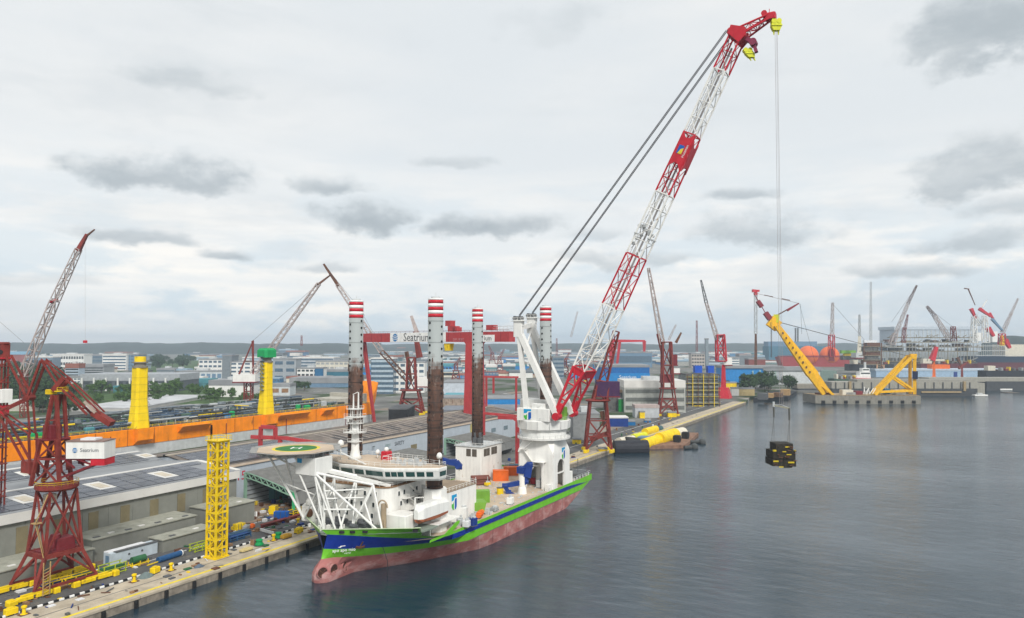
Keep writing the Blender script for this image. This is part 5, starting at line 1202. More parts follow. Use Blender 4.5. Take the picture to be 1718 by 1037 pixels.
for i in range(4):
    j = (i + 1) % 4; f, g_ = feet[i], feet[j]; n_, m_ = nod[i], nod[j]; mid = ((n_[0] + m_[0]) / 2, (n_[1] + m_[1]) / 2)
    b = B(); b.beam((*n_, zN), (*m_, zN), .9, 1.1); b.beam((*f, 4.6), (*mid, zN - .2), .46); b.beam((*g_, 4.6), (*mid, zN - .2), .46); build('portal_brace', b, oxred, fc)
    b = B(); b.beam((*n_, zN), (tops[j][0], tops[j][1], zR), .42); b.beam((*m_, zN), (tops[i][0], tops[i][1], zR), .42); build('tower_brace', b, oxred, fc)
for i in (0, 2): b = B(); b.beam((feet[i][0], feet[i][1], 4.4), (feet[(i + 1) % 4][0], feet[(i + 1) % 4][1], 4.4), .6); build('sill_beam', b, oxred, fc)
b = B(); b.cyl((cx_, cy_), 2.2, zN + .5, zN + 4.2, 14, 1.2); b.box(cx_ - 3.5, cx_ + 3.5, cy_ - 3, cy_ + 3, zN + .2, zN + .5); b.cbox(cx_ - 1, cx_ + 3.6, cy_ - 2.6, cy_ + 1, zN + .5, zN + 3.4, .1); b.rail([(cx_ - 4.6, cy_ + 4, zN + .5), (cx_ - 4.6, cy_ - 4, zN + .5), (cx_ + 4.6, cy_ - 4, zN + .5), (cx_ + 4.6, cy_ + 4, zN + .5)], 1.1, .06, 1.6); build('portal_platform', b, dkred, fc)
for f in feet:
    bg_ = B()
    for dx in (-2.2, 2.2):
        bg_.cbox(f[0] + dx - 1.9, f[0] + dx + 1.9, f[1] - .55, f[1] + .55, 2.95, 3.9, .15)
    bg_.beam((f[0] - 3, f[1], 4.0), (f[0] + 3, f[1], 4.0), .9, .5); bg_.cbox(f[0] - 6.2, f[0] - 4.4, f[1] - .8, f[1] + .8, 2.6, 4.0, .2); bg_.cbox(f[0] + 4.4, f[0] + 6.0, f[1] - .8, f[1] + .8, 2.6, 4.0, .2); bo = build('bogie', bg_, yellow, fc)
    bg_ = B()
    for dx in (-3.4, -1.2, 1.2, 3.4): bg_.tube((f[0] + dx, f[1] - .35, 2.95), (f[0] + dx, f[1] + .35, 2.95), .42, 12)
    build('wheel', bg_, dgrey, bo)
b = B(); b.lathe((cx_, cy_, zR), [(4.4, 0), (5.0, .5), (5.0, 1.3), (4.2, 1.4)], 28); rg_ = build('slewing_ring', b, oxred, fc)
b = B(); cp = [(cx_ + 4.9 * math.cos(2 * math.pi * k / 20), cy_ + 4.9 * math.sin(2 * math.pi * k / 20), zR + 1.3) for k in range(21)]; b.rail(cp, 1.0, .05, 2); build('railing', b, yellow, rg_)
Q = lambda px, py, off=0.0: gd(px, py, DC) + FV * off
def pair(b, p, q, w, off, h=None):
    for s in (-off, off): b.beam(Q(*p, s), Q(*q, s), w, h or w)
b = B(); pair(b, (62, 812), (78, 735), .8, 2.4); pair(b, (110, 812), (104, 735), .8, 2.4); build('mast_leg', b, oxred, fc)
b = B(); pair(b, (62, 812), (107, 770), .4, 2.4); pair(b, (110, 812), (72, 768), .4, 2.4); pair(b, (72, 768), (107, 768), .5, 2.4); pair(b, (72, 768), (104, 738), .4, 2.4); pair(b, (107, 768), (80, 738), .4, 2.4)
for px, py in ((72, 768), (107, 768), (80, 738), (104, 738)): b.beam(Q(px, py, -2.4), Q(px, py, 2.4), .45)
build('mast_brace', b, oxred, fc)
b = B(); b.box(Q(88, 735).x - 3, Q(88, 735).x + 3, Q(88, 735).y - 3, Q(88, 735).y + 3, Q(88, 735).z - .3, Q(88, 735).z); q = Q(88, 722); b.cbox(q.x - 1.5, q.x + 1.5, q.y - 1.8, q.y + 1.8, q.z - 2, q.z + 1.5, .1); build('upper_platform', b, dkred, fc)
b = B(); pair(b, (80, 738), (95, 662), .75, 1.6); pair(b, (108, 790), (101, 662), .75, 1.6); b.beam(Q(86, 705, -1.6), Q(86, 705, 1.6), .4); pair(b, (86, 705), (104, 703), .35, 1.6); build('apex_frame', b, oxred, fc)
b = B(); b.box(Q(97, 656).x - 1.4, Q(97, 656).x + 1.4, Q(97, 656).y - 2.2, Q(97, 656).y + 2.2, Q(97, 656).z - .1, Q(97, 656).z + .15); q = Q(97, 656); b.rail([(q.x - 1.4, q.y - 2.2, q.z), (q.x + 1.4, q.y - 2.2, q.z), (q.x + 1.4, q.y + 2.2, q.z)], 1.0, .06, 1.2); b.cbox(Q(86, 654).x - 1, Q(86, 654).x + 1, Q(86, 654).y - 1, Q(86, 654).y + 1, q.z - .8, q.z + .4, .1); build('apex_platform', b, yellow, fc)
b = B(); pair(b, (73, 604), (100, 645), .34, 1.0, .42); pair(b, (100, 645), (150, 695), .38, 1.0, .5); pair(b, (73, 602), (112, 634), .26, 1.0); pair(b, (112, 634), (172, 692), .34, 1.0); pair(b, (94, 655), (112, 634), .7, 1.3, 1.2); b.beam(Q(120, 665, -1.3), Q(120, 665, 1.3), .4); b.beam(Q(140, 685, -1.3), Q(140, 685, 1.3), .4); rk = build('rocker_arm', b, oxred, fc)
b = B(); b.beam(Q(158, 692), Q(188, 711), 2.4, 1.4); build('rocker_counterweight', b, oxred, rk)
b = B(); pair(b, (146, 673), (164, 692), .6, 1.02); build('rocker_patch', b, mat('flaking_pale_paint', (.40, .32, .27), .8, rust=.5), rk)
b = B(); pair(b, (73, 605), (50, 667), .5, 1.1); pair(b, (50, 667), (55, 728), .4, 1.1); pair(b, (50, 667), (6, 688), .48, 1.1); pair(b, (50, 667), (14, 596), .45, 1.1); b.tube(Q(50, 667, -1.3), Q(50, 667, 1.3), .8, 10); build('tie_bar', b, oxred, fc)
b = B(); pair(b, (60, 800), (0, 690), .46, 1.2); pair(b, (55, 728), (0, 690), .34, 1.2); pair(b, (0, 690), (-60, 640), .5, 1.2); pair(b, (55, 728), (57, 795), .5, 1.5); b.beam(Q(30, 745, -1.5), Q(30, 745, 1.5), .4); b.cbox(Q(52, 782).x - 1.5, Q(52, 782).x + 1.2, Q(52, 782).y - 2, Q(52, 782).y + 2, Q(52, 782).z - 1.6, Q(52, 782).z + 1.4, .1); build('luffing_boom', b, oxred, fc)
def vbox(px0, px1, py0, py1, d0, d1, D_):
    b = B(); b.extr([gd(px0, py1, D_) + FV * d0, gd(px1, py1, D_) + FV * d0, gd(px1, py0, D_) + FV * d0, gd(px0, py0, D_) + FV * d0], FV * (d1 - d0)); return b
mh = build('machinery_house', vbox(121, 184.5, 739, 767, -2.6, 2.6, DC), white, fc)
build('house_roof', vbox(120.4, 185, 737.6, 739, -2.8, 2.8, DC), mat('dusty_roof_red', (.22, .15, .13), .85, var=.4), mh); build('roof_unit', vbox(141, 166, 734.4, 737.5, -1.6, 1.6, DC), conwhite, mh)
build('counterweight', vbox(161, 184, 767.2, 778.5, -2.4, 2.4, DC), red, fc)
b = B(); pair(b, (110, 768), (162, 768.5), .5, 2.0); pair(b, (108, 800), (163, 778), .55, 2.0); pair(b, (118, 770), (133, 783), .4, 2.0); pair(b, (140, 769), (160, 777), .4, 2.0); b.beam(Q(137, 770, 0), Q(137, 778, 0), 1.2); build('tail_frame', b, dkred, fc)
fn = -FV; lc = Q(136, 753, -2.66)
def seatrium_logo(par, c, X, r, nrm):
    b = B(); b.extr(disc_pts(c + nrm * .02, r, X, UP), nrm * .03); lg = build('logo_disc', b, mat('logo_sea_blue', (.01, .17, .42), .5, var=.02), par)
    for dz, k in ((-.02, .9), (-.42, .8), (.42, .62)):
        P_ = []; 
        for i in range(9): u = -1 + 2 * i / 8; P_.append(c + X * r * 1.06 * u * (1 if dz else 1) + UP * r * (dz - .16 + .26 * math.cos(u * 1.6)))
        P2 = [p - UP * r * .15 for p in P_[::-1]]
        b = B(); b.extr([p + nrm * .06 for p in P_ + P2], nrm * .02); build('logo_wave', b, linewht, lg)
seatrium_logo(mh, lc, RV, .62, fn)
text_part('company_lettering', 'Seatrium', 1.35, Q(160, 753, -2.66) , RV, UP, mat('lettering_grey', (.16, .18, .20), .6), mh, .02)
b = B(); q0, q1 = (cx_ - 6.2, cy_ - 6.4), (cx_ - 4.6, cy_ - 4.8); tan = mat('tan_ladder_paint', (.42, .28, .12), .7, rust=.3)
for z0, z1 in ((3, 9.5), (9.5, 11)): b.box(q0[0], q0[0] + .2, q0[1], q0[1] + .2, z0, z1); b.box(q1[0], q1[0] + .2, q0[1], q0[1] + .2, z0, z1)
for k in range(9): b.beam((q0[0], q0[1], 3 + .75 * k), (q1[0] + .2, q0[1], 3.6 + .75 * k), .12)
b.beam((cx_ - 5.2, cy_ - 4.5, 11.8), (cx_ - 6.8, cy_ - 3.4, 20.5), 1.0, .14); b.beam((cx_ - 6.8, cy_ - 3.4, 20.5), (cx_ - 4.6, cy_ - 4.4, 27.2), .9, .14); b.beam((cx_ - 5.2, cy_ - 4.5, 13.0), (cx_ - 6.8, cy_ - 3.4, 21.6), .1); b.box(cx_ - 7.4, cx_ - 5.6, cy_ - 4.2, cy_ - 2.4, 20.3, 20.5); build('access_stair', b, tan, fc)
b = B(); b.cbox(Q(84, 836).x - 1.2, Q(84, 836).x + 1.2, Q(84, 836).y - 1.2, Q(84, 836).y + 1.2, Q(84, 836).z - 1, Q(84, 836).z + 1.2, .2); build('hose_reel', b, cream, fc)
# piece of a second crane at the left edge
D2 = 205
ec = root('portal_crane', 'red crane column with round window and small white cab at the left edge', 'crane', (gd(6, 900, D2).x, gd(6, 900, D2).y, 2.5)); p = gd(5, 640, D2)
b = B()
for dx, dy in ((-1, -1), (1, -1), (1, 1), (-1, 1)): b.beam((p.x + dx * 1.0, p.y + dy * 1.0, 2.5), (p.x + dx * .8, p.y + dy * .8, gd(5, 578, D2).z), .36)
for k in range(12): z_ = 8 + k * 4.6; b.beam((p.x - 1.2, p.y - 1.2, z_), (p.x + 1.2, p.y - 1.2, z_ + 2.3), .25); b.beam((p.x - 1.2, p.y - 1.2, z_), (p.x - 1.2, p.y + 1.2, z_ + 2.3), .25); b.box(p.x - 1.3, p.x + 1.3, p.y - 1.3, p.y + 1.3, z_ - .1, z_ + .1)
build('column', b, oxred, ec)
zt = gd(5, 578, D2).z
b = B(); b.cbox(p.x - 1.15, p.x + 1.15, p.y - 1.15, p.y + 1.15, zt - 4.6, zt + .2, .2); b.lathe((p.x, p.y, zt), [(1.5, .2), (1.2, .7)], 16); hd_ = build('column_head', b, oxred, ec)
b = B(); q = Vector((p.x, p.y, zt - 2.2)) - FV * 1.5; b.tube(q - FV * .15, q + FV * .2, .7, 12); build('round_window', b, black, hd_)
b = B(); z_ = gd(5, 662, D2).z; b.cbox(p.x - 1.6, p.x + 1.4, p.y - 2.6, p.y + .4, z_ - 2.2, z_ + 1.6, .1); build('cab', b, white, ec)
b = B(); z_ = gd(5, 688, D2).z; b.lathe((p.x, p.y, z_), [(1.7, -1.5), (1.9, 1.4)], 8); b.lathe((p.x, p.y, gd(5, 600, D2).z), [(2.0, -.3), (2.0, .0)], 12); build('slewing_collar', b, red, ec)

# ------------------------------------------------------------------ small things on the quay apron and road
def bollard(px, py, label):
    p = gz(px, py, 2.53); r = root('mooring_bollard', label, 'bollard', p, 'yellow mooring bollards along the quay')
    b = B(); b.lathe(p, [(.75, 0), (.75, .12), (.42, .2), (.36, 1.3), (.62, 1.6), (.62, 1.95), (.3, 2.1)], 14); build('post', b, yellow, r, smooth=False)
    b = B(); b.cbox(p.x - 1.1, p.x + 1.1, p.y - .9, p.y + .9, .01 + p.z - .0, p.z + .12, .03); build('base_plate', b, brown, r)
bollard(225, 976, 'yellow bollard on the apron between the portal crane and the tipped bin'); bollard(287, 957, 'yellow bollard on the apron left of the lattice tower'); bollard(40, 1031, 'yellow bollard in the bottom left corner of the view')
bollard(459, 907, 'tall yellow bollard cone right of the green capstan'); bollard(500, 880, 'yellow bollard nearest the ship bow'); bollard(985, 747, 'yellow bollard on the quay beyond the ship stern')
def qbox(name, cat, label, px, py, dx, dy, dz, m, rz=0, legs=True, m2=None):
    p = gz(px, py, 2.53); r = root(name, label, cat, p, None, rz); b = B(); b.cbox(-dx / 2, dx / 2, -dy / 2, dy / 2, .3, dz, .12); build('body', b, m, r)
    b = B(); b.box(-dx / 2 + .1, -dx / 2 + .4, -dy / 2 + .05, dy / 2 - .05, 0, .3); b.box(dx / 2 - .4, dx / 2 - .1, -dy / 2 + .05, dy / 2 - .05, 0, .3); build('skid', b, dgrey, r)
    b = B(); b.cbox(-dx * .3, dx * .2, -dy * .3, dy * .3, dz, dz + .25, .05); build('cover', b, m2 or m, r); return r
qbox('tipped_bin', 'bin', 'bright yellow box on the apron beside the grey heap', 260, 962, 2.4, 1.6, 1.7, yellow, .3); qbox('winch_box', 'winch', 'yellow winch box at the near end of the apron', 18, 1032, 2.6, 1.6, 1.6, yellow); qbox('winch_box', 'winch', 'rounded yellow box on the rail behind the near winch', 20, 1018, 2.2, 1.4, 1.3, yellow, .2)
qbox('forklift_body', 'box', 'yellow rectangular box on the apron close to the ship bow', 501, 894, 3.2, 1.6, 1.6, yellow, .2); qbox('ochre_mound_box', 'box', 'ochre covered heap on the apron between the capstans', 480, 903, 3.6, 1.8, 1.2, mat('ochre', (.48, .28, .03), .8)); qbox('flat_crate', 'crate', 'pale yellow low crate on the apron edge right of the tower', 413, 925, 4, 1.6, .9, mat('pale_yellow', (.55, .45, .22), .7))
def capstan(px, py, label):
    p = gz(px, py, 2.53); r = root('capstan', label, 'capstan', p, 'green capstans on the apron'); b = B(); b.lathe(p, [(1.3, 0), (1.35, .5), (1.0, .9), (.9, 1.4), (1.15, 1.6), (1.0, 1.85), (.3, 1.95)], 16); build('drum', b, dkgreen, r, smooth=True); b = B(); b.lathe(p, [(1.7, 0), (1.7, .12)], 16); build('base_plate', b, dgrey, r)
capstan(435, 915, 'round green capstan left of the tall yellow cone'); capstan(467, 903, 'green capstan right of the tall yellow cone')
def heap(px, py, r0, h, m, label, cat='heap'):
    p = gz(px, py, 2.52); b = B(); n = 14; rings = []
    for k in range(5):
        rr = r0 * (1 - k / 4.6); rings.append([(p.x + rr * math.cos(2 * math.pi * i / n) * rnd.uniform(.85, 1.15) * 1.3, p.y + rr * math.sin(2 * math.pi * i / n) * rnd.uniform(.85, 1.15), p.z + h * (k / 4) ** .8) for i in range(n)])
    b.loft(rings, True); thing('tarpaulin_heap', label, cat, b, m)
heap(244, 968, 1.7, 1.3, mat('grey_green_tarp', (.14, .18, .18), .8), 'grey green tarpaulin heap beside the yellow box on the apron')
heap(334, 951, 1.2, .8, mat('blue_grey_tarp', (.10, .13, .17), .8), 'small dark heap at the foot of the yellow lattice tower')
r = root('office_container', 'long pale blue white site container with dark roof edge in front of the annex', 'container', (131.5, 199.5, 2.5))
b = B(); b.cbox(124.5, 139, 197.5, 200.8, 2.6, 5.9, .05); build('body', b, mat('pale_blue_container', (.46, .53, .58), .5, streak=.2), r); b = B(); b.box(126, 139.1, 197.3, 198.6, 5.9, 6.15); build('roof_edge', b, dgrey, r); b = B(); b.box(124.6, 136, 198.7, 200.9, 5.9, 6.2); build('roof', b, conwhite, r)
for x in (130, 134): b = B(); b.tube((x, 197.5, 4.6), (x, 197.38, 4.6), .32, 10); build('vent', b, dgrey, r)
b = B(); b.box(124.42, 124.5, 198.2, 199.8, 3, 5.2); build('door', b, steelblue, r)
p0, p1 = gz(265, 940, 3.3), gz(303, 928, 3.3)
r = root('blue_pipe', 'thick blue pipe with white end lying on the yard road', 'pipe', ((p0.x + p1.x) / 2, (p0.y + p1.y) / 2, 2.5)); b = B(); b.tube(p0, p1, .85, 16); build('pipe_body', b, mat('pipe_blue', (.02, .08, .20), .5, streak=.2), r); b = B(); d_ = (p1 - p0).normalized(); b.tube(p1, p1 + d_ * .25, .95, 16); build('end_cap', b, linewht, r); b = B(); b.beam(p0 - d_ * 3.5 - UP * .5, p0 - UP * .4, .25); build('tow_bar', b, yellow, r)
p = gz(232, 948, 2.53); r = root('green_tank', 'small dark green tank on a yellow cradle in front of the pale container', 'tank', p); b = B(); b.tube(p + Vector((-2, 0, 1.7)), p + Vector((2, 0, 1.7)), .95, 14); build('tank_shell', b, mat('dark_green_paint', (.03, .12, .05), .6), r); b = B(); b.beam(p + Vector((-3, -.8, .5)), p + Vector((3, -.8, .5)), .25); b.beam(p + Vector((-3, .8, .5)), p + Vector((3, .8, .5)), .25)
for x in (-2.4, 0, 2.4): b.beam(p + Vector((x, -.9, 0)), p + Vector((x, -.9, 1.3)), .2); b.beam(p + Vector((x, .9, 0)), p + Vector((x, .9, 1.3)), .2); b.beam(p + Vector((x, -.9, .6)), p + Vector((x, .9, .6)), .2)
build('cradle', b, yellow, r)
def steel_frame(px, py, L_, W_, H_, m, label, load=None):
    p = gz(px, py, 2.53); r = root('pipe_cradle', label, 'steel frame', p, 'yellow and green cradles along the yard road'); n = max(2, int(L_ / 2.2))
    for i in range(n + 1):
        x = -L_ / 2 + L_ * i / n; b = B()
        for y in (-W_ / 2, W_ / 2): b.beam(p + Vector((x, y, 0)), p + Vector((x, y, H_)), .22)
        b.beam(p + Vector((x, -W_ / 2, H_ * .5)), p + Vector((x, W_ / 2, H_ * .5)), .2); build('upright_frame', b, m, r)
    for y in (-W_ / 2, W_ / 2):
        for z_ in (.3, H_ * .55, H_): b = B(); b.beam(p + Vector((-L_ / 2 - .4, y, z_)), p + Vector((L_ / 2 + .4, y, z_)), .2); build('rail_beam', b, m, r)
    if load:
        for k in range(3): b = B(); b.tube(p + Vector((-L_ / 2, -W_ / 4 + k * W_ / 4, H_ * .5 + .4)), p + Vector((L_ / 2, -W_ / 4 + k * W_ / 4, H_ * .5 + .4)), .3, 8); build('stored_pipe', b, load, r)
    return r
gy_ = mat('green_yellow_paint', (.38, .46, .03), .6)
steel_frame(188, 962, 6, 2.6, 2.6, gy_, 'yellow green open frame just right of the portal crane', mat('dark_green_paint', (.03, .12, .05), .6)); steel_frame(335, 923, 5, 2.4, 2.2, gy_, 'yellow green open frame left of the lattice tower on the road')
steel_frame(132, 975, 8, 2.2, 1.8, yellow, 'yellow cradle with green pipes between the legs of the portal crane', mat('dark_green_paint', (.03, .12, .05), .6)); steel_frame(92, 985, 7, 2.2, 1.8, yellow, 'yellow cradle with dark blue pipes under the portal crane', dkblue)
steel_frame(400, 905, 8, 2.0, 1.6, mat('blue_frame', (.03, .10, .22), .6), 'low blue rack right of the lattice tower with pipes', dkblue)
steel_frame(500, 862, 7, 2.4, 1.8, yellow, 'yellow trailer frame beside the red beam near the bow', dgrey)
p = gz(397, 893, 2.53); qbox('dark_blue_trailer', 'trailer', 'dark blue flat trailer behind the low blue rack', 399, 898, 9, 2.4, 1.1, mat('dusty_blue', (.05, .10, .16), .7), .05)
qbox('red_cart', 'cart', 'small red cart on the paved yard right of the lattice tower', 423, 886, 1.8, 1.4, 1.3, brorange, .4); qbox('grey_cart', 'cart', 'grey generator cart next to the small red cart', 413, 889, 2.6, 1.5, 1.5, grey, .4)
r = root('mesh_fence', 'strip of white barrier boards lying across the road right of the tower', 'barrier', gz(440, 893, 2.53))
for k in range(6):
    a, c = gz(432 + k * 4.6, 890 + k * 1.2, 2.55), gz(436 + k * 4.6, 891 + k * 1.2, 2.55); b = B(); b.beam(a + UP * .5, c + UP * .5, .3, .9); build('board', b, linewht, r)

# ------------------------------------------------------------------ orange hull in the dock behind the warehouse
ob = root('orange_hull', 'huge orange and grey floating platform hull behind the warehouses, its deck packed with pipes', 'ship hull', (290, 398, 0)); YO = 378.0
b = B(); b.cbox(60, 452, YO, YO + 82, -5, 8.6, .3); build('lower_hull', b, lgrey, ob)
b = B(); b.cbox(60, 452, YO - .25, YO + 82.2, 8.6, 17.6, .2); build('upper_hull', b, orange, ob)
b = B(); b.extr([(452, YO + 2, 3), (462, YO + 8, 8), (474, YO + 14, 19), (482, YO + 18, 32), (476, YO + 18, 33.5), (466, YO + 10, 22), (452, YO - .2, 17.6)], (0, 20, 0)); build('raked_bow', b, orange, ob)
b = B(); b.box(62, 451, YO + .3, YO + 81.6, 17.6, 17.75); build('deck', b, mat('dark_blue_grey_deck', (.055, .07, .085), .8, var=.5, scale=.2), ob)
for x0, x1 in ((277, 297), (352, 380), (395, 405)):
    b = B(); b.extr([(x0, YO - .2, 16.5), (x0, YO - 5, 16.5), (x0, YO - .2, 12.4)], (x1 - x0, 0, 0)); build('side_sponson', b, orange, ob); 
    b = B(); b.rail([(x0, YO - 4.9, 16.6), (x1, YO - 4.9, 16.6)], 1.4, .1, 2.5); build('sponson_rail', b, yellow, ob)
for x in (228, 246, 262, 318, 333, 350, 390, 412, 430): b = B(); b.beam((x, YO - .35, 8.7), (x, YO - .35, 17.4), .3); build('hull_frame', b, mat('dark_orange_seam', (.40, .12, .01), .6), ob)
b = B(); 
for x in (236, 300, 311, 361, 300, 421): b.beam((x, YO - .9, 3), (x, YO - .9, 15), .8 if x == 300 else .35)
build('access_ladder', b, dkred, ob)
b = B(); b.rail([(120, YO + .2, 17.7), (452, YO + .2, 17.7)], 1.3, .09, 4.5); build('deck_rail', b, yellow, ob)
def ycolumn(x, zt_, kind):
    c = build('yellow_column', B().loft([[(x + w * sx, YO + 2.2 + w * sy * .9 - (.0), z_) for sx, sy in ((-.7, -1), (.7, -1), (1, -.7), (1, .7), (.7, 1), (-.7, 1), (-1, .7), (-1, -.7))] for w, z_ in ((4.7, 8.0 if 0 else 17.7), (4.5, 21), (3.75, 30), (3.5, 34), (3.4, zt_))], True), mat('column_yellow', (.86, .61, .004), .5, streak=.22, var=.08, rust=.08), ob)
    b = B(); b.extr([(x - 4.6, YO - 4.5, 17.5), (x + 4.6, YO - 4.5, 17.5), (x + 4.6, YO - .3, 17.5), (x - 4.6, YO - .3, 17.5)], (0, 0, -6)); b.extr([(x - 4.6, YO - 4.4, 11.5), (x - 4.6, YO - .3, 11.5), (x - 4.6, YO - .3, 8.8)], (9.2, 0, 0)); build('column_seat', b, orange, c)
    b = B()
    for z_ in (22, 26, 30, 34, 38, 42, 46): w = (4.5 if z_ < 24 else 4.1 if z_ < 28 else 3.8 if z_ < 33 else 3.55) + .05; b.loft([[(x + w * sx, YO + 2.2 + w * sy * .9, zz) for sx, sy in ((-.7, -1), (.7, -1), (1, -.7), (1, .7), (.7, 1), (-.7, 1), (-1, .7), (-1, -.7))] for zz in (z_, z_ + .16)], True)
    build('weld_band', b, mat('column_seam', (.55, .38, .01), .6), c)['kind'] = 'stuff'
    b = B(); b.lathe((x, YO + 2.2, zt_), [(4.0, .0), (4.0, 1.0), (3.2, 1.1), (3.2, 2.6), (4.1, 2.7), (4.1, 3.4)], 16); build('column_collar', b, mat('collar_grey', (.22, .20, .16), .7), c)
    if kind: b = B(); b.cbox(x - 5.2, x + 5.2, YO - 2.6, YO + 7, zt_ + 3.4, zt_ + 9.6, 1.4); build('green_cover', b, dkgreen, c)
    else: b = B(); b.cyl((x, YO + 2.2), 3.0, zt_ + 3.4, zt_ + 6.4, 12); build('column_cap', b, yellow, c)
    b = B(); sx = 1 if kind == 0 else -1
    for k in range(9): z_ = (22 if kind == 0 else 34) + k * 2.8; b.box(x + sx * 4.0 if sx > 0 else x - 6.2, x + 6.0 if sx > 0 else x - 3.7, YO, YO + 3, z_, z_ + .2); b.beam((x + sx * 5, YO, z_), (x + sx * 5, YO + 3, z_ + 2.8), .3)
    build('side_scaffold', b, grey if kind == 0 else steelblue, c)
ycolumn(254, 51.5, 0); ycolumn(345.5, 52.5, 1)
dmats = [mat('deck_pipe_grey', (.20, .23, .25), .6, var=.3), mat('deck_pipe_blue', (.06, .10, .16), .6, var=.3), mat('deck_pipe_dark', (.05, .055, .05), .7), mat('deck_pipe_green', (.08, .14, .10), .7), yellow, mat('deck_pipe_pale', (.36, .38, .38), .6)]
for k in range(270):
    x = rnd.uniform(70, 440); y = rnd.uniform(YO + 2, YO + 79); L_ = rnd.uniform(8, 40); m_ = rnd.choice(dmats[:4] + dmats[:3] + [dmats[5]]) if rnd.random() > .07 else yellow
    b = B(); z_ = 17.8 + rnd.uniform(.4, 3.4); a = rnd.choice((0, 0, 0, .05, 1.57)); r_ = rnd.uniform(.25, .7)
    if a > 1: L_ = min(L_, 14)
    x1 = min(450, x + L_ * math.cos(a)); y1 = min(YO + 81, y + L_ * math.sin(a)); b.tube((x, y, z_), (x1, y1, z_), r_, 6)
    for q in range(int(L_ / 6) + 1): f = (q + .5) / (int(L_ / 6) + 1); b.box(x + (x1 - x) * f - .15, x + (x1 - x) * f + .15, y + (y1 - y) * f - .3, y + (y1 - y) * f + .3, 17.7, z_)
    build('deck_pipe', b, m_, ob)
for k in range(80):
    x = rnd.uniform(70, 440); y = rnd.uniform(YO + 3, YO + 76); b = B(); w = rnd.uniform(1.5, 6); b.cbox(x, x + w, y, y + rnd.uniform(1.5, 4), 17.75, 18.6 + rnd.random() * 3.2, .2); build('deck_module', b, rnd.choice(dmats[:4] + [lgrey, dmats[2]]), ob)
for px, py, m_, w in ((380, 692, cyan, 5), (368, 695, dkblue, 4), (389, 694, dkgreen, 3), (515, 683, dkgreen, 5), (500, 684, dkgreen, 3), (322, 706, white, 8), (343, 703, dkblue, 6), (150, 705, teal, 5), (60, 712, dkgreen, 6)):
    p = gy(px, py, YO + 5); b = B(); b.cbox(p.x - w / 2, p.x + w / 2, p.y - 1.5, p.y + 1.5, 17.75, 20.6 + (w < 4) * 1.0, .5); build('covered_equipment', b, m_, ob)
b = B(); b.box(447, 451, YO + 4, YO + 40, 17.8, 25); b.box(425, 446, YO + 10, YO + 36, 17.8, 22); build('bow_house', b, mat('bow_house_cream', (.42, .40, .34), .7, rust=.2), ob)
gred = mat('gantry_red_paint', (.40, .045, .05), .55, streak=.25, rust=.05)
gr, gl = gd(800, 560, 479), gd(606, 560, 560)
gc = root('goliath_crane', 'red goliath gantry crane with a white name board spanning behind the ship legs', 'gantry crane', (gr.x, gr.y, 2.5))
ends = gd(872, 560, 452); gdv = (gl - gr).normalized()
sd = Vector((-gdv.y, gdv.x, 0)).normalized(); sd = sd if sd.dot(FV) < 0 else -sd
G = lambda t, z_, o=0.0: Vector((gr.x + gdv.x * t, gr.y + gdv.y * t, z_)) + sd * o
LG = (gl - gr).length; z0, z1 = 66.3, 73.0; 
b = B(); b.extr([G(-31, z0, 3), G(LG, z0, 3), G(LG, z1, 3), G(-31, z1, 3)], -sd * 6); girder = build('main_girder', b, gred, gc)
b = B(); b.rail([G(-31, z1, 2.8), G(LG, z1, 2.8)], 1.2, .08, 5); build('girder_rail', b, dkred, girder)
for t in [i * 12 for i in range(-2, int(LG / 12))]: b = B(); b.beam(G(t, z0 + .2, 3.06), G(t, z1 - .2, 3.06), .2, .14); build('girder_stiffener', b, dkred, girder)
b = B()
for o in (-2.6, 2.6): b.beam(G(2, 2.6, o * 2.0), G(2, z0, o * .8), 6.2, 5.6, 0, 6.8, 6.4)
build('rigid_leg', b, gred, gc); b = B(); b.extr([G(-5, z0, 3), G(9, z0, 3), G(5, z0 - 4, 3), G(-1.5, z0 - 4, 3)], -sd * 6); build('leg_haunch', b, gred, gc)
b = B(); b.beam(G(2, 6.5, -9), G(2, 6.5, 9), 4.2, 3.2); b.box(G(2, 0).x - 3.5, G(2, 0).x + 3.5, G(2, 0).y - 11, G(2, 0).y + 11, 2.6, 4.4); build('leg_sill', b, gred, gc)
b = B()
for o in (-1, 1): b.beam(G(LG - 6, 4, o * 9), G(LG - 2, z0, o * 1.2), 1.8, 1.8, 0, 2.6, 2.6)
build('hinged_leg', b, gred, gc)
t0 = (gd(656, 566, 530) - gr).dot(gdv)
def tpx(px):
    lo_, hi_ = -40, LG + 10
    for _ in range(40):
        m_ = (lo_ + hi_) / 2; p = G(m_, 70, 3); v = p - CAMP; x = CX + FPX * v.dot(RV) / v.dot(CF)
        if x < px: hi_ = m_
        else: lo_ = m_
    return lo_
ta, tb_ = tpx(655), tpx(748)
b = B(); b.extr([G(ta, z0 + .1, 3.1), G(tb_, z0 + .1, 3.1), G(tb_, z1 + .1, 3.1), G(ta, z1 + .1, 3.1)], sd * .2); nb_ = build('name_board', b, linewht, gc)
seatrium_logo(nb_, G(tpx(663.5), 69.6, 3.34), -gdv, 2.9, sd)
text_part('company_lettering', 'Seatrium', 8.2, G(tpx(700), 69.5, 3.36), -gdv, UP, textdk, nb_, .03)
b = B(); b.extr([G(tpx(806), z0 + .1, 3.1), G(tpx(830), z0 + .1, 3.1), G(tpx(830), z0 + 4.6, 3.1), G(tpx(806), z0 + 4.6, 3.1)], sd * .2); nb2 = build('capacity_board', b, linewht, gc); text_part('board_lettering', 'ium', 4.6, G(tpx(819), z0 + 2.3, 3.34), -gdv, UP, textdk, nb2, .03)
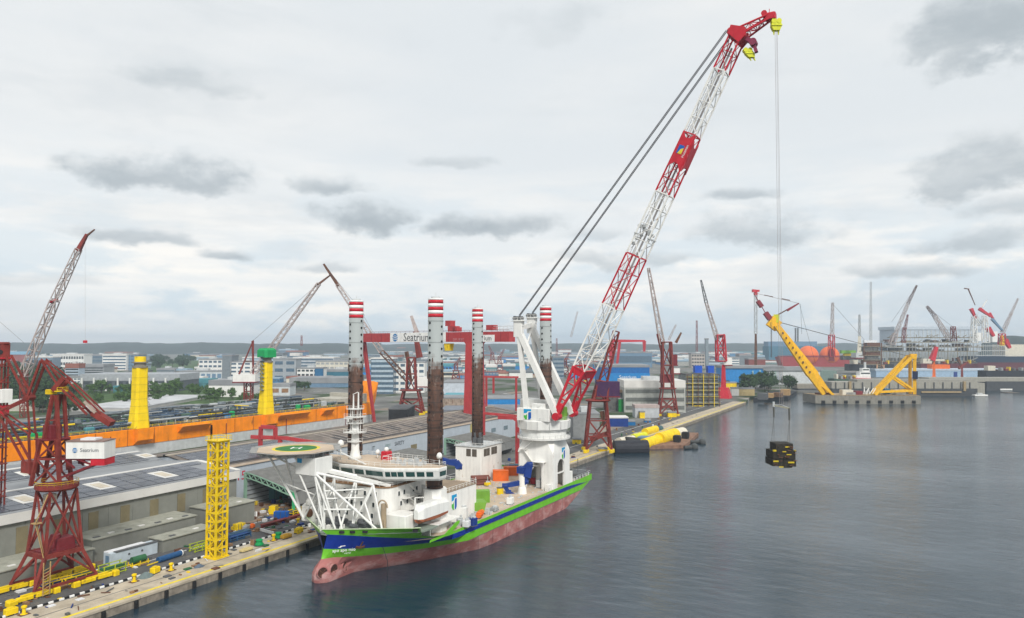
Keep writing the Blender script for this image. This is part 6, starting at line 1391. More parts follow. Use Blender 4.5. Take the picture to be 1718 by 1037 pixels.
text_part('girder_lettering', 'SWL 800T', 2.4, G(tpx(769), z0 + 1.6, 3.06), -gdv, UP, mat('faded_lettering', (.48, .22, .24), .6), girder, .04)
for px, z_, w, h in ((756, 73.4, 7, 3.8), (750, 77.3, 5, 3.8), (762, 73.4, 4, 3.0), (820, 74, 6, 3.4)):
    t = tpx(px); b = B(); b.extr([G(t - w / 2, z_, 2.4), G(t + w / 2, z_, 2.4), G(t + w / 2, z_ + h, 2.4), G(t - w / 2, z_ + h, 2.4)], -sd * 4.8); build('trolley_house', b, gred, gc)
b = B(); t = tpx(748); b.extr([G(t - 3, z0 - 1, 2), G(t + 3, z0 - 1, 2), G(t + 2, z0 - 6, 2), G(t - 2, z0 - 6, 2)], -sd * 4); build('hoist_block', b, yellow, gc)
b = B(); b.rail([G(tpx(825), z1, 2), G(tpx(868), z1, 2)], 3.4, .14, 3.0); build('festoon_rail', b, lgrey, gc)
# red runway beams round the sheds
gred = mat('gantry_red_paint', (.40, .045, .05), .55, streak=.25, rust=.05)
def red_gantry(label, segs, D_, w=1.0):
    w *= .75; P_ = [[gd(px, py, D_) for px, py in s] for s in segs]; q = P_[0][0]; r = root('runway_gantry', label, 'gantry', (q.x, q.y, 2.5), 'small red gantries round the sheds')
    for s in P_:
        for a, c in zip(s[:-1], s[1:]): b = B(); b.beam(a, c, w, w * 1.3); build('beam' if abs((c - a).normalized().z) < .7 else 'leg', b, gred, r)
red_gantry('red overhead runway with small arch standing on the shed roof beyond the helideck', [[(421, 733), (480, 735), (548, 746)], [(437, 733), (438, 716), (462, 717), (462, 735)], [(437, 735), (437, 770)], [(470, 735), (470, 770)], [(548, 746), (548, 775)]], 318, 1.6)
red_gantry('red goose neck beam beside the crane pedestal between shed and ship', [[(835, 700), (862, 701), (868, 706), (868, 785)], [(873, 706), (880, 715), (880, 780)]], 352, 1.8)
red_gantry('low wide red portal frame behind the aft leg near the blue roofs', [[(812, 632), (870, 633)], [(816, 633), (816, 690)], [(828, 633), (828, 660)], [(866, 633), (866, 690)]], 560, 1.5)
red_gantry('long red crane beam crossing behind the machinery house of the big crane', [[(808, 693), (866, 698), (905, 702)], [(812, 694), (812, 730)], [(900, 702), (900, 740)]], 400, 1.3)

# loose odds and ends nobody could count, lying on the road, the apron and in the shed mouths
def litter(x0, x1, y0, y1, n, mm, hmax=.9, z0=2.53, nm='yard_clutter'):
    b = B()
    for k in range(n):
        x, y, h = rnd.uniform(x0, x1), rnd.uniform(y0, y1), rnd.uniform(.12, hmax)
        if rnd.random() < .45: a = rnd.uniform(0, 3.14); l = rnd.uniform(.6, 3.2); b.tube((x, y, z0 + .15), (x + l * math.cos(a), y + l * math.sin(a), z0 + .15 + rnd.random() * .2), rnd.uniform(.06, .2), 5)
        else: w, d = rnd.uniform(.2, 1.0), rnd.uniform(.2, .8); b.box(x - w, x + w, y - d, y + d, z0, z0 + h)
    o = build(nm, b, mm); o['kind'] = 'stuff'
for mm, n in ((dgrey, 90), (brown, 80), (wood, 60), (yellow, 40), (conwhite, 40), (dkblue, 24), (mat('dark_green_paint', (.03, .12, .05)), 30)):
    litter(86, 205, 183, 203, n // 3, mm); litter(190, 232, 200, 223, n // 3, mm, 1.8); litter(160, 196, 190, 216, n // 4, mm, 1.2); litter(90, 205, 169.5, 181, n // 8, mm, .5); litter(300, 380, 158, 196, n // 5, mm, 1.6); litter(380, 640, 160, 190, n // 4, mm, 2.0)
# faded patches and tyre marks painted on the road surface
for k in range(26): b = B(); x = rnd.uniform(84, 205); y = rnd.uniform(183, 201); l = rnd.uniform(3, 16); w = rnd.uniform(.12, .5); b.add([(x, y, 2.545 + k * .0006), (x + l, y + rnd.uniform(-.6, .6), 2.545 + k * .0006), (x + l, y + w, 2.545 + k * .0006), (x, y + w, 2.545 + k * .0006)], [(0, 1, 2, 3)]); build('road_mark', b, rnd.choice((mat('tyre_black', (.04, .04, .04), .9), linewht, lineyel, dirt)), quay)
# ------------------------------------------------------------------ other cranes: drawn as trusses standing at their own distance
def vcrane(label, px, pyb, D_=None, m=oxred, portal=None, mast=None, house=None, boom=None, bw=(6, 3), bm=None, tipm=None, jib=None, ties=(), hook=None, group='luffing cranes of the yard', hm=None, bogie=True, name='luffing_crane', yb=2.5, rings=8, mastm=None, cat='crane'):
    base = gz(px, pyb, yb) if D_ is None else gd(px, pyb, D_); base.z = yb; D_ = dist(base); u = D_ / FPX
    r = root(name, label, cat, base, group); Q_ = lambda x, y, o=0.0: gd(x, y, D_) + FV * o
    if portal:
        wb, wt, pt = portal; zt_ = Q_(px, pt).z; hb, ht = wb * u, wt * u
        for sx in (-1, 1):
            for sy in (-1, 1):
                b = B(); f = base + RV * sx * hb + FV * sy * hb * .8; t = Q_(px, pt) + RV * sx * ht + FV * sy * ht; f.z = yb + 1.2; b.beam(f, t, hb * .13, hb * .13, 0, ht * .2, ht * .2); build('leg', b, m, r)
                if bogie: b = B(); b.cbox(f.x - hb * .35, f.x + hb * .35, f.y - .8, f.y + .8, yb + .1, yb + 1.9, .2); build('bogie', b, yellow, r)
        b = B()
        for k in (.32, .62, 1):
            c = [base.lerp(Q_(px, pt), k) + RV * sx * (hb + (ht - hb) * k) + FV * sy * (hb * .8 + (ht - hb * .8) * k) for sx, sy in sgn4]
            for i in range(4): b.beam(c[i], c[(i + 1) % 4], hb * .09)
        c0 = [base + UP * 1.5 + RV * sx * hb + FV * sy * hb * .8 for sx, sy in sgn4]; c1 = [base.lerp(Q_(px, pt), .62) + RV * sx * (hb + (ht - hb) * .62) + FV * sy * (hb * .8 + (ht - hb * .8) * .62) for sx, sy in sgn4]
        for i in range(4): b.beam(c0[i], c1[(i + 1) % 4], hb * .1); b.beam(c0[(i + 1) % 4], c1[i], hb * .1)
        build('portal_bracing', b, m, r)
        b = B(); b.lathe(Q_(px, pt), [(ht * 1.5, -.4), (ht * 1.7, .3), (ht * 1.5, .8)], 14); build('slewing_ring', b, m, r)
    if mast:
        for (mx0, my0, mx1, my1, w0, w1) in mast:
            mm = mastm or m; A, C_ = Q_(mx0, my0), Q_(mx1, my1); n = max(2, int((A - C_).length / (max(w0, w1) * u * 1.6))); rg = lattice(A, C_, w0 * u, w0 * u, n, None, w1 * u, w1 * u); b = B(); chords(b, rg, max(.14, w0 * u * .10), 5); lace(b, rg, max(.10, w0 * u * .06), 4); build('mast', b, mm, r)
    if house:
        for (x0, x1, y0, y1, mm) in house:
            b = vbox(x0, x1, y0, y1, -(x1 - x0) * u * .3, (x1 - x0) * u * .3, D_); h_ = build('machinery_house', b, mm, r); b = vbox(x0 - .6, x1 + .6, y1, y1 + 2, -(x1 - x0) * u * .34, (x1 - x0) * u * .34, D_); build('house_base', b, dkred, h_)
    if boom:
        for (fx, fy, tx_, ty_, w0, w1, mm) in boom:
            A, C_ = Q_(fx, fy), Q_(tx_, ty_); n = max(3, int((A - C_).length / (max(w0, w1) * u * 1.5))); rg = lattice(A, C_, w0 * u, w0 * u * .9, n, FV, w1 * u, w1 * u * .9); b = B(); chords(b, rg, max(.13, w0 * u * .085), 5); lace(b, rg, max(.08, w0 * u * .05), 4); build('boom', b, mm, r)
    if jib:
        for (x0, y0, x1, y1, w, mm) in jib: b = B(); b.beam(Q_(x0, y0), Q_(x1, y1), w * u, w * u, 0, w * u * .6, w * u * .6); build('jib', b, mm, r)
    for (x0, y0, x1, y1) in ties: b = B(); b.tube(Q_(x0, y0), Q_(x1, y1), max(.07, .22 * u), 4); build('tie_rope', b, rope, r)
    if hook:
        b = B(); x, y0, y1 = hook; b.tube(Q_(x, y0), Q_(x, y1), max(.06, .16 * u), 4); build('hook_rope', b, ropel, r); b = B(); c = Q_(x, y1); b.cbox(c.x - 1, c.x + 1, c.y - 1, c.y + 1, c.z - 1.8, c.z, .2); build('hook', b, red, r)
    return r
pale = mat('weathered_pale_boom', (.42, .36, .34), .7, rust=.25, var=.25)
vcrane('tall pale lattice boom crane at far left with rusty red tip', 40, 700, 470, oxred, None, [(40, 700, 40, 622, 8, 8)], None, [(40, 630, 92, 505, 13, 11, pale), (93, 503, 132, 418, 11, 8, pale)], jib=[(131, 421, 146, 393, 7, oxred), (144, 397, 159, 385, 3, brown), (84, 507, 97, 502, 4, red)], ties=((40, 612, 138, 410), (0, 540, 40, 575)), hook=(143, 397, 571))
vcrane('crane between the yellow columns with white cab on red post and pale boom', 417, 672, 640, oxred, None, [(417, 672, 417, 641, 11, 11)], [(395, 432, 628, 640, white)], [(424, 628, 465, 572, 9, 9, pale), (465, 572, 535, 476, 9, 6, pale)], jib=[(533, 478, 555, 461, 3.5, brown), (401, 628, 425, 571, 2.5, oxred), (424, 572, 425, 628, 3, oxred), (410, 606, 424, 606, 2, brown)], ties=((425, 571, 533, 477),))
vcrane('red portal crane between the forward legs, its rusty boom leaning far left', 690, 695, 640, oxred, (20, 12, 655), [(690, 655, 690, 600, 16, 12)], [(701, 720, 632, 648, white)], [(686, 640, 640, 590, 8, 8, brown), (640, 590, 566, 478, 8, 6, pale)], jib=[(568, 480, 543, 443, 5, brown), (700, 560, 690, 530, 7, pale), (704, 600, 696, 556, 8, oxred), (682, 590, 690, 640, 5, brown)], ties=((610, 530, 650, 600), (545, 445, 612, 530)))
vcrane('red portal crane standing on the quay beyond the ship stern with purple machinery house', 1003, 757, 420, oxred, (21, 13, 672), [(1006, 672, 1012, 640, 22, 18), (1012, 640, 1034, 556, 13, 9)], [(1000, 1038, 640, 664, mat('purple_house', (.055, .022, .07), .7, rust=.3))], None, jib=[(990, 738, 1020, 726, 9, oxred), (1010, 690, 1014, 716, 6, brown)], bogie=True)
vcrane('dark red portal crane in the middle of the far quay with a thin upright boom', 1120, 697, None, oxred, (15, 9, 652), [(1120, 652, 1118, 574, 17, 14)], [(1108, 1128, 628, 640, dkred), (1128, 1136, 595, 612, dkred), (1130, 1140, 618, 626, white)], [(1111, 578, 1088, 450, 9, 4, pale)], jib=[(1104, 560, 1112, 600, 5, oxred), (1134, 575, 1143, 558, 4, brown)])
vcrane('red single post crane with white cab at the far quay end', 1214, 668, None, red, None, [(1210, 606, 1208, 562, 14, 12)], [(1214, 1227, 600, 612, white)], [(1204, 570, 1185, 508, 7, 4, pale), (1185, 508, 1176, 470, 5, 2, dgrey)], jib=[(1214, 664, 1214, 612, 8, red), (1214, 668, 1214, 650, 24, red), (1203, 566, 1216, 562, 6, dkred)])
vcrane('thin grey mast crane with red head left of the yellow sheerleg', 1268, 640, 1150, grey, None, [(1268, 560, 1268, 493, 4, 4)], None, None, jib=[(1268, 640, 1268, 560, 5, brown), (1262, 488, 1274, 488, 5, red), (1268, 495, 1268, 487, 6, red)], mastm=lgrey)
vcrane('pink red crane behind the orange gas tanks with straight upright boom', 1395, 598, 1500, red, None, [(1395, 598, 1395, 562, 8, 7)], None, [(1396, 562, 1397, 508, 5, 3, pale)], jib=[(1395, 606, 1395, 585, 9, dkred)], ties=((1397, 510, 1450, 570),))
vcrane('cream post crane with thin pole mast between tanks and offshore module', 1442, 598, 1450, yellow, None, [(1442, 565, 1442, 528, 3, 2)], [(1432, 1462, 592, 600, lgrey)], None, jib=[(1442, 594, 1442, 564, 7, cream)], mastm=grey)
vcrane('very tall thin lattice radio mast right of the cream post', 1461, 598, 1500, grey, None, [(1461, 598, 1461, 512, 3, 2.4), (1461, 512, 1461, 473, 2.2, 2.2)], None, None, mastm=lgrey, name='radio_mast', group='tall masts', cat='mast')
vcrane('long pale crane boom leaning right above the left end of the offshore module', 1500, 575, 1500, pale, None, [(1496, 578, 1502, 560, 8, 6)], None, [(1502, 562, 1523, 510, 5, 4, pale), (1523, 510, 1538, 479, 4, 2, brown)], ties=((1496, 540, 1538, 480),))
vcrane('short red boom crane just right of the long pale boom', 1520, 575, 1500, oxred, None, [(1516, 575, 1517, 550, 5, 4)], None, [(1518, 552, 1523, 528, 4, 2, oxred)], group='luffing cranes of the yard')
vcrane('pale crane boom leaning left with red cab tower above the module roof', 1598, 575, 1500, oxred, None, [(1600, 572, 1599, 548, 7, 5)], None, [(1592, 568, 1568, 530, 7, 5, pale), (1568, 530, 1555, 514, 5, 3, brown)], ties=((1556, 516, 1598, 548),))
vcrane('leftmost of the three red and white pedestal cranes on the offshore vessel', 1634, 575, 1450, red, None, [(1634, 575, 1634, 535, 8, 5)], None, [(1634, 530, 1645, 545, 7, 6, white)], jib=[(1629, 518, 1637, 534, 5, red), (1624, 484, 1636, 512, 1.6, brown), (1618, 484, 1626, 485, 2, brown)], mastm=white, group='red and white pedestal cranes on the vessel')
vcrane('middle one of the three red and white pedestal cranes on the offshore vessel', 1652, 575, 1440, red, None, [(1654, 575, 1652, 530, 8, 5)], None, None, jib=[(1643, 518, 1662, 531, 5, red), (1648, 515, 1656, 503, 2, white), (1660, 525, 1672, 545, 3.5, red), (1657, 550, 1667, 564, 7, red)], mastm=white, group='red and white pedestal cranes on the vessel')
vcrane('rightmost pedestal crane with yellow column and thin boom leaning right', 1681, 580, 1430, red, None, [(1681, 578, 1681, 560, 8, 7)], None, [(1682, 558, 1697, 525, 5, 3, pale), (1697, 525, 1708, 501, 3, 2, pale)], jib=[(1681, 580, 1681, 563, 7, yellow), (1664, 535, 1683, 556, 4, steelblue), (1686, 570, 1694, 584, 7, red)], group='red and white pedestal cranes on the vessel')
vcrane('bright red stub crane on the dock wall right of the yellow frame', 1567, 636, 1180, brorange, None, None, None, None, jib=[(1567, 637, 1567, 606, 5, brorange), (1567, 637, 1567, 632, 12, brorange), (1563, 605, 1571, 582, 8, red), (1556, 604, 1584, 604, 4, cream)], name='stub_crane')
vcrane('dark red post with rusty arm right of the bright red stub crane', 1614, 638, 1180, oxred, None, None, None, None, jib=[(1614, 638, 1614, 612, 4, oxred), (1608, 618, 1620, 610, 4, oxred), (1606, 600, 1612, 612, 4, brown)], name='stub_crane')
vcrane('far red gantry between the big boom and the middle quay crane', 1020, 600, 1400, red, None, None, None, None, jib=[(1022, 572, 1082, 572, 5, red), (1081, 572, 1081, 590, 5, red), (1026, 572, 1026, 640, 7, red), (1040, 572, 1032, 640, 4, red)], name='gantry_crane', group='far cranes')
for lab, px, py, pts in (('tiny pale boom crane far behind the aft leg, leaning right', 958, 565, (958, 565, 969, 523)), ('tiny pale boom far beyond the middle quay crane', 1127, 570, (1122, 570, 1134, 545)), ('tiny red mast far behind the green capped yellow column', 506, 580, (506, 580, 506, 563)), ('tiny pole far left of the sheerleg top', 1170, 572, (1169, 590, 1169, 538)), ('small red mast standing among the far blue roofs behind the white A frame', 934, 610, (934, 620, 934, 568))):
    vcrane(lab, px, py, 2100 if px < 1000 else 1800, oxred, None, None, None, [(pts[0], pts[1], pts[2], pts[3], 3, 2, pale if 'pale' in lab else oxred)], group='far cranes')

# ------------------------------------------------------------------ yellow sheerleg barge and dock on the right
def vroot(name, label, cat, px, py, z_=0.0, group=None): p = gz(px, py, z_); return root(name, label, cat, p, group), p, dist(p)
def vb(x0, x1, y0, y1, d0, d1, D_, bev=0): return vbox(x0, x1, y0, y1, d0, d1, D_)
sr, p, DS = vroot('sheerleg_barge', 'large yellow floating sheerleg crane on a grey barge in the harbour basin', 'crane barge', 1456, 678)
Qs = lambda x, y, o=0.0: gd(x, y, DS) + FV * o
b = B(); y0 = 678; b.extr([Qs(1368, 663.5), Qs(1545, 664.5), Qs(1545, 680), Qs(1368, 677)], FV * 34); bh_ = build('barge_hull', b, mat('barge_grey', (.22, .21, .18), .8, streak=.4, rust=.2), sr)
for k in range(9): b = B(); x = 1378 + k * 19; b.extr([Qs(x, 672, -.5), Qs(x + 6, 672, -.5), Qs(x + 6, 677, -.5), Qs(x, 677, -.5)], FV * .6); build('fender', b, rubber, bh_)
b = B(); b.extr([Qs(1369, 663.2, .4), Qs(1544, 664.2, .4), Qs(1544, 663.8, .4), Qs(1369, 662.8, .4)], FV * 33); build('deck', b, mat('barge_deck_tan', (.33, .25, .15), .85, var=.3), sr)
ub = DS / FPX
for o in (3, 19):
    A, C_ = Qs(1384 + (o > 5) * 20, 662, o), Qs(1306 + (o > 5) * 5, 545, 11 + (o - 11) * .35)
    m1 = A.lerp(C_, .28)
    b = B(); b.beam(A, m1, 4.0, 3.6, 0, 6.6, 6.2); b.beam(Qs(1400 + (o > 5) * 8, 663, o), m1, 2.4, 2.4, 0, 3.4, 3.4); b.beam(m1, C_, 7.4, 7.2, 0, 4.6, 4.2); build('boom_leg', b, barge_y, sr)
b = B()
for k in range(7): f = .3 + k * .1; b.beam(Qs(1385, 662, 3).lerp(Qs(1308, 545, 8), f), Qs(1399, 662, 19).lerp(Qs(1308, 545, 14), f), 1.6)
for k in range(9): f = .32 + k * .07; c = Qs(1384, 662, 3).lerp(Qs(1306, 545, 8), f) - FV * 4.4; b.beam(c - UP * 1.2, c + UP * 1.2, 1.5, .4, 1)
build('boom_cross_beam', b, [barge_y, brown], sr)
b = B(); b.beam(Qs(1297, 537, 11), Qs(1312, 548, 11), 5, 12); bhd = build('boom_head', b, barge_y, sr); b = B(); b.beam(Qs(1309, 527, 11), Qs(1309, 541, 11), 5.5, 5.5); build('head_block', b, lime, bhd)
b = B(); b.beam(Qs(1298, 535, 11), Qs(1290, 524, 11), 5, 5); b.beam(Qs(1284, 514, 11), Qs(1277, 504, 11), 5, 4); b.tube(Qs(1290, 524, 11), Qs(1270, 490, 11), .5, 5); b.beam(Qs(1327, 520, 11), Qs(1347, 508, 11), 2.6, 2.6, 0, 1.2, 1.2); fj = build('fly_jib', b, mat('jib_dark_red', (.22, .03, .04), .6), sr)
b = B(); b.tube(Qs(1312, 527, 11), Qs(1347, 508, 11), .7, 5); b.tube(Qs(1270, 490, 11), Qs(1347, 508, 11), .16, 4); b.beam(Qs(1288, 494, 11), Qs(1303, 497, 11), .8); b.beam(Qs(1318, 500, 11), Qs(1332, 503, 11), .8); build('jib_strut', b, brown, fj)
b = B()
for x, o in ((1298, 8), (1302, 13)): b.tube(Qs(x, 540, o), Qs(x, 600, o), .25, 4)
for a, c in ((1312, 1540), (1314, 1541)): b.tube(Qs(a, 540, 11), Qs(1530, 597, 11), .22, 4)
b.tube(Qs(1348, 509, 11), Qs(1375, 610, 11), .14, 4); b.tube(Qs(1350, 509, 11), Qs(1352, 560, 11), .14, 4); build('sheerleg_rope', b, rope, sr)
for o in (4, 13):
    b = B(); b.beam(Qs(1471, 663, o), Qs(1534, 598, o), 3.2, 2.8); build('back_frame_brace', b, barge_y, sr)
    b = B(); b.beam(Qs(1538, 662, o), Qs(1538, 597, o), 3.4, 3.0); build('back_frame_leg', b, barge_y, sr)
    b = B(); b.beam(Qs(1477, 658, o), Qs(1534, 656, o), 2.8, 2.4); b.beam(Qs(1503, 632, o), Qs(1534, 653, o), 2.2, 2.0); build('back_frame_beam', b, barge_y, sr)
b = B(); b.beam(Qs(1536, 599, 2), Qs(1536, 599, 15), 5, 4); b.beam(Qs(1541, 596, 4), Qs(1530, 596, 4), 2.6); build('frame_head', b, barge_y, sr); b = B(); b.beam(Qs(1538, 623, 3), Qs(1538, 636, 3), 5.2, 4.6); build('frame_collar', b, mat('navy_collar', (.012, .02, .06), .6), sr)
for x0, x1, y0, y1, m_ in ((1418, 1436, 655, 663.5, cream), (1441, 1452, 657, 663, dkred), (1490, 1499, 653, 662, mat('cabin_blue', (.03, .13, .25), .6)), (1508, 1525, 655, 663, white), (1424, 1440, 659, 663.5, grey), (1470, 1482, 660, 663.5, yellow), (1376, 1400, 660, 663, brown)):
    b = vbox(x0, x1, y0, y1, 6, 14, DS); build('deck_cabin', b, m_, sr)
b = B()
for k in range(8): x = 1452 + rnd.random() * 20; b.beam(Qs(x, 662, 5 + k), Qs(x + rnd.uniform(-6, 8), 648 + rnd.random() * 8, 5 + k), .8)
build('white_deck_frame', b, white, sr)
# dock walls, pontoons and quay edges on the right
def dock(label, segs, name='floating_dock', cat='dock'):
    """segs: (px0, px1, py_top, py_bottom, depth m, material, extra distance)"""
    x0, x1, yt, yb, *_ = segs[0]; pb = gz((x0 + x1) / 2, yb, 0); D_ = dist(pb); r = root(name, label, cat, pb)
    for (x0, x1, yt, yb, dp, m_, ex) in segs: build('dock_wall', vbox(x0, x1, yt, yb, ex, ex + dp, D_), m_, r)
    return r, D_
dockm = mat('dock_grey_beige', (.30, .29, .25), .8, streak=.35, rust=.12); dockd = mat('dock_dark_side', (.06, .065, .07), .8, streak=.3); dockt = mat('dock_tan', (.33, .25, .14), .8, streak=.3)
dr, DD = dock('long grey beige floating dock pontoon behind the yellow sheerleg barge', [(1396, 1640, 652, 664.6, 30, dockd, 0), (1396, 1640, 641, 652, 26, dockm, 1), (1440, 1640, 637, 641, 22, mat('dock_top', (.27, .26, .23), .8), 3), (1545, 1612, 656.5, 659, 1.5, dockt, -1.5), (1640, 1656, 643, 665, 20, dockm, 4)])
for k in range(16): build('dock_rib', vbox(1402 + k * 15, 1403.2 + k * 15, 641.5, 652, -.3, .9, DD), dgrey, dr)
for k in range(3): build('dock_crane_post', vbox(1424 + k * 96, 1428 + k * 96, 640, 656, -1.2, .8, DD), dockt, dr)
dock('farther dark floating dock section at the right edge of the view', [(1655, 1760, 640, 655.5, 26, dockd, 0), (1560, 1760, 634, 641, 26, dockm, 2), (1652, 1672, 655, 663, 14, mat('timber_dark', (.12, .10, .08), .8), -46)])
dock('low jetty with tan top between the tree clump and the sheerleg', [(1340, 1420, 652, 658, 24, dockd, 0), (1338, 1420, 645, 652, 22, mat('jetty_top', (.25, .23, .19), .8), 1)], 'jetty', 'jetty')
for lab, x0, x1, y0, y1 in (('small white launch moored along the floating dock', 1633, 1655, 660, 664.5), ('white workboat under the far dark dock at the right edge', 1676, 1696, 650, 654.5)):
    r, p, D_ = vroot('workboat', lab, 'boat', (x0 + x1) / 2, y1 + .5, 0, 'small boats by the floating docks'); b = vbox(x0, x1, y0 + 2, y1, -3, 3, D_ - 4); build('hull', b, white, r); build('wheelhouse', vbox(x0 + 6, x0 + 14, y0 - .5, y0 + 2, -2, 2, D_ - 4), lgrey, r)
# tug-like yacht with red hull on the dock
def vstack(name, label, cat, px, py, z_, items, group=None, D_=None):
    p = gz(px, py, z_) if D_ is None else gd(px, py, D_); D2_ = dist(p); r = root(name, label, cat, p, group); first = {}
    for nm, x0, x1, y0, y1, d0, d1, m_ in items: build(nm, vbox(x0, x1, y0, y1, d0, d1, D2_), m_, r)
    return r, D2_
r, D_ = vstack('red_workship', 'small ship with red hull and stepped white superstructure standing in the dock behind the sheerleg', 'ship', 1444, 642, 3, [('superstructure', 1438, 1462, 630, 635, 2, 16, white), ('superstructure', 1444, 1462, 624, 630, 3, 15, white), ('wheelhouse', 1449, 1461, 618, 624, 4, 14, white), ('mast', 1454, 1457, 608, 618, 7, 10, lgrey), ('window_band', 1446, 1461, 625.5, 627.5, 2.7, 3.0, glass), ('window_band', 1450, 1460, 619.5, 621.5, 3.7, 4.0, glass)])
b = B(); b.extr([gd(1425, 634, D_), gd(1462, 635, D_), gd(1460, 641.5, D_), gd(1430, 641.5, D_)], FV * 18); build('hull', b, red, r)
vstack('blue_white_hall', 'long low pale blue roofed hall behind the floating dock', 'hall', 1610, 633, 3, [('wall', 1470, 1690, 622, 633, 0, 40, mat('pale_blue_hall', (.30, .42, .55), .7, streak=.2)), ('roof', 1468, 1692, 619, 622, -1, 42, mat('pale_blue_roof', (.42, .50, .58), .7)), ('orange_store', 1566, 1596, 612, 619, 4, 20, brorange), ('door', 1500, 1508, 625, 633, -.4, 0, steelblue), ('door', 1600, 1606, 624, 633, -.4, 0, dkblue)])
vstack('white_hall', 'long white hall wall behind the tree clump and the sheerleg boom', 'hall', 1330, 645, 3, [('wall', 1282, 1376, 622, 645, 0, 40, mat('hall_white_wall', (.52, .54, .55), .7, streak=.15)), ('roof', 1280, 1378, 616, 622, -2, 42, roofgrey), ('side_wall', 1376.2, 1405, 622, 646, 2, 38, mat('grey_green_wall', (.16, .22, .20), .7))])
vstack('blue_hall', 'bright blue hall wall with slanting light stripes left of the tree clump', 'hall', 1270, 645, 3, [('wall', 1217, 1312, 618, 642, 0, 50, cyan), ('roof', 1215, 1314, 614, 618, -2, 52, roofgrey), ('wall_stripe', 1262, 1264, 622, 636, -.5, 0, mat('pale_stripe', (.30, .42, .38), .7)), ('wall_stripe', 1274, 1276, 621, 637, -.5, 0, mat('pale_stripe', (.3, .4, .4))), ('wall_stripe', 1300, 1302, 619, 641, -.5, 0, mat('pale_stripe', (.3, .4, .4)))])
# gas carrier with two orange sphere tanks
r, D_ = vstack('gas_carrier', 'red hulled gas carrier with two orange dome tanks behind the sheerleg boom', 'ship', 1370, 617, 0, [('upper_deck', 1312, 1420, 597, 600, 2, 34, dkred), ('deck_house', 1420, 1445, 596, 606, 4, 28, dockm)])
b = B(); b.extr([gd(1308, 599, D_), gd(1428, 601, D_), gd(1432, 619, D_), gd(1314, 616, D_)], FV * 36); build('hull', b, mat('carrier_red', (.30, .03, .03), .6, streak=.3), r)
for cx2, w in ((1360, 16.5), (1396, 15.5)):
    c = gd(cx2, 597, D_) + FV * 16; u = D_ / FPX; b = B(); b.sphere(c, w * u * 1.02, 18, 10); build('dome_tank', b, brorange, r, smooth=True); b = B(); b.lathe(c, [(w * u * 1.06, -w * u * .12), (w * u * 1.06, w * u * .03)], 18); build('tank_skirt', b, mat('carrier_red', (.3, .03, .03)), r)
vstack('teal_block', 'flat teal blue industrial block far behind the hoist wires', 'industrial building', 1330, 606, 3, [('wall', 1290, 1400, 581, 606, 0, 60, mat('teal_block_wall', (.05, .15, .22), .7)), ('roof_house', 1290, 1372, 573, 581, 6, 50, steelblue), ('chimney', 1336, 1338, 550, 573, 10, 14, dgrey), ('chimney', 1340, 1342, 550, 573, 10, 14, dgrey)], D_=2400)
for lab, x0, x1, y0, y1, m_, D_ in (('long black hulled ship lying behind the floating dock left of the pale blue hall', 1425, 1500, 611, 622, mat('black_hull', (.02, .022, .028), .6), 1500), ('dark maroon ship hull lying beyond the pale blue hall', 1545, 1640, 610, 621, mat('maroon_hull', (.10, .02, .03), .7, streak=.3), 1480), ('low dark barge with rusty deck gear at the far right dock', 1655, 1740, 622, 634, mat('black_hull', (.02, .022, .028), .6), 1150), ('dark green dock gate block beside the jetty and the sheerleg', 1400, 1440, 636, 652, mat('dock_green', (.05, .09, .07), .8), 1080)):
    r, D_ = vstack('moored_hull', lab, 'ship', (x0 + x1) / 2, y1, 0, [('hull', x0, x1, y0, y1, 0, 22, m_), ('deck_house', x0 + 6, x0 + (x1 - x0) * .22, y0 - 8, y0, 5, 15, cream)], 'hulls in the far docks', D_)
    for k in range(9): x = x0 + (x1 - x0) * (.25 + .08 * k); build('deck_gear', vbox(x, x + 1 + (k * 7) % 5, y0 - 2 - (k * 3) % 5, y0, 4, 12, D_), (brown, grey, oxred, yellow, dgrey)[k % 5], r)
# offshore production vessel with big beige module block
fv_m = mat('module_beige', (.21, .18, .12), .8, var=.35, rust=.2); fv_d = mat('module_dark_steel', (.10, .10, .095), .8, var=.5, rust=.2)  # beige and a darker steel tone, both mottled with rust patches
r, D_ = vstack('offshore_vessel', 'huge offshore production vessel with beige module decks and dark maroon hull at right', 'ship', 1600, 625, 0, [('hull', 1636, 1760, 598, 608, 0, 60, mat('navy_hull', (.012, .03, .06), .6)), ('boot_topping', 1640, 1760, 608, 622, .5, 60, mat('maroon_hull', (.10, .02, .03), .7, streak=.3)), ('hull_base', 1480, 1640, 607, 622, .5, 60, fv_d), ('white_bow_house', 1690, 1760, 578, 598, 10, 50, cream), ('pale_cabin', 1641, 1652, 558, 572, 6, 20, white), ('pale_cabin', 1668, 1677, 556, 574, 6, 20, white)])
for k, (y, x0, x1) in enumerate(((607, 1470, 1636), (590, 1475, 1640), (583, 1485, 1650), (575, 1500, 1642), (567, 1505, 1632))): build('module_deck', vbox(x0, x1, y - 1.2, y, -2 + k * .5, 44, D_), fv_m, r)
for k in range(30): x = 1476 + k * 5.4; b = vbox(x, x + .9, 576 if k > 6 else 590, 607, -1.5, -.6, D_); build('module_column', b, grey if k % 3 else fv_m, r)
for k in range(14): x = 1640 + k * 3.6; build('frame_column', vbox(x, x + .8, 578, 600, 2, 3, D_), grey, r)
for y in (580, 588, 596): build('frame_beam', vbox(1638, 1692, y, y + .9, 1.6, 2.6, D_), lgrey, r)
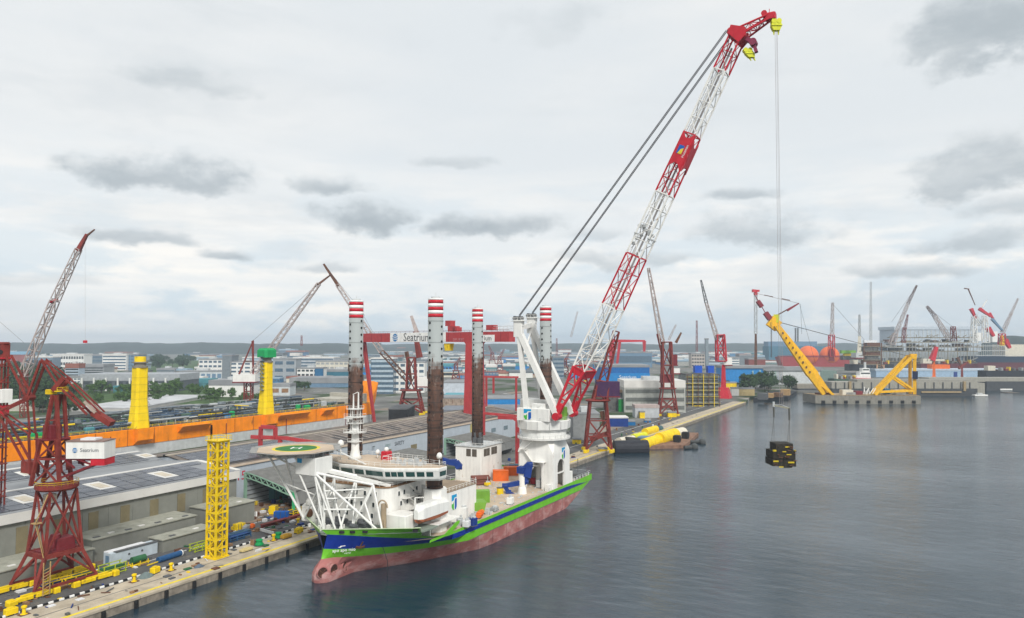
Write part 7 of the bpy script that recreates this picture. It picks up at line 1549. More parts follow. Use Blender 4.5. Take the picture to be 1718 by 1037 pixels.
for k in range(60):
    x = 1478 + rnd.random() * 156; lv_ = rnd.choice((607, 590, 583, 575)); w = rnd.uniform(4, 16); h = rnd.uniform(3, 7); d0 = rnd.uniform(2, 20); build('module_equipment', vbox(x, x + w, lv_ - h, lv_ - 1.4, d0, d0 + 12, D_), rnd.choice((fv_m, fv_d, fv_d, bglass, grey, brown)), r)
b = B()
for k in range(60): x = 1490 + rnd.random() * 150; y = rnd.choice((566, 574, 582)); b.beam(gd(x, y, D_), gd(x + rnd.uniform(-2, 12), y - rnd.uniform(0, 5), D_), 1.1)
build('module_pipework', b, fv_m, r)
b = B(); P_ = [(1610, 618), (1626, 606), (1640, 600)]
for a, c in zip(P_[:-1], P_[1:]): b.beam(gd(*a, D_ - 6), gd(*c, D_ - 6), 2.2)
build('loading_arm', b, mat('arm_grey', (.20, .20, .19), .7), r)
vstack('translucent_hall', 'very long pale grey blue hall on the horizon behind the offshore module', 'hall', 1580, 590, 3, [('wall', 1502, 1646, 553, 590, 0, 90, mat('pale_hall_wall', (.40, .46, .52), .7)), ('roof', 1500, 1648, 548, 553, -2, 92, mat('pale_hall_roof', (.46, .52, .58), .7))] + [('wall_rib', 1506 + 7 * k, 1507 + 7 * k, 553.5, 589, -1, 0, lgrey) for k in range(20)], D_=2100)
for lab, x0, x1, y0, y1, m_ in (('rusty module block left of the offshore vessel with small pale container on top', 1448, 1480, 575, 612, brown), ('peach coloured storage tower beside the red workship', 1470, 1484, 612, 628, mat('peach', (.55, .33, .20), .7))):
    p = gz((x0 + x1) / 2, y1 + 20, 3); r, D_ = vstack('module_stack', lab, 'module', (x0 + x1) / 2, y1 + 10, 3, [], D_=1350)
    for k in range(5): yy = y1 - (y1 - y0) * k / 5; build('floor', vbox(x0, x1, yy - 1, yy, 0, 16, 1350), fv_m, r); build('block', vbox(x0 + 2 + (k * 5) % 7, x1 - 2 - (k * 3) % 6, yy - (y1 - y0) / 5, yy - 1, 2, 14, 1350), m_ if k % 2 == 0 else fv_d, r)
    build('post', vbox(x0 + .5, x0 + 2, y0, y1 + 26, -1, 0, 1350), m_, r); build('post', vbox(x1 - 2, x1 - .5, y0, y1 + 26, -1, 0, 1350), m_, r); build('top_container', vbox(x0 + 3, x1 - 8, y0 - 4, y0, 2, 8, 1350), conwhite, r)
vstack('green_loader', 'lime green and dark machinery pile between the orange tanks and the module', 'machinery', 1430, 606, 3, [('chute', 1412, 1436, 588, 593, 0, 8, boxgreen), ('chute', 1418, 1445, 593, 597, 2, 10, yellow), ('base', 1414, 1446, 597, 604, 0, 12, fv_d)], D_=1480)

# ------------------------------------------------------------------ pontoon barge with big yellow floaters beyond the ship stern
r = root('pipe_pontoon', 'brown work pontoon with big yellow and dark floating pipes moored beyond the ship stern', 'pontoon', gz(1105, 752, 0)); D_ = dist(gz(1105, 752, 0))
c = [gz(1088, 754, 0), gz(1150, 752, 0), gz(1172, 731, 0), gz(1100, 728, 0)]
b = B(); b.extr([Vector((q.x, q.y, -.5)) for q in c], (0, 0, 2.6)); build('raft', b, mat('raft_brown', (.22, .13, .09), .85, var=.35, rust=.3), r)
def floater(a, e, rr, mm, nm='floater_pipe'): b = B(); b.tube(a, e, rr, 16); return build(nm, b, mm, r, smooth=False)
floater(gz(1030, 752, 2.6), gz(1086, 751, 2.6), 4.6, mat('dark_float', (.028, .03, .038), .6), 'dark_float'); floater(gz(1080, 746, 3), gz(1108, 737, 3.5), 3.6, yellow); floater(gz(1106, 737, 4), gz(1132, 729, 4.5), 4.2, yellow); floater(gz(1130, 729, 4), gz(1146, 726, 4), 3.8, cream)
floater(gz(1082, 725, 4), gz(1100, 720, 4), 2.6, yellow); floater(gz(1038, 742, 4), gz(1062, 738, 4), 2.8, cream); floater(gz(1062, 734, 4), gz(1082, 730, 4), 2.2, lime); floater(gz(1098, 722, 3), gz(1108, 719, 3), 2.4, mat('dark_teal_float', (.05, .10, .11), .7)); floater(gz(1050, 739, 5), gz(1072, 741, 4), 2.4, mat('dark_float2', (.04, .04, .04), .7), 'dark_float')
for px, py, dx in ((1136, 742, 3), (1150, 736, 3)): q = gz(px, py, 2); b = B(); b.cbox(q.x - 2, q.x + 2, q.y - 2, q.y + 2, 2.1, 6.5, .3); b.tube((q.x, q.y - 2.3, 4.5), (q.x, q.y + 2.3, 4.5), 1.7, 12); build('winch', b, black, r)
b = B(); q = gz(1080, 748, 0); b.cbox(q.x - 4, q.x + 4, q.y - 4, q.y + 3, .2, 6, .3); build('grey_float_end', b, steelblue, r)
for a, e in (((1148, 751), (1165, 750)), ((1155, 741), (1178, 742))): b = B(); p0, p1 = gz(*a, 1), gz(*e, 1); b.tube(p0, p1, 1.1, 8); b.sphere(p1, 2.4, 10, 6); build('outrigger_float', b, mat('outrigger_dark', (.07, .075, .075), .8), r)
# deck barge by the trees
r = root('deck_barge', 'black hulled deck barge loaded with timber coloured crates below the tree clump', 'barge', gz(1300, 674, 0)); c = [gz(1264, 674, 0), gz(1322, 671, 0), gz(1337, 661, 0), gz(1290, 662, 0)]
b = B(); b.extr([Vector((q.x, q.y, -1)) for q in c], (0, 0, 5)); build('hull', b, mat('barge_black', (.025, .028, .032), .6), r)
for k, (px, py, m_) in enumerate(((1305, 666, wood), (1318, 663, mat('tan_crate', (.38, .25, .12), .8)), (1290, 667, mat('tan_crate', (.38, .25, .12), .8)), (1280, 670, dgrey))): q = gz(px, py, 4); b = B(); b.cbox(q.x - 5, q.x + 5, q.y - 5, q.y + 5, 4.0, 9 + k % 2 * 2, .2); build('crate', b, m_, r)
# ------------------------------------------------------------------ quay-side things beyond the ship
def qb(name, cat, label, px0, px1, py0, py1, m_, dp=None, D_=None, rm=None, bands=0, bm=None, group=None, roofpx=2.0, z_=2.5, win=0):
    p = gz((px0 + px1) / 2, py1, z_) if D_ is None else gd((px0 + px1) / 2, py1, D_); d_ = dist(p); u = d_ / FPX; dp = dp or (px1 - px0) * u * .7; p.z = z_
    r = root(name, label, cat, p, group); w = (px1 - px0) * u / 2; h = (py1 - py0) * u; bse = p
    def lb(x0, x1, y0, y1, z0, z1): b = B(); b.extr([bse + RV * x0 + FV * y0 + UP * z0, bse + RV * x1 + FV * y0 + UP * z0, bse + RV * x1 + FV * y0 + UP * z1, bse + RV * x0 + FV * y0 + UP * z1], FV * (y1 - y0)); return b
    rt = roofpx * u; build('wall', lb(-w, w, 0, dp, .02, h - rt), m_, r); build('roof', lb(-w - .5 * u, w + .5 * u, -.5 * u, dp + .5 * u, h - rt, h), rm or roofgrey, r)
    for k in range(bands):
        z0 = (h - rt) * (k + .35) / bands; z1 = (h - rt) * (k + .8) / bands
        if win:
            ww = 2 * w / win
            for i in range(win): build('window', lb(-w + ww * (i + .15), -w + ww * (i + .85), -.25, 0, z0, z1), bm or bglass, r)
        else: build('window_band', lb(-w * .96, w * .96, -.3, 0, z0, z1), bm or bglass, r)
    if h > 14 and rnd.random() < .6: build('roof_house', lb(-w * .3, w * .25, dp * .3, dp * .6, h, h + 3.2), lgrey, r)
    return r
qb('cream_block', 'industrial building', 'long cream and grey block module standing on the quay right of the portal crane', 1048, 1150, 639, 692, mat('module_wall', (.40, .41, .38), .75, streak=.4), 40, None, roofwhite, 3, mat('module_dark_band', (.14, .15, .14), .8), roofpx=12)
r = qb('scaffolded_block', 'module', 'scaffolded grey block with yellow frames next to the cream block on the far quay', 1152, 1206, 628, 682, mat('scaffold_grey', (.20, .21, .20), .8, var=.4, streak=.4), 34, None, fv_d, 8, mat('scaffold_dark', (.06, .065, .065), .8)); 
for k in range(7): b = vbox(1152 + k * 9, 1152.9 + k * 9, 628, 684, -2.4, -1.6, dist(gz(1179, 682))); build('scaffold_post', b, yellow if k % 2 else brown, r)
for k in range(5): b = vbox(1150, 1208, 632 + k * 11, 632.8 + k * 11, -2.2, -1.2, dist(gz(1179, 682))); build('scaffold_deck', b, mat('scaffold_yellow', (.40, .34, .10), .7), r)
for k in range(2): b = vbox(1168 + k * 22, 1180 + k * 20, 614, 626, 4, 12, dist(gz(1179, 682))); build('blue_bundle', b, mat('bundle_blue', (.01, .08, .45), .6), r)
qb('office_hut', 'hut', 'small pale grey hut with pinkish roof in front of the cream block', 1066, 1106, 680, 701, mat('hut_wall', (.42, .44, .46), .7), 14, None, mat('hut_roof', (.40, .33, .31), .8), roofpx=5)
qb('yellow_machine', 'machine', 'bright yellow machine in front of the small pale hut', 1074, 1082, 690, 702, yellow, 5); qb('dark_store', 'store', 'low dark walled store with pale roof edge behind the portal crane on the quay', 1020, 1054, 700, 716, dkblue, 14, None, roofwhite)
qb('blue_tarp_stack', 'stack', 'blue tarpaulin covered stack on the quay right of the dark store', 1045, 1066, 706, 714, mat('tarp_blue', (.01, .14, .35), .6), 8); qb('blue_tarp_stack', 'stack', 'small slanting blue panel stack near the yellow machine', 1082, 1092, 704, 709, mat('tarp_blue', (.01, .14, .35), .6), 5)
qb('green_curtain_shed', 'shed', 'dark open shed with bright green curtain behind the quay portal crane', 1018, 1048, 655, 690, fv_d, 24, None, mat('tan_roof', (.36, .24, .16), .8), roofpx=4); qb('green_curtain', 'curtain', 'bright green hanging curtain in front of the dark open shed', 1038, 1046, 668, 691, mat('curtain_green', (.01, .20, .04), .8), 2)
qb('yellow_pod', 'machine', 'yellow ball shaped machine beside the red single post crane', 1218, 1236, 641, 653, yellow, 8); qb('cream_drums', 'drum', 'row of cream cable drums on the far quay beside the tree clump', 1240, 1266, 651, 664, mat('drum_cream', (.45, .36, .18), .8), 8); qb('white_store', 'store', 'small white store by the cream cable drums', 1228, 1240, 650, 664, white, 6)
qb('grey_store', 'store', 'plain grey windowless store behind the crane pedestal on the quay', 962, 1006, 694, 738, mat('store_grey', (.24, .25, .25), .8), 30)
for k, (px, py, lab) in enumerate(((1142, 683, 'yellow rails stacked left of the far scaffold foot'), (1160, 679, 'yellow trestles below the scaffolded block'), (1128, 700, 'yellow and black winch at the quay edge beyond the pontoon'), (1186, 672, 'yellow barrier row on the far quay edge'), (1172, 682, 'orange yellow tractor on the far quay edge'), (968, 745, 'yellow steel stack behind the stern on the quay'), (1012, 757, 'yellow floating frame at the foot of the quay portal crane'), (1150, 674, 'small yellow loader by the scaffold'), (975, 733, 'yellow skip behind the crane pedestal'))):
    qb('yellow_gear', 'equipment', lab, px - 7, px + 7, py - 5 - k % 3 * 2, py, yellow, 5, group='yellow gear along the far quay')
# blue hall with lettering behind the boom foot
r = qb('blue_hall', 'hall', 'big blue hall with grey roof and white lettering behind the red boom foot', 1008, 1090, 622, 672, mat('strong_blue_cladding', (.01, .12, .36), .6, streak=.2), 60, 880, roofgrey, roofpx=4)
b = vbox(1008, 1090, 626.2, 640, -.8, -.1, 880); up_ = build('light_blue_band', b, cyan, r); text_part('hall_lettering', 'Seatrium', 6.0, gd(1053, 633, 880) - FV * .9, RV, UP, linewht, up_, .05)
qb('blue_hall', 'hall', 'long thin bright blue hall strip behind the right goliath leg', 806, 874, 620, 634, cyan, 40, 720, roofgrey); qb('turquoise_dome', 'hall', 'low turquoise arched roof between the middle leg and the goliath leg', 744, 786, 617, 630, mat('turquoise_roof', (.08, .30, .36), .6), 40, 760, mat('turquoise_roof', (.08, .30, .36), .6), roofpx=6)
qb('white_hall', 'hall', 'white flat hall between the middle leg and the red goliath leg', 744, 782, 596, 616, mat('white_hall_wall', (.48, .53, .58), .7), 60, 900); qb('blue_barrier', 'hall', 'royal blue low wall at the foot of the goliath leg', 730, 782, 676, 692, mat('royal_blue', (.008, .06, .35), .6), 20, 520)
qb('grey_dock_floor', 'dock', 'long grey flat dock deck between the goliath leg and the blue roofs', 740, 872, 664, 688, mat('dock_deck_grey', (.20, .22, .25), .8), 50, 560, mat('dock_deck_grey', (.2, .22, .25)), roofpx=12); qb('tan_shed', 'shed', 'tan roofed shed behind the white A frame', 806, 870, 676, 696, mat('tan_wall', (.30, .24, .18), .8), 30, 500, mat('tan_roof_light', (.42, .33, .22), .8), roofpx=10)
qb('rusty_hull', 'ship hull', 'rusty beige ship hull side with brown props seen between the middle legs', 738, 785, 632, 668, mat('rusty_hull_beige', (.30, .24, .19), .8, var=.3, rust=.5), 30, 600, roofgrey)
qb('glass_tower', 'office building', 'blue glass office block with horizontal bands seen under the gantry name board', 622, 660, 590, 650, bglass, 30, 900, roofwhite, 7, mat('pale_band', (.36, .44, .50), .6)); qb('white_hall', 'hall', 'white stepped factory front right of the blue glass block under the gantry', 660, 712, 596, 648, white, 30, 920, roofgrey, 5, bglass, win=5)
qb('dark_ship_hull', 'ship hull', 'black ship hull end behind the raked orange bow', 652, 684, 668, 694, black, 40, 560, dgrey)
# ------------------------------------------------------------------ named buildings of the town behind
qb('columned_hall', 'hall', 'wide grey roofed hall with white columns left of the plain yellow column', 135, 300, 628, 656, mat('hall_dark_wall', (.10, .115, .13), .7), 60, None, mat('pale_grey_roof', (.33, .35, .37), .7), 2, mat('hall_window', (.05, .06, .07), .4), roofpx=11, win=9)
hr = bpy.data.objects['columned_hall']; dh = dist(gz(217, 656))
for k in range(9): build('column', vbox(138 + k * 20, 140.4 + k * 20, 634, 657, -3, -1.6, dh), white, hr)
qb('pink_house', 'house', 'small pale pink house front between the hall and the yellow column', 252, 274, 628, 642, mat('pink_wall', (.52, .36, .33), .7), 14, dh - 24, roofgrey, 1, glass, win=2)
qb('white_hall', 'hall', 'long low white shed right of the wide columned hall', 300, 372, 622, 640, mat('shed_white', (.50, .54, .55), .7), 30, None, roofgrey, 1, steelblue, win=8)
qb('white_portico', 'factory', 'white factory with black window row and columns far left', 88, 140, 594, 616, white, 40, None, roofwhite, 2, glass, win=12); qb('open_frame_hall', 'hall', 'white open steel frame hall at far left behind the red crane', 42, 88, 598, 622, mat('frame_blue_grey', (.16, .22, .28), .6), 30, None, roofwhite, 1, glass, win=6)
qb('blue_roof_shop', 'factory', 'red walled works with pale blue roof at the left edge', 8, 46, 590, 608, mat('works_red', (.26, .06, .05), .7), 40, None, mat('roof_sky_blue', (.20, .38, .52), .7), roofpx=5); qb('office_block', 'office building', 'long white office slab with dark window bands on the horizon left', 172, 212, 569, 596, white, 40, 1700, roofwhite, 5, bglass); qb('office_block', 'office building', 'grey blue office wing attached right of the white horizon slab', 212, 232, 569, 596, steelblue, 40, 1710, roofgrey, 5, bglass, win=3); qb('office_block', 'office building', 'dark grey wing attached left of the white horizon slab', 155, 172, 570, 596, mat('dark_office', (.13, .17, .20), .6), 40, 1720, roofgrey, 4, bglass)
qb('grid_office', 'office building', 'white gridded office front left of the green capped column', 333, 372, 602, 634, white, 30, None, roofgrey, 4, bglass, win=5); qb('grey_slab', 'office building', 'tall plain dark grey slab right of the white gridded office', 372, 388, 596, 640, mat('slab_grey', (.17, .20, .22), .7), 30, None); qb('white_office', 'office building', 'white office with strip windows behind the small white crane cab', 386, 432, 606, 640, white, 30, None, roofgrey, 5, bglass, win=4); qb('grey_grid_office', 'office building', 'grey office with large window grid right of the green capped column', 458, 496, 602, 640, mat('office_grey', (.30, .33, .35), .7), 30, None, roofgrey, 3, bglass, win=2)
qb('white_house', 'office building', 'white building with blue glass entrance left of the forward leg', 498, 540, 617, 640, white, 30, None, roofgrey, 3, glass, win=6); qb('blue_glass_entrance', 'pavilion', 'blue glass arched pavilion beside the white building', 528, 541, 616, 640, mat('entrance_glass', (.02, .12, .25), .2), 6, dist(gz(519, 640)) - 8); qb('teal_hall', 'hall', 'teal open sided hall right of the white building with blue entrance', 544, 590, 620, 638, mat('teal_hall_wall', (.03, .14, .20), .6), 40, None, roofgrey, roofpx=4)
qb('banded_office', 'office building', 'large white banded office block on the horizon right of the green capped column', 492, 560, 572, 600, mat('banded_wall', (.42, .45, .48), .7), 50, 1500, roofwhite, 5, bglass); qb('banded_office', 'office building', 'grey banded office block on the horizon left of the green capped column', 407, 468, 574, 602, steelblue, 50, 1500, roofwhite, 4, mat('pale_band', (.36, .44, .5))); qb('cream_works', 'factory', 'cream stepped works with many pipes left of the forward leg', 530, 592, 580, 604, cream, 40, 1450, roofgrey, 3, grey, win=8)
qb('maroon_house', 'house', 'dark maroon block among white houses between the yellow columns', 357, 371, 586, 599, mat('maroon_wall', (.16, .03, .05), .7), 30, 1500); qb('cream_house', 'house', 'cream house left of the dark maroon block', 340, 357, 586, 599, cream, 30, 1510, roofwhite, 2, glass, win=3); qb('white_house', 'house', 'white house with small windows left of the cream house', 327, 340, 588, 599, white, 20, 1520, roofwhite, 2, glass, win=3)
qb('teal_roof_shed', 'shed', 'long low teal roofed shed behind the plain yellow column', 262, 350, 636, 650, teal, 30, None, mat('teal_roof', (.07, .24, .28), .6), roofpx=7); qb('teal_roof_shed', 'shed', 'low teal roofed shed left of the plain yellow column', 190, 232, 643, 655, teal, 24, dh - 40, mat('teal_roof', (.07, .24, .28), .6), roofpx=6); qb('white_shed', 'shed', 'white shed with grey gabled roof left of the green capped column', 350, 420, 638, 666, white, 40, None, roofgrey, roofpx=9); qb('white_shed', 'shed', 'white shed with brown door right of the green capped column', 454, 486, 644, 664, mat('shed_white', (.50, .54, .55), .7), 24, None, roofgrey, 1, wood, win=2, roofpx=5)
qb('long_roof', 'hall', 'very long low dark grey roof right of the small white shed', 486, 596, 634, 650, steelblue, 60, None, roofgrey, roofpx=9); qb('white_roof_plain', 'hall', 'broad pale flat roof in front of the wide columned hall', 120, 226, 684, 690, mat('pale_wall', (.42, .42, .40), .8), 170, None, mat('pale_flat_roof', (.46, .47, .48), .75, var=.2, scale=.06), roofpx=1.5); qb('beige_house', 'house', 'beige low house behind the red rocker arm at left', 10, 58, 672, 690, mat('beige_wall', (.45, .42, .36), .8), 40, None, roofwhite, roofpx=8); qb('ochre_roof_hall', 'hall', 'long cream roofed hall behind the top of the red crane rocker', 110, 160, 612, 622, cream, 40, None, roofwhite, roofpx=5)
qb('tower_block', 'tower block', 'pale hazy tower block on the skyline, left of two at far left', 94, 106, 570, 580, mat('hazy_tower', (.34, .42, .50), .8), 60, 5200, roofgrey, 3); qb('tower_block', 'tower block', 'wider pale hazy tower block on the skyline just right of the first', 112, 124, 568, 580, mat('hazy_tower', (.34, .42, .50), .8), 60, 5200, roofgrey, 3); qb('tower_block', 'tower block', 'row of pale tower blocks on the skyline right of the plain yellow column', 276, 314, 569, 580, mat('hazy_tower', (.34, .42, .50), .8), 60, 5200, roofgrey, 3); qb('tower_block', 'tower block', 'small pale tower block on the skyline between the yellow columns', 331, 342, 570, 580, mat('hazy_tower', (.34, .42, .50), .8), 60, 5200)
qb('teal_block', 'hall', 'grey blue flat block on the horizon left of the far quay crane', 1028, 1094, 564, 590, steelblue, 60, 1900, roofgrey, 1); qb('slab_flats', 'tower block', 'cream slab flats on the horizon right of the far quay crane', 1160, 1186, 566, 590, mat('flats_cream', (.45, .40, .36), .7), 30, 1900, roofgrey, 4, glass, win=6); qb('white_office', 'office building', 'wide white office on the horizon left of the thin grey mast crane', 1220, 1240, 568, 586, white, 30, 1900, roofgrey, 4, bglass); qb('grey_slab', 'office building', 'blank grey block right of the wide white horizon office', 1240, 1262, 567, 588, mat('slab_grey', (.17, .2, .22)), 30, 1920); qb('red_brick_block', 'factory', 'dark red brick works at the foot of the thin grey mast crane', 1256, 1284, 576, 596, mat('brick_red', (.20, .05, .04), .8), 30, 1700)
qb('blue_hall', 'hall', 'deep blue hall far behind the boom foot, right of the aft leg', 960, 1004, 582, 600, mat('deep_blue_hall', (.02, .14, .30), .7), 60, 1500); qb('grey_tower', 'tower block', 'grey tower with flat top just right of the aft leg', 928, 946, 553, 590, mat('tower_grey', (.22, .27, .31), .7), 30, 1300, roofgrey, 5, bglass); qb('cone_silo', 'silo', 'sandy conical silo frame behind the far quay crane', 1076, 1090, 592, 612, mat('sandy_cone', (.45, .30, .18), .8), 16, 1250)
qb('chimney', 'chimney', 'slim grey chimney on the horizon right of the far quay crane', 1184, 1189, 549, 600, mat('chimney_grey', (.20, .24, .27), .7), 8, 1800)
# filler: ordinary roofs and blocks of the industrial town, each with a label made from its own look and place
def place_words(px):
    for lim, w in ((95, 'behind foreground red crane'), (220, 'left of plain yellow column'), (340, 'right of plain yellow column'), (440, 'left of the green capped column'), (520, 'right of the green capped column'), (610, 'near forward starboard leg'), (660, 'under the gantry name board'), (720, 'left of the forward port leg'), (760, 'right of the forward port leg'), (800, 'at the right goliath leg'), (850, 'right of the goliath leg'), (890, 'behind the white A frame'), (945, 'right of the port aft leg'), (1000, 'behind the red boom foot'), (1050, 'above the blue hall'), (1110, 'left of the far quay crane'), (1210, 'between far quay cranes'), (1300, 'left of the yellow sheerleg'), (1440, 'behind the orange gas tanks'), (1800, 'behind the offshore vessel')):
        if px < lim: return w
    return 'at the right edge'
walls = [('white', white), ('pale blue', mat('town_pale_blue', (.40, .48, .55), .7)), ('grey', mat('town_grey', (.30, .32, .33), .7)), ('cream', cream), ('blue', mat('town_blue', (.06, .18, .34), .7)), ('slate blue', steelblue), ('sand', mat('town_sand', (.42, .36, .28), .8))]
roofs = [('grey roof', roofgrey), ('white roof', roofwhite), ('pale blue roof', mat('town_roof_blue', (.26, .36, .44), .7)), ('rusty red roof', mat('town_roof_red', (.26, .10, .07), .8)), ('dark roof', mat('town_roof_dark', (.12, .135, .15), .8))]
used = {}; rr_ = random.Random(4)
for k in range(420):
    py = 584 + 62 * rr_.random() ** 1.9; px = rr_.uniform(-40, 1300)
    if px > 880: py = 584 + 30 * rr_.random() ** 1.5
    if px > 1290: continue
    if py > 622 and px > 600: continue
    if px < 112 and py > 608: continue
    if 240 < px < 335 and 600 < py < 632: continue
    D0 = dist(gz(px, py)); big = rr_.random() < .28 and D0 > 1100
    w = rr_.uniform(12, 40) * (1.3 if D0 < 1500 else 1); h = rr_.uniform(8, 13) * 1200 / D0 * (1 + (2.2 if big else 0) * rr_.random()); w = max(8, w)
    wn, wm = rr_.choice(walls); rn, rm = rr_.choice(roofs); size = 'tall' if h * D0 / FPX > 18 else 'wide' if w > 30 else 'small'; row = 'nearest town row' if py > 618 else 'mid town' if py > 598 else 'near the horizon'
    lab = f'{size} {wn} building, {rn}, {row}, {place_words(px)}'
    if used.get(lab, 0) >= 1: continue
    used[lab] = 1
    nb_ = 0 if h < 6 else rr_.choice((0, 1, 2)) if not big else rr_.choice((3, 4, 5))
    qb('town_building', 'building', lab, px - w / 2, px + w / 2, py - h, py, wm, min(70, w * D0 / FPX * .8), None, rm, nb_, bglass if rr_.random() < .6 else glass, 'buildings of the town', roofpx=max(1.2, h * .25), win=rr_.choice((0, 5, 7)) if D0 < 1300 else 0)
# grass verges between the dock and the town
for pts in ([(-60, 640), (60, 632), (130, 650), (240, 662), (240, 676), (60, 690), (-60, 700)], [(238, 660), (300, 652), (430, 662), (430, 676), (300, 678), (238, 680)], [(240, 608), (340, 604), (336, 624), (244, 626)], [(740, 604), (790, 603), (790, 612), (740, 613)]):
    b = B(); q = [gz(x, y, 2.52) for x, y in pts]; b.add(q, [tuple(range(len(q)))]); struct('grass_verge', b, mat('rough_grass', (.055, .10, .03), .95, var=.45, scale=.08))
for k in range(230):                                         # flat roofs and sheds of the yards behind the ship and along the far quay
    if k < 150: px, py = rr_.uniform(600, 1010), 590 + 46 * rr_.random() ** 1.2
    else: px, py = rr_.uniform(1020, 1300), 589 + 24 * rr_.random()
    if 1000 < px < 1100 and py > 612: continue
    D0 = dist(gz(px, py)); w = rr_.uniform(16, 52); h = rr_.uniform(6, 12) * 1200 / D0 * (1.9 if rr_.random() < .2 else 1)
    (wn, wm), (rn, rm) = rr_.choice(walls + [('white', white), ('bright blue', cyan), ('teal', teal)]), rr_.choice(roofs + [('white roof', roofwhite), ('teal roof', mat('teal_roof', (.07, .24, .28), .6))])
    lab = f"{'wide' if w > 34 else 'narrow'} {wn} shed, {rn}, {'nearest' if py > 620 else 'middle' if py > 603 else 'farthest'} row, {place_words(px)}"
    if lab in used: continue
    used[lab] = 1
    qb('yard_shed', 'shed', lab, px - w / 2, px + w / 2, py - h, py, wm, rr_.uniform(40, 130), None, rm, rr_.choice((0, 1, 1, 2)), rr_.choice((glass, bglass, grey)), 'sheds of the far yards', roofpx=max(1.0, h * .2), win=rr_.choice((0, 6, 9)) if D0 < 1500 else 0)
for lab, px, py, x2, y2 in (('small red yard crane between the port legs, boom leaning right', 838, 628, 846, 586), ('small red yard crane just right of the starboard aft leg', 826, 622, 820, 580), ('small dark red yard crane right of the port aft leg', 948, 634, 955, 592), ('small red yard crane left of the boom foot', 975, 640, 968, 600), ('small rusty yard crane under the gantry beam', 765, 640, 772, 600)):
    vcrane(lab, px, py, None, oxred, (7, 4, py - 18), [(px, py - 18, px, py - 30, 6, 5)], None, [(px, py - 28, x2, y2, 4, 2, oxred)], group='small red cranes of the far yards')
# ------------------------------------------------------------------ trees
leafm = [mat('leaf_dark', (.030, .062, .018), .8, var=.55, scale=.35), mat('leaf_mid', (.055, .11, .024), .8, var=.5, scale=.35), mat('leaf_blue_green', (.032, .068, .030), .8, var=.5, scale=.3)]
barkm = mat('bark', (.09, .07, .05), .9)
def tree_proto(seed, h, w):
    rg = random.Random(seed); b = B(); clumps = []
    for k in range(15):
        a = rg.uniform(0, 6.28); e = rg.random() ** .6; z_ = h * rg.uniform(.34, .95); f = 1 - abs(z_ / h - .58) * 1.1; clumps.append((math.cos(a) * w * e * f, math.sin(a) * w * e * f, z_, rg.uniform(.22, .42) * w))
    for (x, y, z_, r_) in clumps:
        for q in range(46):
            v = Vector((rg.gauss(0, 1), rg.gauss(0, 1), rg.gauss(0, .8))).normalized() * r_ * rg.uniform(.55, 1.08); c = Vector((x, y, z_)) + v; n_ = (v.normalized() + Vector((rg.uniform(-.6, .6), rg.uniform(-.6, .6), rg.uniform(-.2, .8)))).normalized()
            t_ = n_.cross(Vector((rg.uniform(-1, 1), rg.uniform(-1, 1), .3))).normalized(); u_ = n_.cross(t_); s = rg.uniform(.035, .075) * h
            b.add([c - t_ * s, c - u_ * s * .6, c + t_ * s, c + u_ * s * .7 + n_ * s * .2], [(0, 1, 2, 3)])
    tb = B(); tb.tube((0, 0, 0), (.1, 0, h * .38), h * .028, 7, h * .018)
    for (x, y, z_, r_) in clumps[:6]: tb.tube((.1, 0, h * .34), (x * .8, y * .8, z_ - r_ * .3), h * .014, 5, h * .006)
    return b, tb
PROT = [tree_proto(s, 10, w) for s, w in ((1, 4.6), (2, 5.2), (3, 4.0), (4, 5.6))]
CM = [[meshof(p[0], lm__) for lm__ in leafm] for p in PROT]; TM = [meshof(p[1], barkm) for p in PROT]
rt_ = random.Random(21)
def tree(px, py, h, label, group, k=None, mi=None, D_=None):
    p = gz(px, py, 2.5) if D_ is None else gd(px, py, D_); p.z = 2.5
    k = rt_.randrange(4) if k is None else k; mi = rt_.randrange(3) if mi is None else mi; r = root('tree', label, 'tree', p, group); r.rotation_euler = (0, 0, rt_.uniform(0, 6.28)); s = h / 10; r.scale = (s * rt_.uniform(.95, 1.3), s * rt_.uniform(.95, 1.3), s)
    for nm, me in (('trunk', TM[k]), ('crown', CM[k][mi])):
        o = bpy.data.objects.new(nm, me); COL.objects.link(o); o.parent = r
ORD = ['leftmost', 'second', 'third', 'fourth', 'fifth', 'sixth', 'seventh', 'eighth', 'ninth', 'tenth', 'eleventh', 'twelfth', 'thirteenth', 'fourteenth', 'fifteenth', 'sixteenth']
def ordlab(i, n, label): return f'{ORD[i]} tree of {label}' if i == 0 else f'rightmost tree of {label}' if i == n - 1 else f'{ORD[i]} tree from the left of {label}'
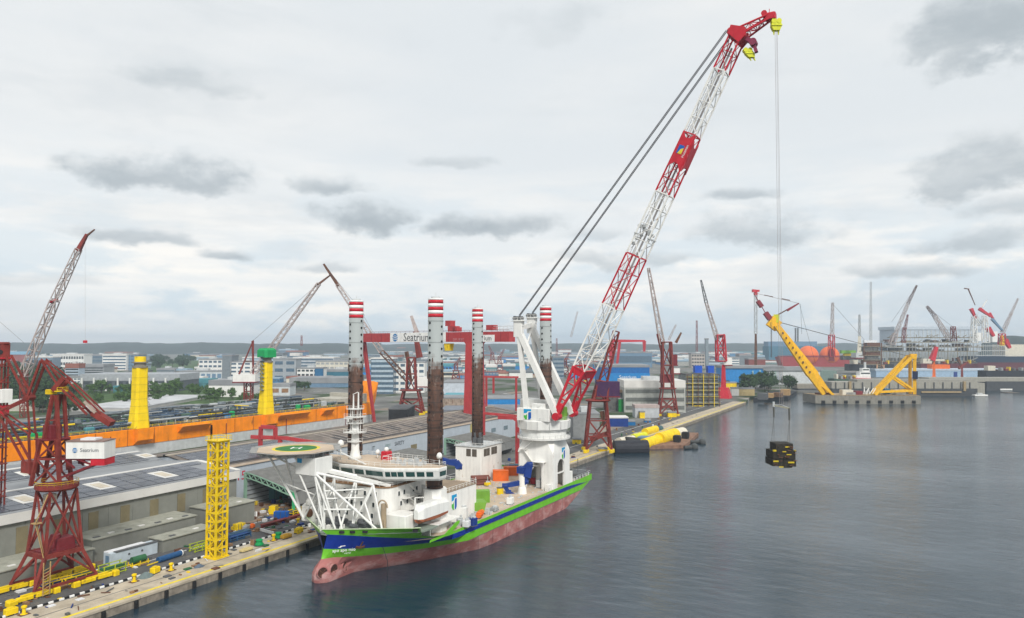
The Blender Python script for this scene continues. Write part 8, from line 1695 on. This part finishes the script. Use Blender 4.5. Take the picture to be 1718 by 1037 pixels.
def grove(label, group, x0, x1, y0, y1, n, h0, h1, mi=None):
    for i, x in enumerate(sorted(rt_.uniform(x0, x1) for _ in range(n))): tree(x, rt_.uniform(y0, y1), rt_.uniform(h0, h1), ordlab(i, n, label), group, None, mi)
grove('the wood behind the foreground red crane', 'wood behind the red crane', 0, 100, 632, 662, 16, 24, 32, 0)
grove('the bushy row below the columned hall', 'trees below the columned hall', 110, 235, 658, 668, 14, 11, 16, 1)
grove('the dark clump by the beige house', 'trees by the beige house', 38, 122, 672, 700, 12, 12, 17, 0)
grove('the row before the teal roofed shed', 'trees by the teal shed', 246, 300, 654, 668, 14, 12, 17, 1)
grove('the row between the yellow columns', 'trees between the columns', 318, 405, 660, 670, 11, 10, 14, 1)
grove('the dark slope behind the plain yellow column', 'wooded slope', 245, 335, 606, 622, 16, 22, 30, 2)
grove('the few among the far left roofs', 'trees among the far left roofs', 140, 170, 596, 618, 7, 11, 16, 2)
grove('the dark three right of the green capped column', 'trees right of the green cap', 492, 512, 652, 656, 3, 12, 14, 0)
grove('the few by the forward starboard leg', 'trees by the forward leg', 440, 590, 600, 616, 8, 9, 13, 2)
grove('the far green strip between the middle legs', 'green strip between legs', 744, 785, 606, 612, 9, 9, 13, 2)
grove('the dense clump on the bank by the deck barge', 'tree clump on the bank', 1236, 1334, 646, 660, 16, 17, 25, 0)
grove('the low bushes by the cable drums', 'bushes by the drums', 1205, 1240, 644, 650, 4, 7, 9, 0)
grove('the tall dark wood at the left edge', 'wood at the left edge', -10, 118, 664, 690, 16, 17, 25, 0)
grove('the hedge beyond the orange hull', 'hedge beyond the orange hull', 60, 225, 668, 684, 16, 8, 12, 1)
grove('the hedge between the yellow columns', 'hedge between the columns', 250, 430, 668, 676, 16, 7, 10, 1)
grove('the hazy far shore behind the gas carrier', 'far shore trees', 1180, 1330, 598, 606, 8, 11, 16, 2)
grove('the hazy row on the left skyline', 'left skyline trees', 0, 160, 588, 600, 12, 12, 18, 2)
# every label of a thing must be its own, unless the things share a group
for lab, names in LABELS.items():
    if len(names) > 1 and len({bpy.data.objects[n].get('group') for n in names}) > 1: print('LABEL CLASH', lab, names)
